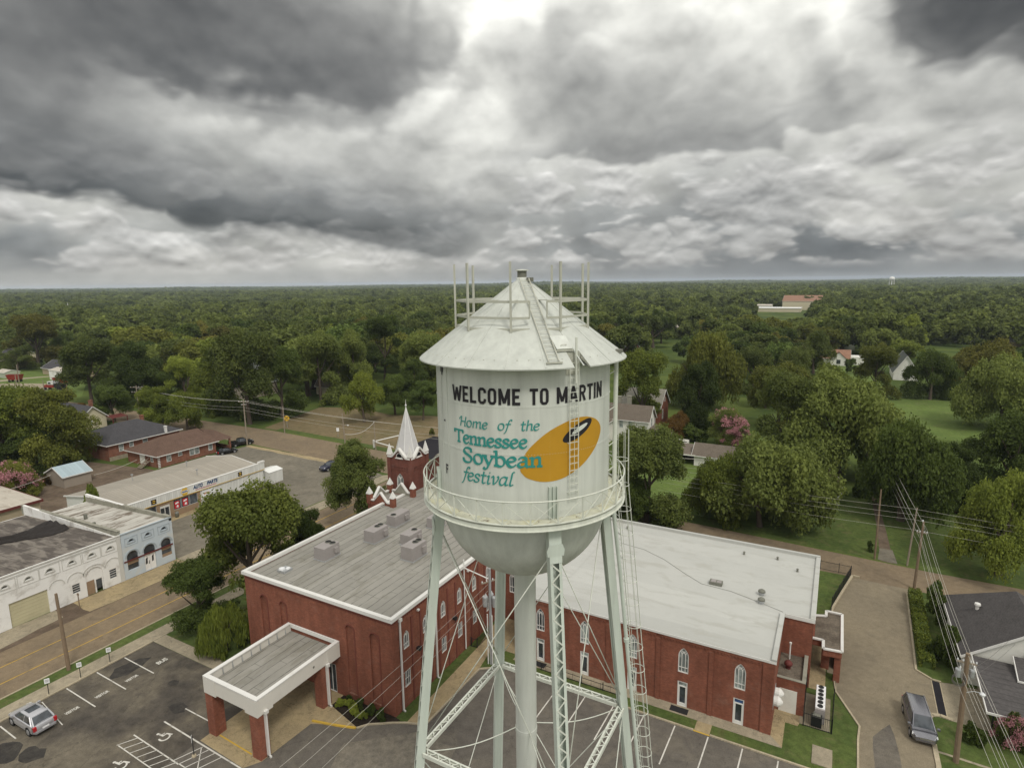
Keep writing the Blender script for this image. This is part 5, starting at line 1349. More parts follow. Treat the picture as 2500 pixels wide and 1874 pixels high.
    mb = MB(); mb.add([(-19.5, 31.8, 12.4), (-14, 31.8, 13.9), (-14, 47, 13.9), (-19.5, 47, 12.4), (-8.8, 31.8, 13.9), (-8.8, 47, 13.9)], [(0, 1, 2, 3), (1, 4, 5, 2)]); mb.build('nave_roof', M['sh_dark'], c)
    # link wing between the two halls
    FK = Facade((0, 19.0, 0), (1, 0, 0), (0, -1, 0)); mb = MB(); FK.wall(mb, [(0, -.1), (7, -.1), (7, 7.2), (0, 7.2)], [arch(1.4, 2.3, 3.4, 5.9, .8, 8, True)], -.15, 0); mb.box(0.0, 7, 19.16, 31, -.1, 7.0); mb.build('link_walls', M['brick'], c)
    gothic_window(c, FK, 1.85, 3.4, 5.9, .9, lights=3, rise=.8)
    mb = MB(); mb.sheet(rect(0.17, 9, 19.1, 36), 7.03); mb.build('link_roof', M['membrane'], c)
    mb = MB(); FK.rect(mb, 2.6, 3.7, .05, 2.3, .002, .06); mb.build('link_door', M['glass'], c)
    return c


def build_hall():
    c = thing('church_hall', 'brick church hall under a white membrane flat roof with glass doors below pointed windows', 'church hall', (20, 22, 0))
    X0, X1, Y0, Y1, XS, YS, ZT = 5.6, 30.2, 13.55, 36.4, 32.8, 21.8, 7.0
    F = Facade((0, Y0, 0), (1, 0, 0), (0, -1, 0)); wx = [8.05, 12.93, 17.82, 22.6, 27.5]
    mb = MB(); mb.box(X0 + .16, X1 - .16, Y0 + .16, Y1, -.2, 6.7); mb.box(X1 - .2, XS, YS, Y1 - .001, -.2, 6.98); mb.box(X1 - .158, X1, Y0, YS, -.1, 6.98); mb.box(X0, X0 + .158, Y0, Y1, -.1, 6.98)
    hol = [arch(x - .47, x + .47, 3.45, 5.93, .85, 8, True) for x in wx] + [[(x - .45, .02), (x + .45, .02), (x + .45, 2.55), (x - .45, 2.55)] for x in wx]
    F.wall(mb, [(X0 + .16, -.1), (X1 - .16, -.1), (X1 - .16, 6.98), (X0 + .16, 6.98)], hol, -.15, 0)
    walls = mb.build('hall_walls', M['brick'], c)
    mb = MB()
    for x in (10.45, 15.4, 20.28, 25.05): F.rect(mb, x - .2, x + .2, 0, 6.3, .002, .09)
    F.rect(mb, X0, X0 + .35, 0, 6.9, .002, .09); F.rect(mb, X1 - .9, X1, 0, 6.9, .002, .09)
    for a, b in zip([X0 + .35, 10.65, 15.6, 20.48, 25.25], [10.25, 15.2, 20.08, 24.85, X1 - .9]):
        F.rect(mb, a, b, 6.55, 6.9, .002, .085)
        x = a + .1
        while x < b - .15: F.rect(mb, x, x + .14, 6.38, 6.53, .002, .075); x += .28
    mb.build('brick_pilasters', M['brick'], walls)
    for i, x in enumerate(wx):
        gothic_window(c, F, x, 3.45, 5.93, .94, lights=3, rise=.85, sub=.2, glass='glass_pale' if i in (1, 2, 4, 3) else 'glass')
        mb = MB(); o = [(x - .45, .02), (x + .45, .02), (x + .45, 2.55), (x - .45, 2.55)]
        F.ring(mb, o, shrink(o, .09), -.13, -.02); F.rect(mb, x - .36, x + .36, 2.0, 2.1, -.12, -.03); F.rect(mb, x - .36, x - .26, .1, 2.0, -.119, -.04); F.rect(mb, x + .26, x + .36, .1, 2.0, -.119, -.04); F.rect(mb, x - .26, x + .26, .1, .34, -.118, -.045)
        d = mb.build('glass_door', M['trim'], c)
        mb = MB(); F.plate(mb, [(x - .27, .3), (x + .27, .3), (x + .27, 2.0), (x - .27, 2.0)], -.15, -.12); mb.build('pane', M['glass'], d)
        mb = MB(); F.plate(mb, [(x - .37, 2.09), (x + .37, 2.09), (x + .37, 2.48), (x - .37, 2.48)], -.15, -.11); mb.build('transom_panel', M['glass_blue' if i == 4 else 'glass_pale'], d)
        mb = MB(); mb.tube([F.pt(x + .22, .95, .03), F.pt(x + .22, 1.25, .03)], .02); mb.build('handle', M['black_iron'], d)
    mb = MB(); mb.add([(X0, Y0 - .12, 7.0), (X1, Y0 - .12, 7.0), (X1, YS, 7.0), (XS, YS, 7.0), (XS, Y1, 7.0), (X0, Y1, 7.0)], [(0, 1, 2, 3, 4, 5)]); roof = mb.build('flat_roof', M['membrane'], c)
    mb = MB()
    mb.box(X0, XS + .12, Y1 - .25, Y1 + .12, 6.85, 7.34); mb.box(XS - .28, XS + .12, YS - .1, Y1 - .251, 6.86, 7.24); mb.box(X1 - .28, X1 + .12, Y0 - .13, YS - .101, 6.86, 7.24)
    mb.build('roof_upstand', M['membrane'], roof)
    mb = MB(); mb.box(X0, X1 + .13, Y0 - .15, Y0 - .11, 6.82, 7.04); mb.box(X1 + .12, XS + .12, YS - .14, YS - .101, 6.83, 7.2); mb.box(XS + .121, XS + .15, YS - .1, Y1, 6.85, 7.2); mb.build('roof_edging', M['trim'], roof)
    mb = MB(); mb.tube([(20 + .0, 25.6, 7.03), (22, 24.2, 7.03), (25.0, 24.0, 7.03), (28, 23.0, 7.03), (30.1, 22.2, 7.03)], .016, 5); mb.tube([(11, 30, 7.03), (14.2, 29.5, 7.03), (17, 28, 7.03), (20, 25.6, 7.03)], .016, 5); mb.build('roof_cable', M['vent'], roof)
    # low annexe with gravel roof
    mb = MB(); mb.box(X1 + .001, 32.55, 17.25, 21.79, -.1, 3.0); mb.box(32.3, 32.56, 17.24, 21.79, 3.0, 3.3); mb.box(X1 + .001, 32.3, 17.24, 17.45, 3.0, 3.3); an = mb.build('annexe_walls', M['brick'], c)
    mb = MB(); mb.sheet(rect(X1 + .01, 32.3, 17.45, 21.79), 3.03); mb.build('annexe_roof', M['tar'], c)
    mb = MB(); mb.box(X1 + .01, 32.58, 17.2, 17.5, 3.3, 3.36); mb.box(32.27, 32.6, 17.5, 21.79, 3.3, 3.36); mb.build('annexe_coping', M['stone_cap'], an)
    mb = MB(); mb.box(30.5, 31.95, 17.19, 17.24, .05, 2.3); mb.build('annexe_door', M['white_paint'], c)
    # side porch
    pl = [(32.82, 25.0), (33.76, 25.0), (33.8, 23.5), (35.4, 23.7), (35.4, 31.1), (33.9, 31.1), (33.9, 30.0), (32.82, 29.6)]
    mb = MB(); mb.prism(pl, 2.75, 3.42); pw = mb.build('porch_walls', M['brick'], c)
    mb = MB(); ip = shrink(pl, .16); mb.sheet(ip, 3.45); mb.build('porch_roof', M['tar'], c)
    mb = MB()
    for a, b in zip(pl, pl[1:]): mb.beam((*a, 3.5), (*b, 3.5), .26, .14)
    mb.build('porch_coping', M['trim'], pw)
    mb = MB()
    for x, y in ((34.15, 26.0), (35.1, 24.2), (35.1, 30.7)): mb.box(x - .28, x + .28, y - .28, y + .28, -.1, 2.75)
    mb.box(33.7, 33.95, 25.7, 26.4, 0, 2.75); mb.box(34.9, 35.2, 26, 30.5, 0, .9); mb.build('porch_pier', M['brick'], c)
    return c


build_church(); build_hall()

# ---- things on the church roofs and walls
def rooftop_unit(name, x, y, w, l, h, fans, z=9.36):
    w, l, h = w * 1.15, l * 1.08, h * 1.38
    t = thing(name, 'rooftop unit', 'air conditioner', (x, y, z)); mb = MB()
    mb.box(x - w/2 - .08, x + w/2 + .08, y - l/2 - .08, y + l/2 + .08, z, z + .1); mb.build('curb', M['steel'], t)
    mb = MB(); mb.box(x - w/2, x + w/2, y - l/2, y + l/2, z + .1, z + h); b = mb.build('casing', M['ac'], t)
    mb = MB()
    for k in range(5): zz = z + .28 + k * (h - .5) / 5; mb.box(x + w/2 + .002, x + w/2 + .02, y - l/2 + .12, y + l/2 - l * .45, zz, zz + .05)
    mb.box(x + w/2 + .002, x + w/2 + .25, y + l * .12, y + l * .36, z + h * .35, z + h * .75); mb.build('grille', M['ac'], b)
    for fx, fy in fans:
        mb = MB(); mb.lathe((x + fx, y + fy), [(.36, z + h), (.36, z + h + .07), (.31, z + h + .07)], 16); g = mb.build('fan', M['vent'], t)
        mb = MB(); mb.disc((x + fx, y + fy, z + h + .02), .33, (0, 0, 1)); mb.build('fan_blade', M['fan'], g)
    return t


AC = 'air conditioners on the grey church roof'
u = rooftop_unit('rooftop_unit', -14.9, 7.0, 1.35, 2.1, 1.05, ((-.3, .55), (.35, .55))); u['label'] = 'beige rooftop unit with two fans nearest the domed roof hatch'; u['group'] = AC
u = rooftop_unit('rooftop_unit', -13.1, 13.0, 1.35, 2.3, 1.05, ((-.1, .35), (-.1, .9))); u['label'] = 'beige rooftop unit with two dark fans in the middle of the grey church roof'; u['group'] = AC
u = rooftop_unit('rooftop_unit', -13.9, 18.0, 1.2, 2.6, 1.0, ((0, -.9),)); u['label'] = 'beige rooftop unit nearest the gabled parapet below the steeple'; u['group'] = AC
u = rooftop_unit('rooftop_unit', -8.9, 14.2, 1.2, 2.1, .95, ((0, .65),)); u['label'] = 'beige single fan rooftop unit just behind a larger unit on the grey roof'; u['group'] = AC
u = rooftop_unit('rooftop_unit', -6.3, 11.4, 1.4, 2.3, 1.15, ((0, .30), (0, .85))); u['label'] = 'largest beige rooftop unit nearest the water tower leg on the grey roof'; u['group'] = AC
u = rooftop_unit('rooftop_unit', -9.0, 19.2, 1.3, 1.6, .95, ((0, .4),)); u['label'] = 'beige rooftop unit half hidden behind the left leg of the water tower'; u['group'] = AC
t = thing('roof_hatch', 'pale square roof hatch with domed lid near the left corner of the grey roof', 'roof hatch', (-16.4, 2.5, 9.36))
mb = MB(); mb.box(-16.95, -15.85, 1.95, 3.05, 9.36, 9.62); mb.build('hatch_curb', M['steel'], t); mb = MB(); mb.lathe((-16.6, 2.3), [(.34, 9.62), (.30, 9.75), (.12, 9.83), (.01, 9.84)], 14); mb.lathe((-16.15, 2.7), [(.26, 9.62), (.22, 9.72), (.01, 9.8)], 14); mb.build('hatch_lid', M['clear_lens'], t)
t = thing('roof_fan', 'flat brown exhaust box on the white hall roof', 'roof fan', (23.35, 24.9, 7.0))
mb = MB(); mb.box(22.7, 24.0, 24.5, 25.3, 7.0, 7.32); mb.build('casing', M['vent'], t); mb = MB(); mb.box(22.85, 23.35, 24.6, 25.2, 7.322, 7.36); mb.box(23.45, 23.9, 24.65, 25.1, 7.322, 7.36); mb.build('louvre', M['ac'], t)
for i, (x, y) in enumerate(((27.9, 24.7), (28.05, 22.95))):
    t = thing('roof_vent', 'grey mushroom vent on the white roof, ' + ('farther from' if i == 0 else 'nearer to') + ' the notched front corner', 'roof vent', (x, y, 7.0), group='mushroom vents on the white roof')
    mb = MB(); mb.lathe((x, y), [(.26, 7.0), (.26, 7.25), (.34, 7.25), (.34, 7.36)], 14); mb.build('vent_base', M['steel'], t); mb = MB(); mb.lathe((x, y), [(.36, 7.36), (.33, 7.5), (.16, 7.62), (.01, 7.65)], 14, True); mb.build('vent_cowl', M['vent'], t, True)
for i, (x, y) in enumerate(((25.0, 33.6), (28.6, 33.9), (30.8, 31.8), (10.5, 34.5))):
    t = thing('pipe_vent', ('small dark pipe vent by the rear edge of the white roof, above the big tree', 'small dark pipe vent at the white roof rear edge near its right end', 'dark cone vent near the rear right corner of the white roof', 'small dark pipe vent on the white roof beside the caged ladder')[i], 'pipe vent', (x, y, 7.0))
    mb = MB(); mb.lathe((x, y), [(.12, 7.0), (.09, 7.3), (.16, 7.3), (.02, 7.42)], 10, True, True); mb.build('pipe', M['vent'], t)
t = thing('flue_pipe', 'white flue pipe rising from the gravelled annexe roof', 'flue', (31.0, 21.0, 3.03)); mb = MB(); mb.tube([(31.0, 21.0, 3.03), (31.0, 21.0, 4.6)], .07, 8); mb.build('pipe', M['trim'], t); mb = MB(); mb.lathe((31.0, 21.0), [(.12, 4.6), (.12, 4.75), (.01, 4.82)], 8, True); mb.build('flue_cap', M['trim'], t)
t = thing('roof_turbine', 'dark red domed vent on the gravelled annexe roof', 'roof vent', (31.0, 19.4, 3.03)); mb = MB(); mb.lathe((31.0, 19.4), [(.22, 3.03), (.22, 3.3), (.36, 3.42), (.36, 3.6), (.2, 3.78), (.01, 3.82)], 14); mb.build('dome', M['maroon'], t, True)
for i, y in enumerate((15.9, 14.7)):
    t = thing('wall_exhaust', 'round white wall exhaust ' + ('nearer the annexe door' if i == 0 else 'nearer the front corner') + ' on the hall side wall', 'exhaust fan', (30.2, y, 2.6), group='round exhausts on the hall side wall')
    mb = MB(); mb.tube([(30.21, y, 2.6), (30.55, y, 2.6), (30.75, y, 2.6), (30.95, y, 2.6)], [.42, .46, .36, .1], 16); mb.build('cowl', M['trim'], t, False)
    mb = MB(); mb.box(30.2, 30.24, y - .55, y + .55, 2.05, 3.15); mb.build('mount_plate', M['steel'], t)
t = thing('condenser_unit', 'long row of six white topped condenser fans behind the iron fence', 'condenser', (33.85, 18.7, 0))
mb = MB(); mb.box(33.45, 34.25, 16.9, 20.5, .1, 1.45); mb.build('casing', M['ac'], t)
for k in range(6):
    y = 17.35 + k * .57; mb = MB(); mb.box(33.47, 34.23, y - .27, y + .27, 1.45, 1.50); q = mb.build('fan_deck', M['white_sign'], t)
    mb = MB(); mb.lathe((33.85, y), [(.23, 1.50), (.23, 1.56), (.17, 1.56)], 14); mb.disc((33.85, y, 1.52), .18, (0, 0, 1)); mb.build('fan', M['fan'], q)
t = thing('generator', 'black generator cabinet in front of the row of condenser fans', 'generator', (33.6, 16.7, 0)); mb = MB(); mb.box(33.2, 34.05, 16.3, 16.88, .1, 1.0); mb.build('cabinet', M['black_iron'], t); mb = MB(); mb.box(33.3, 33.95, 16.4, 16.8, 1.0, 1.1); mb.tube([(33.4, 16.6, 1.1), (33.4, 16.6, 1.4)], .05); mb.build('exhaust', M['vent'], t)


def iron_fence(label, pts, h, z0=0.0, pitch=.14):
    t = thing('iron_fence', label, 'fence', (pts[0][0], pts[0][1], z0)); mb = MB(); pb = MB()
    for a, b in zip(pts, pts[1:]):
        a, b = np.array((*a, z0)), np.array((*b, z0)); L = np.linalg.norm(b - a); d = (b - a) / L; n_ = int(L / pitch)
        for zz in (.12, h - .12): mb.beam(a + np.array((0, 0, zz)), b + np.array((0, 0, zz)), .035, .04)
        for k in range(n_): q = a + d * (k + .5) * L / n_; mb.beam(q + np.array((0, 0, .05)), q + np.array((0, 0, h)), .02, .02)
        for k in range(int(L / 2.2) + 1): q = a + d * min(L, k * 2.2); pb.box(q[0] - .035, q[0] + .035, q[1] - .035, q[1] + .035, z0, z0 + h + .08)
    mb.build('bars', M['black_iron'], t); pb.build('posts', M['black_iron'], t); return t


iron_fence('black iron fence enclosing the condenser unit', [(32.62, 21.7), (32.62, 16.1), (34.85, 16.1), (35.0, 22.0)], 1.4)
iron_fence('black iron fence round the lawn behind the church hall', [(33.0, 48.7), (36.6, 48.6), (34.5, 38.6), (34.3, 31.4)], 1.3, .2)
iron_fence('low dark iron railing in the alley between church and hall', [(.3, 12.3), (1.0, 12.4), (1.0, 15.5)], 1.1)
iron_fence('low dark handrail along the hall lawn below the tower', [(8.8, 12.2), (17.6, 12.2)], .8, 0, .9)
for i, x in enumerate((19.3, 8.3)):
    t = thing('doormat', ('dark doormat at the hall door right of the caged ladder', 'dark doormat at the hall door beside the riser pipe')[i], 'doormat', (x, 12.9, .05))
    mb = MB(); mb.box(x + 2.4 if i == 0 else x - .7, x + 4.0 if i == 0 else x + .6, 12.55, 13.3, .055, .075); mb.build('mat', M['rubber'], t)

# ------------------------------------------------------------------ the old white shop row beside the left street
def relief_ring(mb, fc, o, i, d0=.0, d1=.05):
    for k in range(len(o) - 1): fc.plate(mb, [o[k], o[k+1], i[k+1], i[k]], d0, d1)


def arc_band(mb, fc, a0, a1, z0, zc, w=.12, d=.06):
    o = arch(a0, a1, z0, zc, min(zc - z0, (a1 - a0) / 2))[2:]; i = arch(a0 + w, a1 - w, z0, zc - w, min(zc - z0 - w, (a1 - a0) / 2 - w))[2:]
    relief_ring(mb, fc, o, i, .003, d)


def build_old_row():
    XF = -49.1; F = Facade((XF, 0, 0), (0, 1, 0), (1, 0, 0))
    # A: long white former garage
    t = thing('old_garage_building', 'long peeling white garage building with a cream roller door and torn black roof', 'old building', (-60, -10, 0))
    ya, yb, zt = -45.0, 3.2, 6.45
    door = [(-9.5, -.1), (-5.6, -.1), (-5.6, 3.0), (-9.5, 3.0)]; ent = arch(-1.42, .62, -.1, 3.5, 1.0)
    wins = [(-3.05, -2.1, 1.02, 2.25), (1.35, 2.28, 1.0, 2.3)]; moons = [(-12.0, .3), (-9.6, .3), (-7.3, .32), (-5.1, .36), (-2.7, .34), (-.42, .36), (1.8, .37)]
    hol = [door, ent] + [[(a, c), (b, c), (b, d), (a, d)] for a, b, c, d in wins] + [arch(m - r, m + r, 5.05, 5.05 + r, r) for m, r in moons]
    mb = MB(); F.wall(mb, [(ya, -.2), (yb, -.2), (yb, zt), (ya, zt)], hol, -.25, 0); mb.box(-75, XF - .25, yb - .3, yb - .001, -.2, 6.2); mb.box(-75, -74.7, ya, yb - .31, -.2, 4.6)
    w = mb.build('front_wall', M['old_white'], t)
    mb = MB()
    for m, r in moons:
        arc_band(mb, F, m - r - .16, m + r + .16, 5.0, 5.21 + r, .12, .07); F.rect(mb, m - r - .2, m + r + .2, 4.9, 5.0, .003, .08)
        for a, b, c, d in ((m - 1.08, m + 1.08, 5.86, 5.94), (m - 1.08, m + 1.08, 4.5, 4.56)): F.rect(mb, a, b, c, d, .003, .04)
        for a in (m - 1.08, m + 1.02): F.rect(mb, a, a + .06, 4.561, 5.859, .003, .04)
    for a, b, c in ((-1.75, .95, 3.9), (-3.5, -1.55, 3.78), (.9, 2.85, 3.85), (-5.45, -3.7, 3.75)): arc_band(mb, F, a, b, 2.85, c, .1, .06)
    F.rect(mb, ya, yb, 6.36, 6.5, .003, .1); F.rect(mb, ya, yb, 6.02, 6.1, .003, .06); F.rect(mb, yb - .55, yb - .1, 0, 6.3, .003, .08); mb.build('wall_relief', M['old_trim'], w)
    mb = MB(); F.plate(mb, door, -.2, -.16)
    for k in range(7): F.rect(mb, -9.5, -5.6, .35 + k * .42, .40 + k * .42, -.16, -.13)
    mb.build('roller_door', M['cream_door'], t)
    mb = MB(); F.plate(mb, [(-1.40, 1.85 + .0), (.60, 1.85), (.60, 2.6)] + arch(-1.42, .62, 0, 3.5, 1.0)[3:-1] + [(-1.40, 2.5)], -.2, -.15); mb.build('door_tympanum', M['old_white'], t)
    mb = MB(); F.plate(mb, [(-1.40, -.1), (-.45, -.1), (-.45, 1.84), (-1.40, 1.84)], -.2, -.14); d = mb.build('boarded_door', M['ply'], t)
    mb = MB(); F.ring(mb, [(-.42, -.1), (.60, -.1), (.60, 1.84), (-.42, 1.84)], [(-.26, .0), (.46, .0), (.46, 1.7), (-.26, 1.7)], -.2, -.12); d = mb.build('side_door', M['old_white'], t)
    mb = MB(); F.plate(mb, [(-.22, .4), (.42, .4), (.42, 1.66), (-.22, 1.66)], -.22, -.19); mb.build('pane', M['glass'], d)
    for a, b, c, d in wins: slit_window(t, F, (a + b) / 2, c, d, b - a, bars=0, cross=3)
    mb = MB()
    for m, r in moons: F.plate(mb, arch(m - r, m + r, 5.05, 5.05 + r, r), -.24, -.2)
    mb.build('lunette_grilles', M['vent'], w)
    # roof falling to the back, with torn felt humps
    mb = MB(); n1, n2 = 26, 40; rng = random.Random(4); vs = []
    for i in range(n1 + 1):
        for j in range(n2 + 1):
            x = XF - .24 - 25.2 * i / n1; y = ya + (yb - .3 - ya) * j / n2; z = 6.2 - 1.5 * i / n1 + rng.uniform(-.03, .03); vs.append((x, y, z))
    mb.add(vs, [(i*(n2+1)+j, i*(n2+1)+j+1, (i+1)*(n2+1)+j+1, (i+1)*(n2+1)+j) for i in range(n1) for j in range(n2)]); roof = mb.build('roof', M['tar_roof'], t)
    mb = MB(); rng = random.Random(11); n1, n2 = 26, 34; vs = []
    def felt(u, v):
        y = 2.3 - 15.5 * v; xc = -63.5 - 3.0 * v + 1.5 * math.sin(v * 6); wd = 2.3 + 1.2 * math.sin(v * 9 + 1)
        x = xc + wd * (u - .5) * 2; e = max(0, 1 - (2 * u - 1) ** 2) * (1 - .3 * v)
        z = 6.2 - 1.5 * (XF - .24 - x) / 25.2 + .05 + e * (.35 + .5 * abs(math.sin(v * 13 + u * 5)) * abs(math.sin(u * 9)))
        return x, y, z + rng.uniform(0, .08)
    vs = [felt(i / n1, j / n2) for i in range(n1 + 1) for j in range(n2 + 1)]
    mb.add(vs, [(i*(n2+1)+j, i*(n2+1)+j+1, (i+1)*(n2+1)+j+1, (i+1)*(n2+1)+j) for i in range(n1) for j in range(n2)]); mb.build('torn_felt', M['torn'], roof)
    # stepped mossy party wall
    mb = MB(); rng = random.Random(3); x = XF - .3
    while x > -74.5:
        l = rng.uniform(1.0, 1.7); z = 6.75 - .95 * (XF - x) / 25; mb.box(x - l + .04, x, yb - .16, yb + .22, 4.6, z + rng.uniform(-.05, .12)); mb.box(x - l + .02, x - .02, yb - .2, yb + .26, z + .12, z + .22); x -= l
    mb.build('party_wall', M['stone_cap'], t)
    # B: pale blue shop
    t2 = thing('old_shop_building', 'faded pale blue corner shop with three arched openings and a peeling silver roof', 'old building', (-60, 6.7, 0))
    y0, y1, zt = 3.23, 10.2, 6.5
    ow = [arch(3.72, 5.22, 1.12, 3.72, .72), arch(5.95, 7.55, .1, 3.72, .78), arch(8.36, 9.82, 1.0, 3.68, .7)]; mo = [(4.5, .36), (6.73, .36), (8.98, .36)]
    mb = MB(); F.wall(mb, [(y0, -.2), (y1, -.2), (y1, zt), (y0, zt)], ow + [arch(m - r, m + r, 5.05, 5.05 + r, r) for m, r in mo], -.25, 0)
    w2 = mb.build('front_wall', M['old_blue'], t2)
    mb = MB(); mb.box(-71.5, XF - .251, y1 - .3, y1, -.2, 6.3); mb.box(-71.5, -71.2, y0 + .1, y1 - .301, -.2, 5.0); mb.build('side_wall', M['old_white'], t2)
    mb = MB()
    for m, r in mo:
        arc_band(mb, F, m - r - .16, m + r + .16, 5.0, 5.21 + r, .12, .07); F.rect(mb, m - r - .2, m + r + .2, 4.9, 5.0, .003, .08)
        for a, b, c, d in ((m - .86, m + .86, 5.68, 5.76), (m - .86, m + .86, 4.55, 4.61)): F.rect(mb, a, b, c, d, .003, .04)
        for a in (m - .86, m + .8): F.rect(mb, a, a + .06, 4.611, 5.679, .003, .04)
    for a, b in ((3.5, 5.44), (5.72, 7.78), (8.14, 10.02)): arc_band(mb, F, a, b, 2.85, 3.98, .14, .09)
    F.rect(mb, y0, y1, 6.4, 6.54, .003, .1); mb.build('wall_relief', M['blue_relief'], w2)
    mb = MB(); F.rect(mb, 3.3, 10.0, 2.42, 2.6, .003, .1); mb.build('rusty_lintel', M['maroon'], t2)
    mb = MB()
    for o in ow: F.plate(mb, shrink(o, .02), -.24, -.2)
    wn = mb.build('shop_window', M['glass'], t2)
    mb = MB()
    for o in (arch(3.72, 5.22, 1.12, 3.72, .72), arch(8.36, 9.82, 1.0, 3.68, .7)): F.rect(mb, o[0][0], o[1][0], 1.0 if o[0][0] > 8 else 1.9, 1.42 if o[0][0] > 8 else 2.45, -.2, -.12)
    F.rect(mb, 8.4, 9.8, 2.0, 2.42, -.2, -.12); mb.build('board', M['ply'], wn)
    mb = MB()
    for a in (5.98, 6.76): F.rect(mb, a, a + .74, .12, 2.42, -.2, -.1)
    dd = mb.build('double_door', M['old_white'], t2)
    mb = MB()
    for a, b, c, d in ((6.1, 6.35, 1.0, 2.0), (6.5, 6.62, .9, 1.5), (6.95, 7.2, 1.1, 2.1)): F.plate(mb, [(a, c), (b, c + .1), (b + .05, d), (a + .06, d - .2)], -.1, -.09)
    mb.build('broken_panel', M['dark_void'], dd)
    mb = MB(); mb.add([(XF - .24, y0 + .22, 6.25), (XF - .24, y1 - .3, 6.25), (-71.2, y1 - .3, 5.05), (-71.2, y0 + .22, 5.05)], [(0, 1, 2, 3)]); mb.build('roof', M['peel_roof'], t2)
    mb = MB(); rng = random.Random(6); x = XF
    while x > -71:
        l = rng.uniform(1.1, 1.9); z = 6.62 - .75 * (XF - x) / 22; mb.box(x - l + .03, x, y1 - .36, y1 + .05, 6.0 - .9 * (XF - x) / 22, z + rng.uniform(-.04, .1)); x -= l
    mb.build('coping', M['stone_cap'], t2)
    mb = MB()
    for x, y in ((-62, 5.3), (-57.5, 4.2)): mb.box(x - .18, x + .18, y - .18, y + .18, 5.4, 6.3)
    mb.build('chimney_stub', M['vent'], t2)


build_old_row()


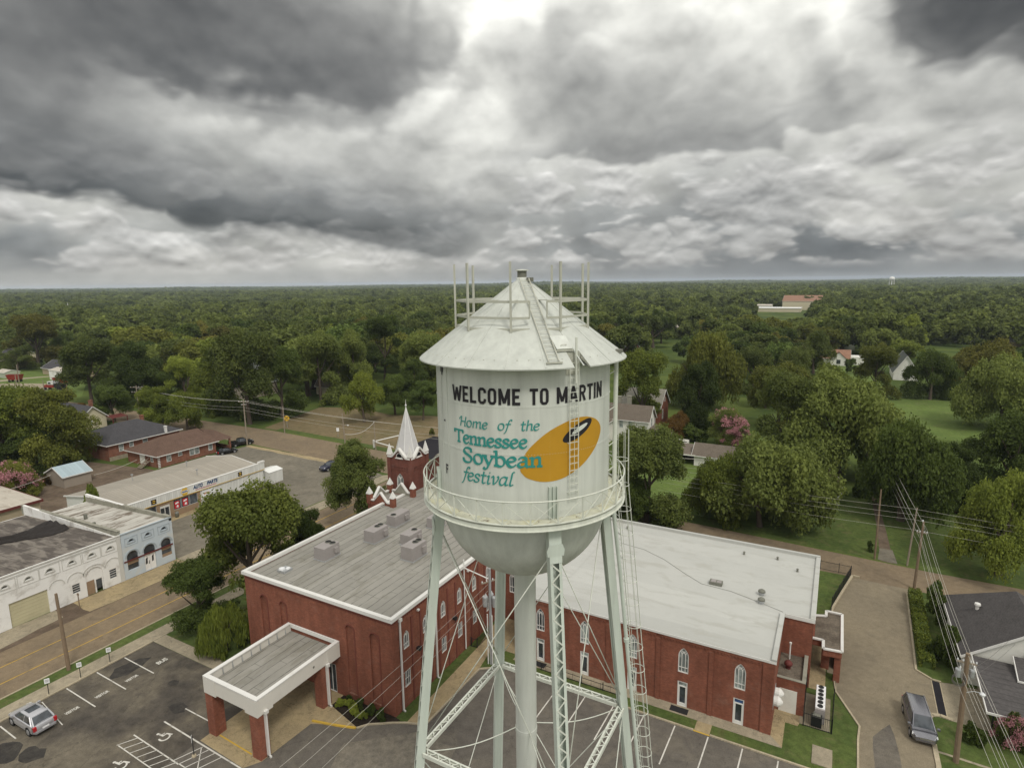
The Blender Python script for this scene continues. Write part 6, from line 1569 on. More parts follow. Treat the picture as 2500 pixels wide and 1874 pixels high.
# ------------------------------------------------------------------ the parts shop
def build_store():
    t = thing('parts_store', 'long low white metal shop with a ribbed tan roof and a lettered sign band', 'shop', (-73, 25, 0))
    X0, X1, Y0, Y1 = -82.6, -65.1, 12.0, 38.5; F = Facade((X1, 0, 0), (0, 1, 0), (1, 0, 0))
    mb = MB(); mb.box(X0, X1 - .3, Y0, Y1 - .1, -.1, 3.4); mb.add([(X0, Y0, 3.4), (X1 - .3, Y0, 3.4), (-74.4, Y0, 4.55), (X0, Y1 - .1, 3.4), (X1 - .3, Y1 - .1, 3.4), (-74.4, Y1 - .1, 4.55)], [(0, 1, 2), (3, 5, 4)])
    F.wall(mb, [(Y0, -.1), (Y1, -.1), (Y1, 3.3), (Y0, 3.3)], [[(15.1, 1.2), (17.2, 1.2), (17.2, 2.9), (15.1, 2.9)], [(17.75, -.05), (19.45, -.05), (19.45, 2.55), (17.75, 2.55)], [(20.1, 1.1), (24.5, 1.1), (24.5, 2.85), (20.1, 2.85)]], -.3, 0)
    mb.build('walls', M['ribbed_wall'], t)
    mb = MB(); F.wall(mb, [(14.6, -.1), (25.1, -.1), (25.1, 3.0), (14.6, 3.0)], [[(15.1, 1.2), (17.2, 1.2), (17.2, 2.9), (15.1, 2.9)], [(17.75, -.05), (19.45, -.05), (19.45, 2.55), (17.75, 2.55)], [(20.1, 1.1), (24.5, 1.1), (24.5, 2.85), (20.1, 2.85)]], .004, .05); mb.build('brick_front', M['ply'], t)
    mb = MB(); mb.add([(X0 - .3, Y0 - .2, 3.42), (-74.4, Y0 - .2, 4.68), (-74.4, Y1, 4.68), (X0 - .3, Y1, 3.42), (X1 - .1, Y0 - .2, 3.55), (X1 - .1, Y1, 3.55)], [(0, 1, 2, 3), (1, 4, 5, 2)]); roof = mb.build('roof', M['store_roof'], t)
    mb = MB(); mb.beam((X0 - .3, Y1 + .02, 3.42), (-74.4, Y1 + .02, 4.68), .12, .2); mb.beam((-74.4, Y1 + .02, 4.68), (X1 - .1, Y1 + .02, 3.6), .12, .2); mb.beam((-74.4, Y0 - .2, 4.7), (X1 - .1, Y0 - .2, 3.6), .16, .2); mb.beam((X0 - .3, Y0 - .2, 3.44), (-74.4, Y0 - .2, 4.7), .16, .2); mb.build('verge_trim', M['trim'], roof)
    for x, y in ((-78.5, 21), (-77.0, 30.5), (-70.5, 28.3)):
        mb = MB(); mb.tube([(x, y, 3.6), (x, y, 5.1)], .07, 8); mb.box(x - .16, x + .16, y - .16, y + .16, 5.1, 5.28); mb.build('roof_flue', M['steel'], t)
    mb = MB(); mb.box(X1 - .25, X1 + .16, Y0 - .15, Y1 + .25, 3.15, 4.5); fas = mb.build('sign_band', M['ribbed_wall'], t)
    mb = MB(); mb.box(X1 - .3, X1 + .2, Y0 - .2, Y1 + .3, 4.5, 4.58); mb.box(X1 - .3, X1 + .22, Y1 - 1.0, Y1 + .32, 4.58, 4.85); mb.build('sign_band_cap', M['trim'], fas)
    mb = MB(); mb.box(X1 - .2, X1 + .2, Y0, Y1 + .2, 3.06, 3.15); mb.build('yellow_strip', M['paint_yellow_new'], fas)
    S = Facade((X1 + .165, 0, 0), (0, 1, 0), (1, 0, 0))
    def sgn(name, items, mat, d=.02):
        mb = MB()
        for vs, fs in items: mb.add([S.pt(a, b, d) for a, b in vs], fs)
        return mb.build(name, mat, fas)
    sgn('lettering', [fit_text('AUTO', 23.75, 25.6, 3.66, 4.36, bold=.05, shear=.25)], M['navy']); sgn('lettering', [fit_text('PARTS', 26.4, 28.55, 3.70, 4.36, bold=.05, shear=.25)], M['navy'])
    sgn('red_stripe', [([(24.1, 3.42), (28.2, 3.42), (28.3, 3.52), (24.2, 3.52)], [(0, 1, 2, 3)])], M['sign_red'])
    hexa = [(22.2 + .72 * math.cos(math.radians(60 * k)), 3.82 + .68 * math.sin(math.radians(60 * k))) for k in range(6)]
    mb = MB(); S.plate(mb, hexa, .0, .06); hx = mb.build('hexagon_sign', M['sign_yellow'], fas)
    sgn('hexagon_band', [([(21.62, 3.6), (22.78, 3.6), (22.78, 4.04), (21.62, 4.04)], [(0, 1, 2, 3)])], M['white_sign'], .07); sgn('lettering', [fit_text('NAPA', 21.68, 22.72, 3.65, 3.99, bold=.05)], M['navy'], .08)
    for y in (16.78, 33.2):
        mb = MB(); S.rect(mb, y - .42, y + .42, 3.35, 4.14, 0, .06); b = mb.build('square_sign', M['ink'], fas)
        sgn('sign_badge', [([(y + .3 * math.cos(math.radians(60 * k)), 3.75 + .3 * math.sin(math.radians(60 * k))) for k in range(6)], [tuple(range(6))])], M['sign_yellow'], .07)
        sgn('badge_bar', [([(y - .26, 3.66), (y + .26, 3.66), (y + .26, 3.84), (y - .26, 3.84)], [(0, 1, 2, 3)])], M['ink'], .075)
    mb = MB(); S.rect(mb, 25.5, 27.9, 1.2, 2.85, -.16, -.14); pn = mb.build('sign_panel', M['white_sign'], t)
    sgn('lettering', [fit_text('STIHL', 25.7, 26.9, 2.05, 2.4, bold=.05, shear=.2)], M['sign_orange'], -.13)
    sgn('panel_marks', [([(26.0, 1.6), (26.5, 1.62), (26.6, 1.8), (26.1, 1.78)], [(0, 1, 2, 3)]), ([(27.2, 2.3), (27.55, 2.3), (27.55, 2.5), (27.2, 2.5)], [(0, 1, 2, 3)]), ([(27.25, 1.75), (27.5, 1.75), (27.42, 2.05), (27.3, 2.05)], [(0, 1, 2, 3)])], M['ink'], -.13)
    for a, b, c, d in ((15.1, 17.2, 1.2, 2.9), (20.1, 21.45, 1.1, 2.85), (21.55, 22.95, 1.1, 2.85), (23.05, 24.5, 1.1, 2.85)): slit_window(t, F, (a + b) / 2, c, d, b - a, bars=1 if a < 16 else 0, cross=0, name='shop_window', mat='steel')
    for a, w in ((20.28, .9), (21.75, .95)):
        mb = MB(); F.rect(mb, a, a + w, 1.25, 2.55, -.03, -.01); p = mb.build('window_poster', M['red_poster'], t)
        mb = MB(); F.plate(mb, [(a + .15, 2.0), (a + w - .15, 2.15), (a + w - .2, 2.4), (a + .2, 2.3)], -.01, .0); F.plate(mb, [(a + .3, 1.45), (a + w - .2, 1.4), (a + w - .25, 1.85), (a + .4, 1.8)], -.01, .0); mb.build('poster_print', M['white_sign'], p)
    mb = MB(); F.ring(mb, [(17.75, -.05), (19.45, -.05), (19.45, 2.55), (17.75, 2.55)], [(17.85, .05), (19.35, .05), (19.35, 2.1), (17.85, 2.1)], -.15, -.02); F.rect(mb, 18.56, 18.64, .05, 2.1, -.149, -.03); d = mb.build('shop_door', M['trim'], t)
    mb = MB(); F.rect(mb, 17.82, 19.38, .02, 2.5, -.2, -.16); mb.build('pane', M['glass'], d)
    s = thing('storage_shed', 'white metal storage shed against the end of the parts shop', 'shed', (-65.5, 40.2, 0))
    mb = MB(); mb.box(-67.4, -63.9, 38.85, 42.1, 0, 2.4); mb.add([(-67.4, 38.85, 2.4), (-63.9, 38.85, 2.4), (-65.65, 38.85, 2.75), (-67.4, 42.1, 2.4), (-63.9, 42.1, 2.4), (-65.65, 42.1, 2.75)], [(0, 1, 2), (3, 5, 4)]); mb.build('walls', M['ribbed_wall'], s)
    mb = MB(); mb.add([(-67.5, 38.8, 2.4), (-65.65, 38.8, 2.8), (-65.65, 42.2, 2.8), (-67.5, 42.2, 2.4), (-63.8, 38.8, 2.4), (-63.8, 42.2, 2.4)], [(0, 1, 2, 3), (1, 4, 5, 2)]); mb.build('roof', M['metal_white'], s)
    b = thing('litter_bin', 'dark litter bin on the pavement by the shop door', 'bin', (-64.4, 20.1, 0)); mb = MB(); mb.lathe((-64.4, 20.1), [(.28, .02), (.3, .8), (.22, 1.0), (.05, 1.05)], 12, True); mb.build('bin_body', M['vent'], b, True); mb = MB(); mb.lathe((-64.4, 20.1), [(.31, .78), (.32, .84), (.29, .86)], 12); mb.build('bin_rim', M['steel'], b)


build_store()


# ------------------------------------------------------------------ houses
def house(label, x0, x1, y0, y1, ze, zr, wall, roofm, axis='y', hip=0.0, over=.45, cat='house', wins=(), name='house', base=None, hip2=None):
    """walls, roof (gabled or hipped), windows; the ridge runs along `axis`; hip = length of the hip at each end"""
    t = thing(name, label, cat, ((x0 + x1) / 2, (y0 + y1) / 2, 0)); hip2 = hip if hip2 is None else hip2
    mb = MB(); mb.box(x0, x1, y0, y1, -.1, ze); o = over; dz = o * (zr - ze) / ((x1 - x0) / 2 if axis == 'y' else (y1 - y0) / 2); zo = ze - dz
    if axis == 'y':
        c = (x0 + x1) / 2
        e = [(x0 - o, y0 - o, zo), (x1 + o, y0 - o, zo), (x1 + o, y1 + o, zo), (x0 - o, y1 + o, zo)]; r = [(c, y0 - o + hip, zr), (c, y1 + o - hip2, zr)]
        F_ = [(e[0], r[0], r[1], e[3]), (e[1], e[2], r[1], r[0])]; H = [(e[0], e[1], r[0]), (e[2], e[3], r[1])]
        tri = [[(x0, y0, ze), (x1, y0, ze), (c, y0, zr - .02)], [(x1, y1, ze), (x0, y1, ze), (c, y1, zr - .02)]]
    else:
        c = (y0 + y1) / 2
        e = [(x0 - o, y0 - o, zo), (x1 + o, y0 - o, zo), (x1 + o, y1 + o, zo), (x0 - o, y1 + o, zo)]; r = [(x0 - o + hip, c, zr), (x1 + o - hip2, c, zr)]
        F_ = [(e[0], e[1], r[1], r[0]), (e[2], e[3], r[0], r[1])]; H = [(e[3], e[0], r[0]), (e[1], e[2], r[1])]
        tri = [[(x0, y1, ze), (x0, y0, ze), (x0, c, zr - .02)], [(x1, y0, ze), (x1, y1, ze), (x1, c, zr - .02)]]
    for h, q in zip((hip, hip2), tri):
        if h == 0: mb.add(q, [(0, 1, 2)])
    mb.build('walls', M[wall], t)
    mb = MB(); hh = [h for h, k in zip(H, (hip, hip2)) if k > 0]
    for q in F_ + hh: mb.add(list(q), [tuple(range(len(q)))]); 
    for q in F_ + hh: mb.add([(a, b, z - .13) for a, b, z in q], [tuple(range(len(q)))[::-1]])
    roof = mb.build('roof', M[roofm], t)
    mb = MB(); gables = [(e[0], r[0], e[1]) if axis == 'y' else (e[0], r[0], e[3]), (e[3], r[1], e[2]) if axis == 'y' else (e[1], r[1], e[2])]
    for i, (a, m, b) in enumerate(gables):
        if (hip, hip2)[i] == 0: mb.beam((a[0], a[1], a[2] - .08), (m[0], m[1], m[2] - .08), .06, .22); mb.beam((m[0], m[1], m[2] - .08), (b[0], b[1], b[2] - .08), .06, .22)
        else: mb.beam((a[0], a[1], zo - .06), (b[0], b[1], zo - .06), .06, .18)
    for a, b in (((e[0], e[3]), (e[1], e[2])) if axis == 'y' else ((e[0], e[1]), (e[3], e[2]))): mb.beam((a[0], a[1], zo - .06), (b[0], b[1], zo - .06), .06, .18)
    mb.build('eaves_trim', M['trim'], roof)
    for side, a, z0, z1, w in wins:
        fc = {'s': Facade((0, y0, 0), (1, 0, 0), (0, -1, 0)), 'e': Facade((x1, 0, 0), (0, 1, 0), (1, 0, 0)), 'w': Facade((x0, 0, 0), (0, -1, 0), (-1, 0, 0)), 'n': Facade((0, y1, 0), (-1, 0, 0), (0, 1, 0))}[side]
        if side in 'wn': a = -a
        q = [(a - w/2, z0), (a + w/2, z0), (a + w/2, z1), (a - w/2, z1)]; mb = MB(); fc.ring(mb, [(p[0] + (.08 if p[0] > a else -.08), p[1] + (.08 if p[1] > z0 else -.08)) for p in q], q, .002, .06); fc.rect(mb, a - w/2, a + w/2, (z0 + z1)/2 - .025, (z0 + z1)/2 + .025, .012, .04); f = mb.build('window', M['trim'], t)
        mb = MB(); fc.plate(mb, q, .003, .012); mb.build('pane', M['glass_pale'], f)
    return t


def chimney(t, x, y, z0, z1, w=.7, mat='brick_house'):
    mb = MB(); mb.box(x - w/2, x + w/2, y - w/2, y + w/2, z0, z1); mb.box(x - w/2 - .07, x + w/2 + .07, y - w/2 - .07, y + w/2 + .07, z1, z1 + .18); mb.build('chimney', M[mat], t)


t = house('brown roofed brick bungalow with pale quoins behind the parts shop', -106.3, -94.8, 35.2, 49.0, 3.0, 5.4, 'brick_house', 'sh_brown', 'y', 5.0, .6, wins=(('e', 37.6, 1.0, 2.6, .9), ('e', 40.2, 1.6, 2.6, .8), ('e', 43.0, 1.0, 2.6, 1.0), ('e', 44.2, 1.0, 2.6, 1.0), ('e', 47.6, 1.0, 2.6, .9), ('s', -97.0, 1.2, 2.4, .8)), hip2=1.0)
mb = MB(); mb.box(-101.5, -99.6, 35.12, 35.19, .3, 2.6); mb.build('boarded_bay', M['white_paint'], t)
mb = MB()
for x, y in ((-94.78, 35.18),):
    for k in range(8): mb.box(x - .02, x + .05, y - .05, y + .45, .1 + k * .36, .3 + k * .36)
mb.build('quoins', M['trim'], t)
mb = MB(); mb.add([(-106.9, 49.0, 2.75), (-94.2, 49.0, 2.75), (-94.2, 53.2, 2.75), (-106.9, 53.2, 2.75), (-100.5, 49.2, 5.1), (-100.5, 52.8, 4.0)], [(1, 2, 5, 4), (3, 0, 4, 5), (2, 3, 5)]); mb.build('porch_roof', M['sh_brown'], t)
mb = MB()
for x in (-94.6, -99.5, -106): mb.box(x - .16, x + .16, 52.4, 52.75, 0, 2.75)
mb.box(-106, -94.4, 52.5, 52.65, 0, .9); mb.build('porch_post', M['brick_house'], t)
mb = MB()
for k in range(6): mb.box(-98.9, -97.6, 34.9 - .32 * k - .3, 34.9 - .32 * k, 1.2 - .2 * k, 1.28 - .2 * k)
for x in (-98.9, -97.6): mb.beam((x, 35.1, 1.4), (x, 33.0, .2), .07, .2); mb.beam((x, 35.1, 2.2), (x, 33.0, 1.0), .06, .08)
mb.build('wooden_steps', M['wood_grey'], t)
t = house('charcoal roofed brick house between the bungalow and the dark oval trees', -124.5, -110.2, 33.2, 50.0, 4.0, 7.0, 'brick_house', 'sh_charcoal', 'y', 6.5, .6, wins=(('e', 36.0, 1.8, 3.4, .9), ('e', 38.3, 2.3, 3.4, .8), ('e', 41.5, 2.2, 3.4, 1.0)))
chimney(t, -121.5, 47.5, 3, 6.6, .7); chimney(t, -110.0, 46.5, 3.5, 5.2, .5, 'trim')
mb = MB(); mb.box(-110.15, -110.05, 33.2, 42, -.1, .9); mb.build('foundation', M['concrete'], t)
t = house('small cream gabled house with maroon verges beyond the charcoal roof', -163, -148, 45.6, 52.4, 3.4, 6.4, 'yellow_wall', 'sh_charcoal', 'x', 0, .5, wins=(('e', 48.2, 1.0, 2.6, .9), ('e', 47.0, 4.0, 4.6, .4)))
chimney(t, -152.5, 51, 4.5, 7.2, .8)
mb = MB(); mb.add([(-148, 52.2, 3.0), (-144.6, 52.2, 2.6), (-144.6, 56.5, 2.6), (-148, 56.5, 3.0)], [(0, 1, 2, 3)]); mb.box(-144.8, -144.6, 52.3, 52.5, 0, 2.6); mb.box(-144.8, -144.6, 56.2, 56.4, 0, 2.6); mb.build('porch', M['maroon'], t)
house('taupe shed with a blue grey tin roof in the dirt yard', -105.5, -98.8, 18.9, 23.8, 2.4, 3.9, 'taupe_wall', 'tin', 'y', 0, .3, 'shed', name='shed')
t = thing('flat_roofed_store', 'tan walled store with a pale flat tin roof at the picture edge', 'store', (-92, -4, 0))
mb = MB(); mb.box(-99.5, -84.6, -25, 8.9, -.1, 3.3); mb.build('walls', M['tan_wall'], t); mb = MB(); mb.box(-99.8, -84.3, -25.2, 9.2, 3.3, 3.5); r = mb.build('roof', M['tin_white'], t); mb = MB(); mb.box(-84.29, -84.2, -25.2, 9.3, 3.1, 3.55); mb.box(-99.8, -84.3, 9.21, 9.3, 3.1, 3.55); mb.build('roof_trim', M['maroon'], r)

# right side of the street
t = house('two storey white clapboard house with a taupe roof and rear porch', -16.5, -5.5, 100.2, 105.6, 6.1, 9.0, 'white_paint', 'sh_taupe', 'x', 0, .5, wins=(('s', -9.9, 3.6, 5.5, .9), ('s', -12.2, 3.6, 5.5, .9), ('e', 103.0, 3.9, 6.0, 1.0), ('s', -7.2, .8, 2.4, .9)))
chimney(t, -11.6, 104.5, 7, 10.6, .9, 'stone_cap')
mb = MB(); mb.box(-5.45, -.9, 101.2, 106.0, 0, 2.6); mb.build('rear_wing', M['white_paint'], t)
mb = MB(); mb.add([(-5.45, 100.8, 3.9), (-.5, 100.8, 2.6), (-.5, 106.4, 2.6), (-5.45, 106.4, 3.9)], [(0, 1, 2, 3)]); mb.build('rear_roof', M['sh_taupe'], t)
mb = MB()
for y in (99.6, 104.0): mb.box(-1, 3.4, y, y + .12, .35, .6); mb.box(-1, 3.4, y, y + .12, .85, 1.35); mb.box(3.3, 3.42, y, y + .14, 0, 1.4)
for z in (.35, .85): mb.box(3.3, 3.42, 99.6, 104.1, z, z + .35)
mb.box(-1, 3.4, 99.7, 104, .2, .34); mb.build('deck_railing', M['white_paint'], t)
t = house('white wing with a brown gable beside the two storey clapboard house', -24.0, -14.5, 96.5, 104.5, 5.6, 8.4, 'white_paint', 'sh_taupe', 'y', 0, .5, wins=(('s', -19.2, 3.0, 5.0, 1.0),))
chimney(t, -14.0, 104, 6, 10.4, .9, 'stone_cap')
t = house('tall brick house with a pale grey roof behind the burgundy tree', -18, -7.5, 117.5, 127.0, 5.6, 9.8, 'brick', 'sh_pale', 'x', 0, .5, wins=(('e', 121.0, 2.0, 4.4, .9), ('e', 123.0, 6.4, 7.4, .5), ('s', -10.4, 2.6, 4.4, .9)))
mb = MB(); mb.box(-8.6, -8.45, 117.3, 117.45, 0, 5.6); mb.build('downpipe', M['trim'], t)
t = house('low white garage with an open carport bay and taupe roof', 7.8, 16.5, 88.6, 94.0, 2.6, 4.4, 'white_paint', 'sh_taupe', 'x', 0, .5, 'garage', name='garage')
mb = MB(); mb.add([(1.6, 88.0, 2.35), (8.2, 88.0, 2.35), (8.2, 94.4, 3.1), (1.6, 94.4, 3.1)], [(0, 1, 2, 3)]); mb.add([(1.6, 88.0, 2.2), (8.2, 88.0, 2.2), (8.2, 94.4, 2.95), (1.6, 94.4, 2.95)], [(3, 2, 1, 0)]); mb.build('carport_roof', M['sh_taupe'], t)
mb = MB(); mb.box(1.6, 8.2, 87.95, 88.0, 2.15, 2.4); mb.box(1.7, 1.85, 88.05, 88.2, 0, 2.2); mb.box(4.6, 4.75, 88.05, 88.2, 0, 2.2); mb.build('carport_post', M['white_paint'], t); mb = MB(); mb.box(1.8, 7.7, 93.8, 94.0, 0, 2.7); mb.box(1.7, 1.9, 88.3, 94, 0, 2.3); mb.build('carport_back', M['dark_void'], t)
house('small white garage with a dark roof on the shaded lawn', 31.2, 35.1, 76.4, 83.5, 2.5, 4.1, 'white_paint', 'sh_brown', 'y', 0, .35, 'garage', name='garage')
# dark roofed house at the lane
t = house('white house with a dark grey hipped roof and gable window beside the lane', 45.9, 55.8, 29.6, 41.5, 3.3, 7.0, 'white_paint', 'sh_dark', 'y', 0, .45, wins=(('s', 50.7, 4.25, 5.35, .75), ('s', 47.0, 1.1, 2.3, .9), ('w', 38.0, 1.0, 2.4, .9)), hip2=4.5)
mb = MB(); mb.lathe((47.7, 36.5), [(.16, 4.6), (.16, 5.1), (.3, 5.12), (.26, 5.3), (.02, 5.36)], 12); mb.build('roof_vent', M['trim'], t)
mb = MB(); F_ = Facade((0, 29.6, 0), (1, 0, 0), (0, -1, 0)); F_.rect(mb, 50.45, 50.95, 4.28, 4.72, .04, .34); mb.build('window_air_conditioner', M['ac'], t)
mb = MB(); mb.add([(53, 37.5, 5.2), (62, 37.5, 4.4), (62, 44, 3.3), (53, 44, 3.3), (57.5, 41, 7.2)], [(0, 1, 4), (1, 2, 4), (2, 3, 4), (3, 0, 4)]); mb.build('rear_roof', M['sh_dark'], t)
t2 = thing('carport_wing', 'low wing of the white house with a black roof and slim porch posts', 'carport', (51, 25.5, 0))
mb = MB(); mb.add([(46.3, 21.6, 2.55), (60, 21.6, 2.55), (60, 29.1, 3.35), (46.3, 29.1, 3.35)], [(0, 1, 2, 3)]); mb.add([(46.3, 21.6, 2.4), (60, 21.6, 2.4), (60, 29.1, 3.2), (46.3, 29.1, 3.2)], [(3, 2, 1, 0)]); r = mb.build('roof', M['sh_dark'], t2)
mb = MB(); mb.beam((46.2, 21.55, 2.5), (60, 21.55, 2.5), .08, .2); mb.beam((46.25, 21.55, 2.5), (46.25, 29.1, 3.3), .08, .2); mb.build('eaves_trim', M['trim'], r)
mb = MB()
for x in (46.8, 50.5, 54.5): mb.tube([(x, 22.0, 0), (x, 22.0, 2.5)], .06, 8)
mb.build('post', M['black_iron'], t2); mb = MB(); mb.box(47.5, 60, 26.5, 29.0, -.1, 2.9); mb.build('walls', M['white_paint'], t2)
mb = MB(); mb.add([(49.3, 26.6, 3.25), (60, 26.6, 3.25), (60, 29.0, 4.25), (49.3, 29.0, 4.25)], [(0, 1, 2, 3)]); mb.add([(49.3, 26.6, 3.1), (60, 26.6, 3.1), (60, 29.0, 4.1), (49.3, 29.0, 4.1)], [(3, 2, 1, 0)]); mb.build('porch_hood', M['sh_dark'], t2)
mb = MB(); mb.beam((49.2, 26.55, 3.2), (60, 26.55, 3.2), .07, .16); mb.beam((49.25, 26.55, 3.2), (49.25, 29.0, 4.2), .07, .16); mb.box(49.5, 60, 26.9, 29, 2.9, 3.15); mb.build('hood_trim', M['trim'], t2)

# farther houses showing between the trees
t = house('white gabled house with a rust coloured roof in a clearing', 26.0, 38.0, 270, 281, 3.0, 6.4, 'white_paint', 'sh_rust', 'x', 0, .5, wins=())
mb = MB(); mb.add([(30.5, 266.5, 3.0), (37, 266.5, 3.0), (33.75, 266.5, 6.0), (33.75, 276, 6.0), (37.3, 276, 2.9), (30.2, 276, 2.9), (37.4, 266.2, 2.8), (33.75, 266.2, 6.2), (30.1, 266.2, 2.8)], [(6, 4, 3, 7), (7, 3, 5, 8)]); mb.build('gable_roof', M['sh_rust'], t)
mb = MB(); mb.box(30.6, 36.9, 266.6, 270, 0, 3.0); mb.add([(30.6, 266.6, 3.0), (36.9, 266.6, 3.0), (33.75, 266.6, 5.9)], [(0, 1, 2)]); mb.build('gable_wall', M['white_paint'], t); mb = MB(); mb.box(32.9, 34.5, 266.55, 266.59, .8, 2.7); mb.build('window', M['glass'], t)
mb = MB(); mb.box(38, 46, 272, 280, 0, 3.6); mb.build('side_wing', M['white_paint'], t)
house('long pale green shed at the edge of the woods', 31.0, 41.0, 333, 345, 4.6, 5.6, 'green_wall', 'tin_white', 'x', 0, .3, 'shed', name='shed')
house('grey roofed white house half hidden by the columnar tree', 52.5, 60.5, 232, 252, 3.2, 9.5, 'white_paint', 'sh_green', 'y', 0, .4)
house('cream gabled house showing behind the yellow green tree', -131, -120.8, 114.5, 122.0, 3.5, 8.2, 'yellow_wall', 'sh_taupe', 'x', 0, .5, wins=(('s', -123.0, 1.0, 2.6, .7), ('e', 117.5, 1.0, 2.6, .7)))
house('green grey roof showing among the tall trees on the left', *[v for v in (-160, -146, 96, 110)], 5.0, 12.5, 'taupe_wall', 'sh_green', 'y', 0, .4)
house('brick and cream house by the drive beyond the tank roof', -72, -60, 262, 274, 3.2, 7.0, 'brick_house', 'sh_charcoal', 'x', 0, .5, wins=(('s', -66, 1, 2.4, 1.2),))
house('brown roofed brick house with a red drive beyond the tank roof', -84, -75, 262, 280, 3.2, 7.0, 'brick_house', 'sh_brown', 'y', 0, .5)
a = G(105, 913)[:2]; house('long tan brick bungalow with a dark roof at the far field', a[0], a[0] + 30, a[1], a[1] + 10, 3.2, 6.2, 'tan_wall', 'sh_charcoal', 'x', 0, .5)
a = G(122, 926)[:2]; house('old white store barn at the edge of the field', a[0], a[0] + 14, a[1], a[1] + 7, 4.2, 5.0, 'old_white', 'tin_white', 'x', 0, .2, 'barn', name='barn')
a = G(-5, 921)[:2]; house('small open shelter with a pale roof at the far field', a[0] - 2, a[0] + 6, a[1], a[1] + 6, 2.4, 3.4, 'green_wall', 'tin_white', 'x', 0, .2, 'shelter', name='shelter')
a = G(1912, 757)[:2]; t = house('big tan gymnasium with a red brown roof rising above the trees', -32, 12, 790, 850, 11, 17.5, 'yellow_wall', 'sh_rust', 'x', 0, .5, 'gymnasium', name='gymnasium')
house('low pale flat roofed building in front of the gymnasium', -60, -8, 735, 770, 4.5, 4.9, 'yellow_wall', 'metal_white', 'x', 0, .5, 'building', name='building')
house('white hall beside the low building near the gymnasium', -62, -45, 795, 812, 5, 6.5, 'white_paint', 'tin_white', 'x', 0, .5, 'building', name='building')
for q, w, l in (((2480, 695), 150, 'long white factory on the horizon at the right'), ((2395, 694), 60, 'small white factory near the horizon beside the long one')):
    a = G(*q)[:2]; house(l, a[0] - w, a[0] + w / 2, a[1], a[1] + 60, 12, 13, 'white_paint', 'metal_white', 'x', 0, .5, 'factory', name='factory')
for px, py, w, d, ze, zr, wm, rm, l in ((2365, 836, 13, 9, 3, 6, 'white_paint', 'sh_charcoal', 'grey roofed house peeping over the brownish tree at the right'), (2470, 846, 20, 12, 3, 5.5, 'tan_wall', 'sh_pale', 'long pale roofed house near the right picture edge'), (18, 884, 22, 11, 3.2, 6.5, 'yellow_wall', 'sh_charcoal', 'grey roofed house by the left picture edge above the field'), (642, 760, 14, 10, 5, 8.5, 'white_paint', 'tin_white', 'small white house far off above the tall left trees'), (660, 786, 12, 9, 5, 8, 'white_paint', 'tin_white', 'small pale house below the far white one'), (1490, 706, 90, 30, 9, 11, 'white_paint', 'metal_white', 'far pale factory roof beside the tower rail')):
    a = G(px, py)[:2]; house(l, a[0] - w / 2, a[0] + w / 2, a[1], a[1] + d, ze, zr, wm, rm, 'x', 0, .4)
far_house = house('small pale house far off among the trees of the wooded town', 0, 13, 0, 9, 4.5, 7.5, 'white_paint', 'tin_white', 'x', 0, .4); far_house['group'] = 'small pale houses among the far trees'
for k, (px, py) in enumerate(((538, 752), (1569, 728), (1666, 818), (2348, 826), (589, 768), (1745, 742))):
    a = G(px, py)[:2]
    if k == 0: far_house.location = (a[0], a[1], 0)
    else: dup(far_house, (a[0], a[1], 0), .4 * k)

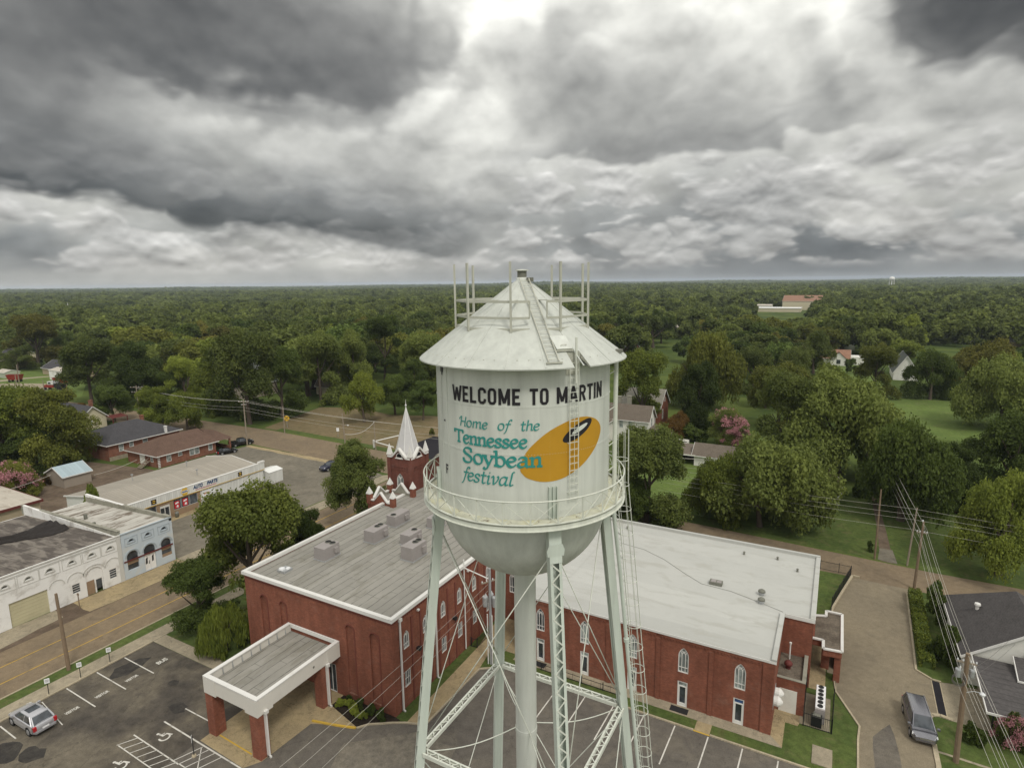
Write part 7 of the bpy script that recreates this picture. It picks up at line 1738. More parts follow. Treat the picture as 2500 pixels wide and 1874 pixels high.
# ------------------------------------------------------------------ trees
def crown_arrays(seed, n_leaf, leaf, shape='round', n_lobe=34, two=True, A=1.6):
    """leaf sprays on clumps of boughs; unit crown: radius about 1, z from 0 to 1"""
    r = np.random.default_rng(seed); C, R, S = [], [], []
    nb = max(9, n_lobe // 4) if two else n_lobe                  # A: height of the crown over its radius
    sq = 1 + .25 * r.random(); tilt = r.random() * 6.28
    for i in range(nb):
        d = r.normal(size=3); d /= np.linalg.norm(d); d[2] = d[2] if d[2] > -.45 else -d[2]; u = r.random()
        if shape == 'oval': rad = .40 + .36 * u; c = np.array((d[0] * rad, d[1] * rad, .5 * A + d[2] * A * (.28 + .14 * r.random()))); lr = .26 + .14 * r.random()
        elif shape == 'broad': rad = .50 + .36 * u; c = np.array((d[0] * rad, d[1] * rad, .47 * A + d[2] * A * (.24 + .14 * r.random()))); lr = .24 + .16 * r.random()
        elif shape == 'feather': a = r.random() * 6.283; rad = .25 + .65 * u; c = np.array((math.cos(a) * rad, math.sin(a) * rad, A * (.82 - .55 * rad ** 1.6))); lr = .20 + .1 * r.random()
        else: rad = .44 + .36 * u; c = np.array((d[0] * rad, d[1] * rad, .48 * A + d[2] * A * (.25 + .15 * r.random()))); lr = .25 + .16 * r.random()
        if not two: C.append(c); R.append(lr); S.append(r.random()); continue
        bs_ = r.random()
        for j in range(n_lobe // nb * 3):                        # smaller sprays around each bough
            e = r.normal(size=3); e /= np.linalg.norm(e); e[2] = e[2] if e[2] > -.3 else -e[2] * .6
            C.append(c + e * lr * (.62 + .38 * r.random()) * np.array((1, 1, .78))); R.append(lr * (.26 + .24 * r.random())); S.append(.45 * bs_ + .55 * r.random())
    C, R, S = np.array(C), np.array(R), np.array(S); n_l = len(C)
    zk = 1.2
    V = []; SP = []; wts = R ** 2 / (R ** 2).sum(); tot = 0
    while tot < n_leaf:
        li = r.choice(n_l, n_leaf // 2, p=wts); d = r.normal(size=(len(li), 3)); d /= np.linalg.norm(d, axis=1)[:, None]
        keep = (d[:, 2] > -.25) | (r.random(len(li)) < .3); li, d = li[keep], d[keep]
        jit = 1 + r.normal(size=len(li)) * .22; p = C[li] + d * (R[li] * jit)[:, None] * np.array((1, 1, 1 / zk)); ok = p[:, 2] > .0
        p, d, li = p[ok], d[ok], li[ok]
        nrm = d * .6 + r.normal(size=d.shape) * .65 + np.array((0, 0, .7)); nrm /= np.linalg.norm(nrm, axis=1)[:, None]
        t = np.cross(nrm, r.normal(size=d.shape)); t /= np.linalg.norm(t, axis=1)[:, None]; b = np.cross(nrm, t)
        s = leaf * (.55 + .9 * r.random(len(p)))[:, None]
        if shape == 'feather': b = b * .5 - np.array((0, 0, .8)); b /= np.linalg.norm(b, axis=1)[:, None]
        asp = .66 if shape != 'feather' else .35
        quad = np.stack([p - b * s, p + t * s * asp + nrm * s * .12, p + b * s, p - t * s * asp + nrm * s * .12], 1)
        V.append(quad); SP.append(np.clip(S[li] * .65 + .35 * r.random(len(p)), 0, 1)); tot += len(p)
    V = np.concatenate(V)[:n_leaf]; SP = np.concatenate(SP)[:n_leaf]
    zc = V[..., 2].mean(1); V[..., 2] -= np.percentile(zc, .5); V[..., 2] /= np.percentile(zc, 99.7) - np.percentile(zc, .5)
    rad = np.percentile(np.hypot(V[..., 0], V[..., 1]), 98.0); V[..., :2] /= rad
    V[..., 0] *= sq ** .5; V[..., 1] /= sq ** .5
    return V.reshape(-1, 3), SP


def mesh_arrays(name, verts, quads, mats, mat_idx=None, spray=None):
    me = bpy.data.meshes.new(name); nv, nf = len(verts), len(quads)
    me.vertices.add(nv); me.vertices.foreach_set('co', np.asarray(verts, np.float32).ravel())
    me.loops.add(nf * 4); me.loops.foreach_set('vertex_index', np.asarray(quads, np.int32).ravel())
    me.polygons.add(nf); me.polygons.foreach_set('loop_start', np.arange(0, nf * 4, 4, dtype=np.int32)); me.polygons.foreach_set('loop_total', np.full(nf, 4, np.int32)) if False else None
    for m in mats: me.materials.append(m)
    if mat_idx is not None: me.polygons.foreach_set('material_index', np.asarray(mat_idx, np.int32))
    me.update(calc_edges=True)
    if spray is not None:
        a = me.attributes.new('spray', 'FLOAT', 'FACE'); a.data.foreach_set('value', np.asarray(spray, np.float32))
    return me


def trunk_arrays(seed, limbs=5, n=7):
    """unit trunk (height 1, crown from about .3): tapering stem with limbs"""
    r = random.Random(seed); mb = MB()
    lean = (r.uniform(-.05, .05), r.uniform(-.05, .05))
    mb.tube([(0, 0, -.02), (0, 0, .03), (lean[0] * .5, lean[1] * .5, .25), (lean[0], lean[1], .45), (lean[0] * 1.5, lean[1] * 1.5, .8)], [.050, .036, .028, .022, .006], n, cap=False)
    for k in range(limbs):
        a = 6.283 * k / limbs + r.uniform(-.4, .4); z0 = r.uniform(.26, .45); l = r.uniform(.22, .34)
        mb.tube([(lean[0], lean[1], z0), (lean[0] + math.cos(a) * l * .45, lean[1] + math.sin(a) * l * .45, z0 + .12), (lean[0] + math.cos(a) * l, lean[1] + math.sin(a) * l, z0 + .30)], [.016, .012, .004], 5, cap=False)
    f4 = [f for f in mb.f if len(f) == 4]
    return np.array(mb.v), np.array(f4)


CROWN = {}; TRUNK = []
for i in range(4):
    v, f = trunk_arrays(50 + i); TRUNK.append((v, f, mesh_arrays('trunk', v, f, [M['bark']])))


def quads_of(n): return np.arange(n * 4).reshape(-1, 4)


for kind, sh, cnt, nl, lf, lobes in (('round', 'round', 3, 45000, .0215, 52), ('broad', 'broad', 4, 56000, .0195, 68), ('oval', 'oval', 3, 56000, .0215, 72), ('feather', 'feather', 1, 18000, .05, 80), ('bush', 'round', 2, 7000, .055, 28)):
    CROWN[kind] = []
    for i in range(cnt):
        v, sp = crown_arrays(sum(map(ord, kind)) * 7 + i, nl, lf, sh, lobes, True, {'round': 1.7, 'broad': 1.55, 'oval': 2.5, 'feather': 1.3, 'bush': 1.5}[kind])
        CROWN[kind].append(mesh_arrays('crown_' + kind, v, quads_of(len(sp)), [M['leaf']], None, sp))
v, sp = crown_arrays(77, 5000, .03, 'broad', 60); BLOSSOM = mesh_arrays('blossom', v * np.array((1.02, 1.02, 1.0)), quads_of(5000), [M['leaf_pink']], None, sp)

MIDTREE = []                                                     # one mesh per tree: trunk and crown together
for i in range(6):
    sh = ('round', 'broad', 'oval', 'broad', 'round', 'oval')[i]; v, sp = crown_arrays(300 + i, 12000, .042, sh, 44, True, 1.76)
    v = v * np.array((.42, .42, .74)) + np.array((0, 0, .26)); tv, tf = TRUNK[i % 4][0], TRUNK[i % 4][1]
    q = np.concatenate([quads_of(len(sp)), tf + len(v)]); MIDTREE.append(mesh_arrays('tree', np.concatenate([v, tv]), q, [M['leaf'], M['bark']], [0] * len(sp) + [1] * len(tf), np.concatenate([sp, np.zeros(len(tf))])))

TINT = {'mid': (1, 1, 1), 'dark': (.60, .68, .60), 'olive': (1.12, 1.0, .78), 'brown': (1.18, .92, .78), 'lime': (1.9, 1.8, 1.15), 'light': (1.45, 1.42, 1.0), 'blue': (.74, .86, .86), 'deep': (.86, .84, .68), 'burgundy': (1.05, .50, .55)}
_n = [0]


def tree_at(label, x, y, h, r, kind='round', tint='mid', bare=.22, group=None, cat='tree', name='tree', pink=0.0):
    if kind in ('round', 'broad') and h * (1 - bare) / r > 2.1: kind = 'oval'
    _n[0] += 1; k = _n[0]; rng = random.Random(k); rot = rng.uniform(0, 6.28)
    t = thing(name, label, cat, (x, y, 0), 0.0, group)
    if name == 'tree' and kind != 'bush':
        b = bpy.data.objects.new('trunk', TRUNK[k % 4][2]); COL.objects.link(b); b.parent = t; w = min(h, r * 2.2); b.scale = (w * .9, w * .9, h * .98); b.rotation_euler = (0, 0, rot)
    ms = CROWN[kind]; c = bpy.data.objects.new('crown', ms[k % len(ms)]); COL.objects.link(c); c.parent = t
    z0 = h * bare; c.location = (0, 0, z0); c.scale = (r, r * rng.uniform(.92, 1.08), h - z0); c.rotation_euler = (0, 0, rot); c.color = (*TINT[tint], 1)
    if pink:
        d = bpy.data.objects.new('blossom', BLOSSOM); COL.objects.link(d); d.parent = t; d.location = (0, 0, z0 + (h - z0) * .2); d.scale = (r * 1.0, r * 1.0, (h - z0) * .82); d.rotation_euler = (0, 0, rot + 1); d.color = (1, 1, 1, 1)
    return t


HAND = []


def tree(label, px, py_base, py_top, hw, kind='round', tint='mid', bare=.2, at=None, **kw):
    """a tree surveyed from the photograph: foot, top and half width"""
    x, y = at if at else G(px, py_base)[:2]
    if at: px = P((x, y, 0))[0]
    h = height_at(x, y, py_top); c = (np.array((x, y, h * .6)) - CAM) @ C_FWD; r = .92 * hw / F_PX * c
    HAND.append((x, y, r)); return tree_at(label, x, y, h, r, kind, tint, bare, **kw)


# around the church and the left street
tree('big spreading olive green tree between the left street and the church hall', 600, 0, 1190, 132, 'broad', 'deep', .0, at=(-26.6, 6.2))
tree('dark round bush tree behind the big olive tree beside the grey roof', 742, 0, 1243, 50, 'oval', 'dark', .05, at=(-27.0, 15.2))
tree('dark round tree standing on the verge corner by the street', 470, 0, 1372, 80, 'round', 'dark', .08, at=(-29.7, 1.0))
tree('feathery light green tree with drooping sprays beside the porch roof', 545, 0, 1478, 68, 'feather', 'light', .08, at=(-22.9, -.6))
tree('bushy tree with a bare trunk in front of the steeple', 880, 0, 1083, 78, 'broad', 'mid', .25, at=(-33.4, 31.2))
tree('bright yellow green tree on the dry lawn', 890, 1030, 910, 54, 'round', 'lime', .18)
tree('dark oval tree standing behind the steeple, left of the pair', 965, 1012, 915, 46, 'round', 'dark', .28)
tree('dark oval tree behind the steeple nearest the tank', 1034, 1025, 930, 40, 'oval', 'blue', .30)
tree('small round bush on the dry lawn beside the tank', 1055, 1062, 1045, 9, 'bush', 'olive', .0, cat='bush', name='bush')
# tall trees across the cross street
tree('very tall dark green tree at the corner beyond the crossroads', 610, 1035, 812, 88, 'broad', 'mid', .03)
tree('very tall tree with a light green flank left of the crossroads giant', 545, 1010, 838, 66, 'broad', 'light', .03)
tree('tall dark tree over the power lines, right of the crossroads giant', 690, 1018, 852, 66, 'round', 'dark', .04)
tree('tall rounded green tree left of the cream gabled house', 785, 985, 812, 66, 'round', 'mid', .05)
tree('tall green tree behind the yellow green one', 862, 965, 806, 50, 'round', 'mid', .1)
tree('dark tree with a clear trunk before the bright lawn', 940, 935, 772, 56, 'round', 'dark', .3)
tree('dark green tree beside the tank roof edge', 1030, 965, 812, 62, 'round', 'mid', .12)
tree('dark tree shading the lawn under the tank roof edge', 1012, 985, 880, 40, 'round', 'dark', .15)
tree('low shrub beside the cream gabled house', 842, 982, 955, 14, 'bush', 'brown', .0, cat='bush', name='bush')
# left edge
tree('bright green tree filling the left picture edge', 20, 1150, 945, 95, 'broad', 'light', .08)
tree('olive brown wide tree behind the flat tin roof', 150, 1140, 950, 88, 'broad', 'olive', .06)
tree('dark wide tree low behind the pink crape myrtle', 95, 1150, 1045, 80, 'broad', 'dark', .05)
tree('dark mop shaped tree with bare trunks behind the charcoal roof', 280, 1030, 942, 57, 'round', 'dark', .22)
tree('light green tree beside the street pole behind the charcoal roof', 385, 1045, 944, 46, 'round', 'light', .12)
tree('light green tree between the brick bungalow and the tall trees', 458, 1048, 958, 46, 'round', 'light', .10)
tree('large dark tree behind the red lorry', 225, 985, 826, 66, 'broad', 'mid', .03)
tree('large dark tree over the cross street poles', 345, 985, 838, 72, 'broad', 'dark', .03)
tree('light green tree left of the tall light flanked tree', 455, 985, 872, 42, 'oval', 'light', .05)
tree('dark tree filling the gap below the green grey roof', 420, 985, 905, 40, 'round', 'dark', .03)
tree('grey green tree at the far field edge', 45, 905, 845, 46, 'round', 'mid', .06); tree('dark brown tree over the far bungalow', 95, 895, 770, 62, 'broad', 'brown', .04)
tree('dark brown tree behind the far bungalow roof', 165, 885, 812, 48, 'broad', 'dark', .05)
tree('pink flowering crape myrtle beside the flat tin roof', 40, 1218, 1128, 50, 'broad', 'olive', .05, pink=1, cat='crape myrtle', name='crape_myrtle')
tree('small dark red shrub beside the tin roofed shed', 115, 1185, 1160, 14, 'bush', 'burgundy', .0, cat='bush', name='bush')
tree('red flowering tree behind the cream gabled house at the left', 195, 1010, 985, 22, 'bush', 'burgundy', .1)
tree('green sapling sprouting from the old shop roof edge', 203, 0, 1185, 27, 'bush', 'light', .0, at=(-72.2, 11.2))
# right of the tower
tree('leafy tree right beside the tank, overhanging the white roof', 1578, 1285, 1052, 104, 'broad', 'mid', .01)
tree('dark low tree filling under the leafy one beside the tank', 1540, 1290, 1170, 62, 'round', 'dark', .0)
tree('huge spreading tree behind the white hall roof', 1856, 0, 1075, 178, 'broad', 'mid', .03, at=(24.0, 60.6))
tree('lower bough tree joined to the huge tree on its left', 1765, 0, 1120, 92, 'broad', 'light', .05, at=(18.3, 60.5))
tree('pale green open crowned tree in front of the tall brick house', 1574, 0, 858, 66, 'broad', 'light', .25, at=(-10.8, 112.5))
tree('dark evergreen tree behind the pink crape myrtle', 1705, 1050, 888, 62, 'round', 'dark', .05)
tree('large domed tree beyond the white houses', 1712, 1000, 815, 102, 'broad', 'olive', .06)
tree('pink flowering crape myrtle on the lawn behind the garage', 1778, 1082, 998, 46, 'round', 'mid', .08, pink=1, cat='crape myrtle', name='crape_myrtle')
tree('lower pink crape myrtle in front of the taller pink one', 1797, 1092, 1040, 34, 'round', 'mid', .05, pink=1, cat='crape myrtle', name='crape_myrtle')
tree('burgundy leaved small tree by the white porch', 1655, 1072, 1008, 38, 'broad', 'burgundy', .08)
tree('dark hedge bush in the shade behind the burgundy tree', 1690, 1075, 1035, 40, 'bush', 'dark', .0, cat='bush', name='bush')
tree('big dark green tree left of the bright right lawn', 2045, 1160, 922, 180, 'broad', 'mid', .06)
tree('dark tree crown spreading left of the shaded garage', 1920, 1150, 912, 82, 'broad', 'mid', .05)
tree('bushy yellow green tree above the huge tree', 1900, 1050, 890, 78, 'broad', 'olive', .05)
tree('large dark tree in front of the bright right lawn', 2198, 1270, 1030, 132, 'broad', 'dark', .04)
tree('large dark tree on the right edge with sunlit top', 2445, 1045, 876, 120, 'broad', 'mid', .06)
tree('dark tree mass at the right edge below the sunlit one', 2465, 1215, 1015, 115, 'broad', 'dark', .04)
tree('dark filler tree between the two large dark trees at right', 2330, 1250, 1090, 62, 'round', 'dark', .04)
tree('pale olive tree over the cross street at the right edge', 2435, 1402, 1168, 120, 'broad', 'light', .18)
tree('columnar tree in front of the grey roofed white house', 2135, 968, 841, 48, 'oval', 'olive', .04)
tree('dark tree right of the grey roofed white house', 2270, 975, 858, 62, 'broad', 'dark', .05)
tree('brownish tree behind the sunlit right edge tree', 2400, 965, 832, 78, 'broad', 'brown', .04)
tree('small clipped tree before the rust roofed house', 2077, 912, 876, 17, 'bush', 'dark', .2)
tree('round tree left of the rust roofed house', 1985, 912, 808, 52, 'round', 'mid', .05)
tree('tree crowding the left side of the clearing', 1935, 960, 850, 56, 'broad', 'mid', .05)
tree('bright topped tree below the clearing', 2030, 1010, 892, 60, 'broad', 'light', .05)
tree('round tree with a clear trunk behind the far brick houses', 1614, 838, 758, 34, 'round', 'dark', .2)
tree('bushy tree above the domed tree', 1840, 960, 850, 50, 'broad', 'mid', .05); tree('olive tree right of the domed tree', 1868, 995, 905, 44, 'broad', 'olive', .05)
tree('small grey green shrub at the drive end', 2105, 1215, 1140, 26, 'bush', 'blue', .0, cat='bush', name='bush')
tree('small mauve shrub on the far pavement', 1665, 1262, 1228, 13, 'bush', 'burgundy', .0, cat='bush', name='bush')
tree('small dark bush on the verge beside the grass drive', 2122, 1345, 1320, 10, 'bush', 'dark', .0, cat='bush', name='bush')
# at the lane
tree('dark clipped round tree nearer the cross street beside the dark roof', 2285, 0, 1425, 31, 'bush', 'dark', .12, at=(45.1, 41.0))
tree('dark clipped round tree at the corner of the white house', 2305, 0, 1528, 42, 'bush', 'dark', .06, at=(45.0, 32.3))
tree('low dark shrub on the lawn below the carport', 2375, 1815, 1765, 26, 'bush', 'dark', .0, cat='bush', name='bush')
tree('pink flowering shrub in front of the carport', 2470, 1830, 1745, 42, 'bush', 'mid', .0, pink=1, cat='crape myrtle', name='crape_myrtle')
for i, (x, y, r, tn, l) in enumerate(((-5.6, -1.1, .5, 'lime', 'yellow green clipped shrub nearest the porch'), (-4.55, -1.15, .62, 'lime', 'largest yellow green clipped shrub in the bed'), (-3.55, -1.35, .62, 'lime', 'yellow green clipped shrub beside the big one'), (-2.5, -1.55, .52, 'lime', 'yellow green clipped shrub at the kerb end of the bed'), (-4.0, -.5, .5, 'dark', 'low dark shrub against the church wall'), (-2.4, -.6, .6, 'dark', 'dark shrub in the bed between yellow ones and the wall'), (-1.0, -.7, .62, 'dark', 'dark shrub by the church corner'), (-5.4, -.35, .4, 'dark', 'small dark shrub by the porch pier'))):
    tree_at(l + ' beside the church', x, y, r * 1.55, r, 'bush', tn, 0.0, cat='shrub', name='shrub')
t = thing('hedge', 'clipped bright green hedge along the lane kerb', 'hedge', (43.2, 38, 0))
r_ = np.random.default_rng(5); n_ = 9000; u_ = r_.random(n_); yy = 30.4 + 16.2 * u_; f_ = r_.random(n_); xx = np.where(f_ < .3, -.55, np.where(f_ < .6, .55, r_.uniform(-.55, .55, n_))); zz = np.where(f_ < .6, r_.uniform(.05, 1.0, n_), 1.0)
xx = xx * np.where((yy > 38.2) & (yy < 38.6), .6, 1) + .0; pp = np.stack([xx + (.25 - .3 * (46.5 - yy) / 16), yy - 38, zz + .08 * np.sin(yy * 3.1)], 1) + r_.normal(size=(n_, 3)) * .07
tt = r_.normal(size=(n_, 3)); tt /= np.linalg.norm(tt, axis=1)[:, None]; bb = np.cross(tt, r_.normal(size=(n_, 3))); bb /= np.linalg.norm(bb, axis=1)[:, None]; s_ = .10
q_ = np.stack([pp - bb * s_, pp + tt * s_ * .7, pp + bb * s_, pp - tt * s_ * .7], 1).reshape(-1, 3)
h_ = bpy.data.objects.new('leaves', mesh_arrays('hedge_leaves', q_, quads_of(n_), [M['leaf']], None, r_.random(n_))); COL.objects.link(h_); h_.parent = t; h_.color = (*TINT['light'], 1)
mb = MB(); mb.box(42.75, 43.85, 30.6, 46.4, 0, .95); hb = mb.build('hedge_core', M['lawn'], t)

# ---- the wooded town beyond: individual trees as far as they can be told apart, then one mass of woodland
KEEP = [(0, 880, 222, 985, 245), (1470, 770, 1585, 985, 270), (1580, 800, 1640, 840, 300), (1852, 728, 1965, 768, 780), (528, 738, 552, 752, 600), (1560, 714, 1582, 728, 900), (1655, 800, 1680, 818, 400), (2336, 812, 2362, 826, 400), (580, 756, 602, 768, 520), (1735, 730, 1758, 742, 700), (2345, 815, 2390, 836, 400), (2440, 825, 2500, 846, 400), (632, 738, 652, 760, 640), (650, 768, 670, 784, 470), (1985, 826, 2112, 902, 330), (2165, 846, 2232, 915, 260), (905, 865, 972, 930, 240), (2205, 965, 2335, 1090, 200), (800, 900, 870, 985, 180), (470, 880, 500, 960, 200), (2290, 820, 2330, 840, 420), (2420, 828, 2500, 850, 420), (1900, 668, 1940, 700, 2000), (2230, 690, 2500, 704, 2200)]
rng = np.random.default_rng(21); pts = []
step = 15.5
def limit(px): return 880 if px < 240 else (968 if px < 1060 else (1000 if px < 1500 else 930))
for i in range(-90, 90):
    for j in range(0, 75):
        w = np.array((i * step + (j % 2) * step / 2, 60 + j * step)) + rng.uniform(-4.8, 4.8, 2)
        d = w - CAM[:2]; dist = math.hypot(*d); fx = d @ _rh[:2]; fy = d @ _fh[:2]
        if fy < 60 or abs(fx) > fy * .95 + 15 or dist > 900: continue
        h = rng.uniform(11, 20) + (3 if rng.random() < .2 else 0); rr = h * rng.uniform(.48, .66)
        px, py = P((w[0], w[1], 0)); tx, ty = P((w[0], w[1], h)); hw = rr * F_PX / dist
        if py > limit(px): continue
        if any(dist < k[4] and px + hw > k[0] and px - hw < k[2] and py > k[1] and ty < k[3] for k in KEEP): continue
        if any(math.hypot(w[0] - a, w[1] - b) < c * .8 + 3 for a, b, c in HAND): continue
        if (26 < w[0] < 48 and 262 < w[1] < 285) or (-86 < w[0] < -58 and 258 < w[1] < 282) or (50 < w[0] < 63 and 230 < w[1] < 254) or (-162 < w[0] < -144 and 94 < w[1] < 112): continue
        if -66 < w[0] < 16 and 715 < w[1] < 860: continue
        if rng.random() < .06: continue
        pts.append((dist, w[0], w[1], h, rr, rng.random()))
pts.sort()
WT = ['mid', 'mid', 'dark', 'olive', 'mid', 'brown', 'light', 'dark', 'mid', 'blue']
WL = {'mid': 'mid green round crowned tree in the wooded town beyond the street', 'dark': 'dark green tree in the wooded town beyond the street', 'olive': 'olive green tree in the wooded town beyond the street', 'brown': 'brownish green tree in the wooded town beyond the street', 'light': 'light green tree in the wooded town beyond the street', 'blue': 'grey green tree in the wooded town beyond the street'}
NI = 215
PROTO = {}
for k, (dist, x, y, h, rr, q) in enumerate(pts[:NI]):
    m = k % 6; tn = WT[int(q * 10) % 10]
    o = bpy.data.objects.new('tree', MIDTREE[m]); COL.objects.link(o); o.location = (x, y, 0); o.scale = (rr / .42, rr / .42, h); o.rotation_euler = (0, 0, q * 40); o.color = (*TINT[tn], 1)
    tag(o, WL[tn], 'tree', {'mid': 'mid green', 'dark': 'dark green', 'olive': 'olive', 'brown': 'brownish', 'light': 'light green', 'blue': 'grey green'}[tn] + ' trees of the wooded town')


def build_forest():
    """the far woodland: one object that places crowns on points"""
    src = []
    for i in range(6):
        sh = ('round', 'broad', 'oval')[i % 3]; v, sp = crown_arrays(500 + i, 3600, .076, sh, 34, True, 1.8); v = v * np.array((.45, .45, .82)) + np.array((0, 0, .10))
        o = bpy.data.objects.new('woodland_crown', mesh_arrays('woodland_crown', v, quads_of(len(sp)), [M['leaf']], None, sp)); o.color = (*[1.25 * q for q in TINT[('mid', 'dark', 'olive', 'brown', 'light', 'blue')[i]]], 1); src.append(o)
    for i in range(3):                                           # stands of trees for the distance
        r = np.random.default_rng(600 + i); V = []; S = []
        for a in range(4):
            for b in range(4):
                v, sp = crown_arrays(int(r.integers(1e6)), 700, .15, 'round', 15, False, 1.5); h = r.uniform(8, 21); c = h * r.uniform(.48, .70)
                V.append(v * np.array((c, c, h * .85)) + np.array(((a - 1.5) * 17 + r.uniform(-6, 6), (b - 1.5) * 17 + r.uniform(-6, 6), h * .12))); S.append(np.clip(sp * .35 + r.random() * .75 - .05, 0, 1))
        o = bpy.data.objects.new('woodland_stand', mesh_arrays('woodland_stand', np.concatenate(V), quads_of(sum(map(len, S))), [M['leaf']], None, np.concatenate(S))); o.color = (*[1.6 * q for q in TINT[('mid', 'dark', 'olive')[i]]], 1); src.append(o)
    pos_, sc_, rz_, ix_ = [], [], [], []
    for dist, x, y, h, rr, q in pts[NI:]:
        pos_.append((x, y, 0)); sc_.append((rr / .45, rr / .45, h)); rz_.append(q * 40); ix_.append((0, 0, 1, 2, 3, 4, 5, 1, 0, 2)[int(q * 10)])
    r = np.random.default_rng(9); fields = [G(2022, 686)[:2], G(2340, 694)[:2], G(1545, 692)[:2], G(2205, 696)[:2]]
    d = 860.0
    while d < 9000:
        st = 62 * (1 if d < 2500 else (1.6 if d < 5000 else 2.4)); k = st / 62
        n = int(d * 1.62 / st)
        for i in range(n):
            a = (i + r.uniform(0, 1)) / n * 1.62 - .81; dd = d + r.uniform(-.4, .4) * st; w = CAM[:2] + dd * (math.sin(a) * _rh[:2] + math.cos(a) * _fh[:2])
            if any(math.hypot(w[0] - f[0], w[1] - f[1]) < 30 + dd * .022 for f in fields): continue
            if -70 < w[0] < 18 and 700 < w[1] < 875: continue
            hz = r.uniform(.85, 1.15) * (1 + .25 * math.sin(w[0] * .0021) * math.sin(w[1] * .0017 + 1))
            if dd > 4500: hz *= 1.0 + .35 * max(0, math.sin(a * 9 + 1.0)) + .2 * math.sin(a * 23)
            pos_.append((w[0], w[1], 0)); sc_.append((k, k, hz)); rz_.append(r.uniform(0, 6.28)); ix_.append(6 + int(r.integers(3)))
        d += st
    me = bpy.data.meshes.new('woodland'); me.from_pydata(pos_, [], []); n = len(pos_)
    for nm, ty, dat in (('tree_scale', 'FLOAT_VECTOR', np.array(sc_, np.float32).ravel()), ('tree_turn', 'FLOAT_VECTOR', np.array([(0, 0, z) for z in rz_], np.float32).ravel()), ('tree_kind', 'INT', np.array(ix_, np.int32))):
        a = me.attributes.new(nm, ty, 'POINT'); a.data.foreach_set('vector' if ty == 'FLOAT_VECTOR' else 'value', dat)
    o = bpy.data.objects.new('woodland', me); COL.objects.link(o); o['kind'] = 'stuff'; tag(o, 'wooded plain stretching from the far side of town to the horizon', 'woodland')
    ng = bpy.data.node_groups.new('woodland', 'GeometryNodeTree'); ng.interface.new_socket('Geometry', in_out='INPUT', socket_type='NodeSocketGeometry'); ng.interface.new_socket('Geometry', in_out='OUTPUT', socket_type='NodeSocketGeometry')
    N = ng.nodes; gi = N.new('NodeGroupInput'); go = N.new('NodeGroupOutput'); ip = N.new('GeometryNodeInstanceOnPoints'); jn = N.new('GeometryNodeJoinGeometry')
    for s in reversed(src):
        oi = N.new('GeometryNodeObjectInfo'); oi.inputs['Object'].default_value = s; oi.inputs['As Instance'].default_value = True; ng.links.new(oi.outputs['Geometry'], jn.inputs[0])
    def attr(nm, ty):
        a = N.new('GeometryNodeInputNamedAttribute'); a.data_type = ty; a.inputs['Name'].default_value = nm; return a.outputs['Attribute']
    ng.links.new(gi.outputs[0], ip.inputs['Points']); ng.links.new(jn.outputs[0], ip.inputs['Instance']); ip.inputs['Pick Instance'].default_value = True
    ng.links.new(attr('tree_kind', 'INT'), ip.inputs['Instance Index']); ng.links.new(attr('tree_turn', 'FLOAT_VECTOR'), ip.inputs['Rotation']); ng.links.new(attr('tree_scale', 'FLOAT_VECTOR'), ip.inputs['Scale'])
    ng.links.new(ip.outputs[0], go.inputs[0]); md = o.modifiers.new('woodland', 'NODES'); md.node_group = ng
    print('woodland instances', n, 'individual', len(HAND) + NI)
    for f, s in zip(fields, (120, 160, 130, 90)): sheet('field', [(f[0] + s * 1.2 * math.cos(t), f[1] + s * math.sin(t)) for t in [6.283 * i / 12 for i in range(12)]], .3, M['lawn_bright'])


build_forest()

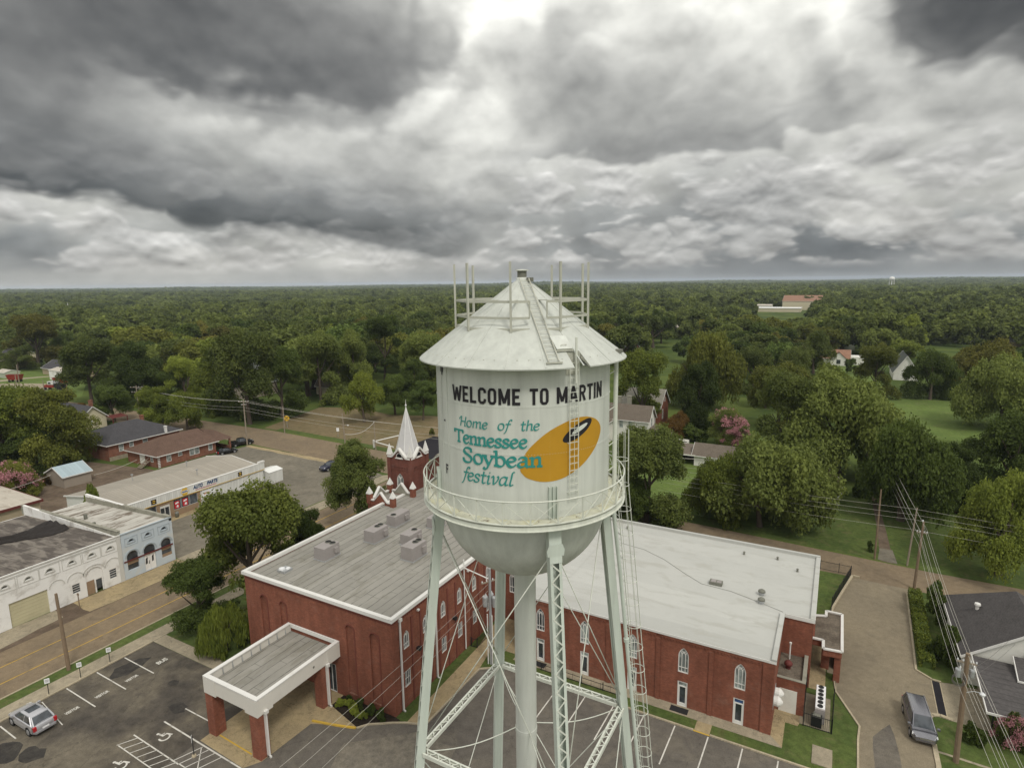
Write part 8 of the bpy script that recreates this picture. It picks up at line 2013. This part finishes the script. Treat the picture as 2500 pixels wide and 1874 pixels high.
# ------------------------------------------------------------------ vehicles
def vehicle(name, label, cat, x, y, head, paint, L, W, H, belt, hood, ws, rf, rr, rb, bed=None, rails=False, sun=False, group=None, wheel=.34, nose_drop=.28, dark_low=False):
    """ws, rf, rr, rb: windscreen foot, roof front, roof rear, rear glass foot along the car (front is +x)"""
    t = thing(name, label, cat, (0, 0, 0), 0, group); h = L / 2; w = W / 2; zb = .30
    st = [(-h, .42, belt - .25, w * .80), (-h + .10, .34, belt - .06, w * .92), (-h + .35, zb, belt, w * .98), (rb, zb, belt, w), (0, zb, belt - .01, w), (ws, zb, belt - .02, w), (ws + .25, zb, hood + .06, w * .99), (h - .55, zb, hood - .06, w * .97), (h - .2, .34, hood - nose_drop * .6, w * .90), (h, .42, hood - nose_drop, w * .74)]
    if bed is not None: st = [s for s in st if s[0] != rb]
    mb = MB(); vs = []
    for sx, z0, z1, ww in st:
        mid = z0 + (z1 - z0) * .55
        prof = [(ww * .90, z0), (ww, z0 + .12), (ww * 1.0, mid), (ww * .965, z1 - .05), (ww * .90, z1), (ww * .45, z1 + .025), (0, z1 + .032)]
        vs += [(sx, -a, b) for a, b in prof] + [(sx, a, b) for a, b in prof[-2::-1]]
    n = 13; fs = [(i * n + k, i * n + k + 1, (i + 1) * n + k + 1, (i + 1) * n + k) for i in range(len(st) - 1) for k in range(n - 1)]
    fs += [tuple(range(n))[::-1], tuple(range((len(st) - 1) * n, len(st) * n))] + [(i * n, (i + 1) * n, (i + 1) * n + n - 1, i * n + n - 1) for i in range(len(st) - 1)]
    mb.add(vs, fs); body = mb.build('body', paint, t); smooth_angle(body, 32)
    # cabin: glass all round, roof panel, pillars
    wb, wr = w * .90, w * .70; zr = H - .05
    bot = [(ws, wb * .93), (ws - .35, wb), (rb + .25, wb), (rb, wb * .92)]; top = [(rf, wr * .94), (rf - .25, wr), (rr + .2, wr), (rr, wr * .95)]
    ring = lambda pts, z: [(a, -b, z) for a, b in pts] + [(a, b, z) for a, b in pts[::-1]]
    B_, T_ = ring(bot, belt - .03), ring(top, zr); mb = MB(); m = 8
    mb.add(B_ + T_, [(k, (k + 1) % m, m + (k + 1) % m, m + k) for k in range(m)]); mb.build('windows', M['glass'], t)
    mb = MB(); T2 = ring([(a * 1.0 + (.05 if i < 1 else (-.05 if i > 2 else 0)), b + .02) for i, (a, b) in enumerate(top)], zr - .03); T3 = ring([(a - (.18 if i < 2 else -.14), b * .86) for i, (a, b) in enumerate(top)], H)
    mb.add(T2 + T3, [(k, (k + 1) % m, m + (k + 1) % m, m + k) for k in range(m)] + [tuple(range(m, 2 * m))]); roof = mb.build('roof', paint, t, True)
    mb = MB()
    for s in (-1, 1):
        for a, b in ((0, 0), (3, 3), (2, 2)):
            p, q = bot[a], top[b]; mb.beam((p[0], s * p[1] * 1.0, belt - .03), (q[0], s * q[1], zr), .09 if a else .06, .08)
        for f in ((.36,) if bed is None and rr - rb < 3 else ()): xb = bot[2][0] + (bot[1][0] - bot[2][0]) * .48; xt = top[2][0] + (top[1][0] - top[2][0]) * .5; mb.beam((xb, s * wb, belt - .03), (xt, s * wr, zr), .09, .04)
    mb.build('pillars', paint, t)
    if sun:
        mb = MB(); mb.add([(rf - .25, -wr * .68, H + .012), (rf - .25, wr * .68, H + .012), (rr + .75, wr * .68, H + .012), (rr + .75, -wr * .68, H + .012)], [(3, 2, 1, 0)][:1]); mb.build('glass_sunroof', M['glass'], roof)
    if rails:
        mb = MB()
        for s in (-1, 1): mb.tube([(rf - .3, s * wr * .92, H), (rf - .45, s * wr * .92, H + .06), (rr + .4, s * wr * .92, H + .06), (rr + .25, s * wr * .92, H)], .025, 6)
        mb.build('roof_rail', M['alloy'], roof)
    if bed is not None:
        mb = MB(); mb.box(-h + .1, bed, -w * .84, w * .84, belt + .005, belt + .02); mb.build('load_bed', M['dark_void'], t)
        mb = MB()
        for s in (-1, 1): mb.box(-h + .06, bed, s * w * .84, s * w * .97, belt - .1, belt + .08)
        mb.box(-h + .02, -h + .1, -w * .97, w * .97, belt - .3, belt + .08); mb.build('bed_side', paint, t)
    xw = (h - L * .19, -h + L * .205)
    for ax in xw:
        for s in (-1, 1):
            mb = MB(); mb.disc((ax, s * (w + .003), wheel + .02), wheel + .075, (0, s, 0), 18); mb.build('wheel_arch', M['dark_void'], t)
            mb = MB(); mb.tube([(ax, s * (w - .2), wheel), (ax, s * (w + .012), wheel)], wheel, 18); wh = mb.build('wheel', M['rubber'], t)
            mb = MB(); mb.tube([(ax, s * (w + .012), wheel), (ax, s * (w + .03), wheel)], [wheel * .64, wheel * .6], 14); mb.build('rim', M['alloy'], wh)
    for s in (-1, 1):
        mb = MB(); mb.slab([(h - .42, s * w * .90, hood - .10), (h - .06, s * w * .62, hood - .24), (h - .05, s * w * .62, hood - .36), (h - .30, s * w * .94, hood - .26)], (.03, s * .03, .02)); mb.build('headlight', M['clear_lens'], t)
        mb = MB(); mb.box(-h - .012, -h + .16, s * w * .70, s * w * .955, belt - .42, belt - .04); mb.build('tail_light', M['red_lens'], t)
        mb = MB(); mb.box(ws - .28, ws - .08, s * w, s * (w + .2), belt + .0, belt + .17); mb.build('mirror', paint, t)
    mb = MB(); mb.box(h - .08, h + .03, -w * .72, w * .72, .38, .52); mb.box(-h - .05, -h + .1, -w * .8, w * .8, .40, .56); mb.build('bumper', M['vent'] if dark_low else paint, t)
    mb = MB(); mb.box(-h - .06, -h - .02, -.26, .26, .60, .74); mb.build('number_plate', M['white_sign'], t)
    mb = MB(); mb.box(h - .05, h + .012, -w * .42, w * .42, hood - nose_drop - .14, hood - nose_drop - .01); mb.build('grille', M['vent'], t)
    t.location = (x, y, .02); t.rotation_euler = (0, 0, head); return t


PI = math.pi
vehicle('parked_car', 'silver crossover with dark glass roof nosed up to the kerb in the front car park', 'car', -28.75, -16.05, PI + .02, M['silver'], 4.75, 1.92, 1.68, 1.10, 1.02, 1.15, .35, -1.55, -2.15, sun=True, wheel=.38)
vehicle('minivan', 'dark grey minivan driving down the side lane', 'minivan', 41.55, 20.7, -PI / 2 + .09, M['grey_car'], 5.05, 1.94, 1.75, 1.08, 1.0, 1.75, .80, -2.1, -2.45, rails=True)
vehicle('pickup_truck', 'dark blue pickup parked by the tree before the steeple', 'pickup truck', -60.4, 52.0, -PI / 2 - .12, M['navy_car'], 5.5, 1.95, 1.75, 1.10, 1.06, 1.15, .65, -.45, -.7, bed=-.75)
vehicle('pickup_truck', 'black pickup at the brick porch of the brown roofed bungalow', 'pickup truck', -95.0, 56.0, PI / 2 - .35, M['black_car'], 5.6, 2.0, 1.85, 1.15, 1.1, 1.15, .65, -.75, -1.0, bed=-1.05)
vehicle('parked_car', 'low black sports car behind the parts shop roof', 'car', -91.7, 49.6, PI / 2 - .3, M['black_car'], 4.6, 1.85, 1.36, .92, .86, .85, -.05, -1.05, -1.75)
vehicle('pickup_truck', 'white pickup facing the parts shop, half behind the olive tree', 'pickup truck', -61.4, 24.5, PI, M['white_car'], 5.4, 1.9, 1.72, 1.08, 1.03, 1.2, .65, -.6, -.85, bed=-.9)


def lorry():
    p = G(133, 951); t = thing('tractor_lorry', 'red and white road tractor with dark rear frame on the far field', 'lorry', (0, 0, 0))
    mb = MB(); mb.box(-1, 2.4, -1.15, 1.15, 1.0, 2.2); mb.add([(2.4, -1.1, 1.0), (4.1, -.95, 1.0), (4.1, .95, 1.0), (2.4, 1.1, 1.0), (2.4, -1.1, 2.1), (4.0, -.9, 1.8), (4.0, .9, 1.8), (2.4, 1.1, 2.1)], [(0,1,5,4),(1,2,6,5),(2,3,7,6),(4,5,6,7)]); mb.build('bonnet', M['red_car'], t)
    mb = MB(); mb.box(-1.0, 1.6, -1.2, 1.2, 2.2, 3.4); cab = mb.build('cab', M['white_car'], t)
    mb = MB(); mb.box(1.61, 1.64, -1.0, 1.0, 2.4, 3.1); mb.box(0, 1.3, -1.22, -1.205, 2.4, 3.1); mb.box(0, 1.3, 1.205, 1.22, 2.4, 3.1); mb.build('windscreen', M['glass'], cab)
    mb = MB(); mb.box(-5.5, -1.0, -.55, .55, .7, 1.1); mb.box(-4.5, -1.1, -1.1, 1.1, 1.1, 2.6); mb.build('chassis', M['black_iron'], t)
    for ax in (3.1, -3.2, -4.6):
        for s in (-1, 1): mb = MB(); mb.tube([(ax, s * .75, .52), (ax, s * 1.2, .52)], .52, 14); mb.build('wheel', M['rubber'], t)
    mb = MB()
    for s in (-1, 1): mb.tube([(-1.15, s * 1.0, 1.0), (-1.15, s * 1.0, 4.0)], .09, 8)
    mb.build('exhaust_stack', M['steel'], t)
    t.location = (p[0], p[1], 0); t.rotation_euler = (0, 0, PI + .3)
    p = G(150, 940); r = thing('farm_wagon', 'red farm wagon behind the road tractor', 'wagon', (0, 0, 0)); mb = MB(); mb.add([(-3, -1.2, 3.2), (3, -1.2, 3.2), (3, 1.2, 3.2), (-3, 1.2, 3.2), (-2.4, -.8, 1), (2.4, -.8, 1), (2.4, .8, 1), (-2.4, .8, 1)], [(4,5,1,0),(5,6,2,1),(6,7,3,2),(7,4,0,3),(0,1,2,3),(7,6,5,4)]); mb.build('hopper', M['red_car'], r)
    for ax in (-1.8, 1.8):
        for s in (-1, 1): mb = MB(); mb.tube([(ax, s * .7, .5), (ax, s * 1.0, .5)], .5, 12); mb.build('wheel', M['rubber'], r)
    r.location = (p[0], p[1], 0); r.rotation_euler = (0, 0, .3)
    q = dup(r, tuple(G(38, 932)), .5, 'small dark red farm wagon alone on the far track')


lorry()


# ------------------------------------------------------------------ poles, wires, signs
def pole(label, x, y, h, lean=(0, 0), r=.14, arms=(), mat='wood_pole', lamp=None, name='utility_pole', axis=(1, 0)):
    t = thing(name, label, 'utility pole', (x, y, 0)); top = (x + lean[0], y + lean[1], h)
    mb = MB(); mb.tube([(x, y, -.1), (x + lean[0] * .5, y + lean[1] * .5, h * .5), top], [r * 1.15, r, r * .78], 9); mb.build('shaft', M[mat], t); a = np.array((*axis, 0.))
    for z, l in arms:
        k = z / h; c = np.array((x + lean[0] * k, y + lean[1] * k, z)); mb = MB(); mb.beam(c - a * l / 2, c + a * l / 2, .10, .12); ar = mb.build('crossarm', M['wood_grey'], t); mb = MB()
        for s in (-.46, -.18, .18, .46): q = c + a * l * s; mb.lathe(q[:2], [(.05, q[2] + .06), (.07, q[2] + .14), (.04, q[2] + .24)], 8, True, True)
        mb.build('insulator', M['clear_lens'], ar)
    if lamp:
        z, dx, dy = lamp; c = np.array((x, y, z)); mb = MB(); mb.tube([c, c + (dx * .5, dy * .5, .25), c + (dx, dy, .2)], .03, 6); l = mb.build('lamp_arm', M['steel'], t); mb = MB(); mb.lathe((x + dx, y + dy), [(.06, z + .28), (.22, z + .15), (.2, z + .02), (.05, z - .04)], 10, True, True); mb.build('lamp_head', M['clear_lens'], l)
    return t


def transformer(t, x, y, z, r=.27, h=.85):
    mb = MB(); mb.lathe((x, y), [(r * .9, z), (r, z + .05), (r, z + h), (r * 1.08, z + h), (r * .9, z + h + .1), (.03, z + h + .14)], 14, True); q = mb.build('transformer', M['steel'], t, False)
    mb = MB(); mb.lathe((x + .1, y), [(.05, z + h + .08), (.07, z + h + .2), (.04, z + h + .36)], 8, True, True); mb.build('bushing', M['clear_lens'], q)


def wires(label, runs, r=.016, mat='wire', name='power_line', n=14):
    """each run is a wire of its own hanging between its supports"""
    for k, (pts, sag) in enumerate(runs):
        mb = MB()
        path = []
        for a, b in zip(pts, pts[1:]):
            a, b = np.array(a, float), np.array(b, float)
            for i in range(n + 1): t_ = i / n; path.append(a + (b - a) * t_ - np.array((0, 0, 4 * sag * t_ * (1 - t_))))
        mb.tube(path, r, 4, cap=False); o = mb.build(name, M[mat]); tag(o, label, 'wire', label)


pole('leaning brown timber pole on the verge beside the left street', -34.5, -10.45, 8.3, (-.7, .15), .17)
t = thing('short_post', 'short rusty post on the pavement before the white garage', 'post', (-46.8, -3.5, 0)); mb = MB(); mb.tube([(-46.8, -3.5, 0), (-46.8, -3.5, 1.9)], .06, 8); mb.build('shaft', M['wood_pole'], t); mb = MB(); mb.box(-46.95, -46.65, -3.55, -3.45, 1.75, 2.0); mb.build('cap', M['wood_pole'], t)
pole('timber power pole with crossarm at the far corner of the shop car park', -93.5, 56.5, 11.5, (0, 0), .16, ((11.0, 2.4), (10.2, 1.2)), axis=(.8, .6), mat='wood_grey')
pole('pale timber pole on the dry lawn verge beside the round yellow sign', -95.1, 69.3, 7.3, (.1, 0), .13, mat='wood_grey')
pole('timber pole with a street lamp at the cross street', -67.3, 63.3, 9.2, (-.5, 0), .14, mat='wood_grey', lamp=(6.3, .9, .2))
pole('thin pole with a cable stay on the dry lawn edge', -62, 67.7, 7.0, (-.2, 0), .11, mat='wood_grey')
x, y = G(343, 1032)[:2]; pole('timber pole with two crossarms between the mop shaped trees', x, y, height_at(x, y, 941), (0, 0), .17, ((height_at(x, y, 945), 3.6), (height_at(x, y, 957), 3.0)), axis=(.85, .5), mat='wood_grey')
for (a, b, tp, l, m) in ((50, 955, 890, 'tall pale pole at the gravel yard of the far field', 'wood_grey'), (42, 950, 912, 'shorter pole beside the dark red wagon', 'wood_grey'), (167, 975, 937, 'dark pole before the road tractor', 'wood_pole'), (108, 955, 928, 'thin pole on the far gravel yard edge', 'wood_grey'), (155, 935, 906, 'dark pole behind the old white barn', 'wood_pole')):
    x, y = G(a, b)[:2]; pole(l, x, y, height_at(x, y, tp), (0, 0), .16, mat=m)
P1 = pole('weathered pole with insulators at the top of the side lane', 43.6, 48.6, 9.0, (.25, 0), .15, ((7.6, 1.1),), axis=(1, 0))
mb = MB(); mb.tube([(43.75, 48.5, 9.1), (43.75, 48.5, 9.3)], .09); mb.build('pole_cap', M['clear_lens'], P1)
pole('slim pole right behind the lane pole across the cross street', 43.4, 55.6, 8.3, (.5, .4), .11, mat='wood_grey')
pole('dark pole beside the grass drive across the cross street', 39.6, 55.9, 10.2, (0, 0), .12)
BR = G(2363, 1597, 9.6); P2 = pole('leaning power pole with transformers at the lower right corner', BR[0] + .1, BR[1], 9.7, (-.1, 0), .19, ((8.9, 1.3),), axis=(1, 0), lamp=(6.3, 1.15, .2))
transformer(P2, BR[0] - .5, BR[1] - .1, 7.6, .2, .6); transformer(P2, BR[0] + .42, BR[1] + .1, 7.7, .18, .55)
mb = MB()
for k in range(3): mb.tube([(BR[0] - .4 + .45 * math.cos(6.283 * i / 16), BR[1] - .2, 7.3 + .1 * k + .45 * math.sin(6.283 * i / 16)) for i in range(16)], .025, 5, closed=True)
mb.build('cable_coil', M['wire_dark'], P2)
TP = pole('grey power pole with three transformers in the alley behind the tower leg', 3.75, 10.75, 10.6, (0, 0), .16, ((9.2, 1.9),), axis=(.5, .86), mat='steel')
for dx, dy in ((-.45, -.25), (-.2, .5), (.5, .1)): transformer(TP, 3.75 + dx, 10.75 + dy, 6.5, .27, 1.0)
mb = MB()
for dx in (-.28, .26): mb.tube([(3.75 + dx, 10.6, 0), (3.75 + dx, 10.6, 5.6)], .06, 8)
mb.tube([(.15, 11.5, .2), (.15, 11.5, 10.4)], .07, 8); mb.tube([(.15, 11.5, 9.5), (3.6, 10.8, 9.4)], .06, 6); mb.build('conduit', M['trim'], TP)

far = (41.4, 84, 9.5)
def pz(p, dx, dz): return (p[0] + dx, p[1], p[2] + dz)
a0, a1, a2 = np.array((BR[0], BR[1], 9.6)), np.array((43.8, 48.6, 8.9)), np.array((41.0, 96.0, 9.3))
low = np.array((47.0, -22.0, 9.3))
wires('pale cables along the side lane between the lane poles', [((low + (dx, 0, dz), a0 + (dx, 0, dz), a1 + (dx * .8, 0, dz), a2 + (dx * .7, 0, dz)), .45) for dx, dz in ((0, 0), (-.5, -.75), (.55, -.75), (-.15, -2.1), (-.3, -2.9), (.1, -1.6))], .013)
wires('thin cables along the cross street behind the big trees', [(((-8, 57.5, z), (43.5, 55.6, z), (110, 53.6, z)), .5) for z in (8.2, 7.4, 6.7, 5.3)], .012)
b0, b1 = np.array((-93.5, 56.5, 11.2)), np.array((-62, 67.7, 6.7)); x, y = G(343, 1032)[:2]; bl = np.array((x, y, height_at(x, y, 946)))
wires('thin cables over the cross street behind the parts shop', [((bl + (dx, 0, dz), b0 + (dx, .5 * dx, dz), np.array((-30, 61.5, 9.6)) + (dx, 0, dz), np.array((20, 62, 9.8)) + (dx, 0, dz)), .9) for dx, dz in ((-1, 0), (-.4, 0), (1, 0), (0, -1.6), (0, -2.4))], .016)
wires('slack cable stay between the lamp pole and the thin pole', [(((-67.3, 63.3, 4.2), (-64.5, 66, 4.4), (-62, 67.7, 6.8)), .25)], .035, 'clear_lens')
bx = G(682, 1872, 7.0)
wires('thin service cables crossing in front of the church wall', [(((3.6, 10.6, z), tuple(bx + np.array((dx, 0, 0)))), .35) for z, dx in ((8.9, 0), (8.2, 1.2), (7.4, 2.6))], .011)
wires('slack service cable over the dirt yard to the bungalow', [(tuple(tuple(G(a / 3.3167, 850 + b / 3.3167, z)) for a, b, z in ((0, 1160, 4.0), (410, 1025, 4.2))), .2), (tuple(tuple(G(a / 3.3167, 850 + b / 3.3167, z)) for a, b, z in ((760, 1025, 3.0), (1110, 900, 3.4))), .3)], .03)
wires('drop cables from the corner pole to the white house', [((tuple(BR + np.array((.3, 0, -1.2))), (49.0, 29.5, 5.6)), .3), ((tuple(BR + np.array((.3, 0, -1.9))), (49.4, 29.5, 5.2)), .3)], .012, 'wire_dark')


def sign(label, x, y, h, plate, w, ph, face=(0, -1), post='black_iron', name='sign', base=True):
    t = thing(name, label, 'sign', (x, y, 0)); f = Facade((x, y, 0), (-face[1], face[0], 0), (*face, 0))
    mb = MB(); mb.tube([(x, y, 0), (x, y, h)], .035, 6); mb.build('post', M[post], t)
    mb = MB(); f.rect(mb, -w / 2, w / 2, h - ph, h, .04, .06); p = mb.build('plate', M[plate], t)
    if base: mb = MB(); mb.lathe((x, y), [(.2, .0), (.17, .14), (.03, .15)], 10); mb.build('concrete_foot', M['kerb'], t)
    return t, f, p


vs_g = 'visitor parking signs along the front car park kerb'
for i, yy in enumerate((-13.4, -10.6, -7.82)):
    t, f, p = sign(('white parking sign nearest the silver crossover', 'white parking sign between the other two along the kerb', 'white parking sign nearest the church end of the kerb')[i], -31.85, yy, 1.85, 'white_sign', .42, .5, (.86, -.5)); t['group'] = vs_g
    mb = MB()
    for k, (w_, z) in enumerate(((.28, 1.72), (.3, 1.62), (.24, 1.52))): f.rect(mb, -w_ / 2, w_ / 2, z - .02, z + .02, .061, .064)
    mb.build('print', M['vent'], p)
t, f, p = sign('blue and white accessible parking sign beside the hatched bay', -12.15, -11.5, 1.95, 'white_sign', .32, .55, (-.6, -.8)); mb = MB(); f.rect(mb, -.12, .12, 1.62, 1.9, .061, .065); mb.build('symbol_panel', M['blue_sign'], p)
mb = MB(); f.plate(mb, [(.0 + .05 * math.cos(q), 1.72 + .05 * math.sin(q)) for q in [6.283 * i / 10 for i in range(10)]], .066, .068); f.rect(mb, -.02, .01, 1.74, 1.84, .066, .068); mb.build('symbol', M['white_sign'], p)
x, y = -99.5, 74.0; t = thing('railway_sign', 'round yellow railway crossing sign on the dry lawn verge', 'sign', (x, y, 0)); mb = MB(); mb.tube([(x, y, 0), (x, y, 2.4)], .05); mb.build('post', M['steel'], t)
nf = np.array((.55, -.83, 0)); mb = MB(); mb.slab([np.array((x, y, 2.6)) + .75 * (math.cos(q) * np.array((.83, .55, 0)) + math.sin(q) * np.array((0, 0, 1))) for q in [6.283 * i / 20 for i in range(20)]], nf * .05); p = mb.build('plate', M['sign_yellow'], t)
mb = MB(); c = np.array((x, y, 2.6)) + nf * .07; e = np.array((.83, .55, 0))
for s in (-1, 1): mb.beam(c - e * .48 * s - np.array((0, 0, .48)), c + e * .48 * s + np.array((0, 0, .48)), .12, .02, up=nf)
mb.build('cross_mark', M['ink'], p)
sign('small white roadside sign on the dry lawn verge', -79, 72.6, 2.4, 'white_sign', .7, .9, (.55, -.83), 'steel', base=False)
c = G(913, 1092); t = thing('pipe_barrier', 'white pipe barrier at the corner of the black asphalt lot', 'barrier', tuple(c))
mb = MB(); mb.tube([tuple(c), tuple(c + (0, 0, 1.9))], .22, 10); mb.build('corner_post', M['trim'], t)
mb = MB(); mb.tube([tuple(c + (0, 0, 1.5)), tuple(G(973, 1063, 1.5))], .14, 8); mb.tube([tuple(c + (0, 0, 1.5)), tuple(G(961, 1091, 1.3))], .14, 8); mb.build('rail', M['trim'], t)
x, y = G(1948, 1205)[:2]


def far_tower(label, px, dist, top_py, dia, legs=True):
    d = ray(px, 690); d = d / math.hypot(d[0], d[1]); x, y = (CAM + d * dist)[:2]; h = height_at(x, y, top_py); t = thing('distant_water_tower', label, 'water tower', (x, y, 0)); r = dia / 2; zb = h - dia * .75
    mb = MB(); mb.lathe((x, y), [(r * .1, zb - r * .15), (r * .7, zb), (r, zb + r * .45), (r, zb + r * .75), (r * .75, h - r * .25), (r * .3, h - r * .05), (.02, h)], 20); mb.build('tank', M['metal_white'], t, True)
    mb = MB()
    for k in range(6): a = k * PI / 3 + .3; mb.tube([(x + r * .9 * math.cos(a), y + r * .9 * math.sin(a), zb + r * .4), (x + r * 1.0 * math.cos(a), y + r * 1.0 * math.sin(a), 0)], .45, 6)
    mb.tube([(x, y, zb), (x, y, 0)], .8, 8); mb.build('legs', M['metal_white'], t)


far_tower('distant white legged water tower on the horizon at the right', 2177, 2100, 675, 15)
far_tower('tiny white water tower near the horizon at the far left', 112, 2600, 717, 11)
for px, py, tp, l in ((168, 765, 738, 'tiny white steeple above the trees at the left'), (1551, 845, 792, 'small white steeple between the trees beyond the tank roof')):
    x, y = G(px, py)[:2]; h = height_at(x, y, tp); t = thing('white_steeple', l, 'steeple', (x, y, 0)); mb = MB(); mb.box(x - 1.6, x + 1.6, y - 1.6, y + 1.6, 0, h * .55); mb.build('belfry', M['white_paint'], t)
    mb = MB(); mb.lathe((x, y), [(1.5, h * .55), (.02, h)], 8); mb.build('spire', M['trim'], t)

# ------------------------------------------------------------------ the air: far woods fade
mb = MB(); mb.box(-11000, 11000, -4500, 13500, -1.2, 62); hz = mb.build('haze', None); hz['kind'] = 'stuff'; tag(hz, 'thin pale haze over the wooded plain', 'haze')
m = bpy.data.materials.new('haze'); m.use_nodes = True; m.node_tree.nodes.clear(); n = NT(m.node_tree)
pv = n.new('ShaderNodeVolumePrincipled'); pv.inputs['Color'].default_value = (0.78, 0.88, 1.0, 1); pv.inputs['Density'].default_value = 0.00008; pv.inputs['Anisotropy'].default_value = 0.0
o_ = n.new('ShaderNodeOutputMaterial'); n.link(pv.outputs[0], o_.inputs['Volume']); hz.data.materials.append(m)
m.cycles.homogeneous_volume = True if hasattr(m.cycles, 'homogeneous_volume') else True

bpy.context.view_layer.update()
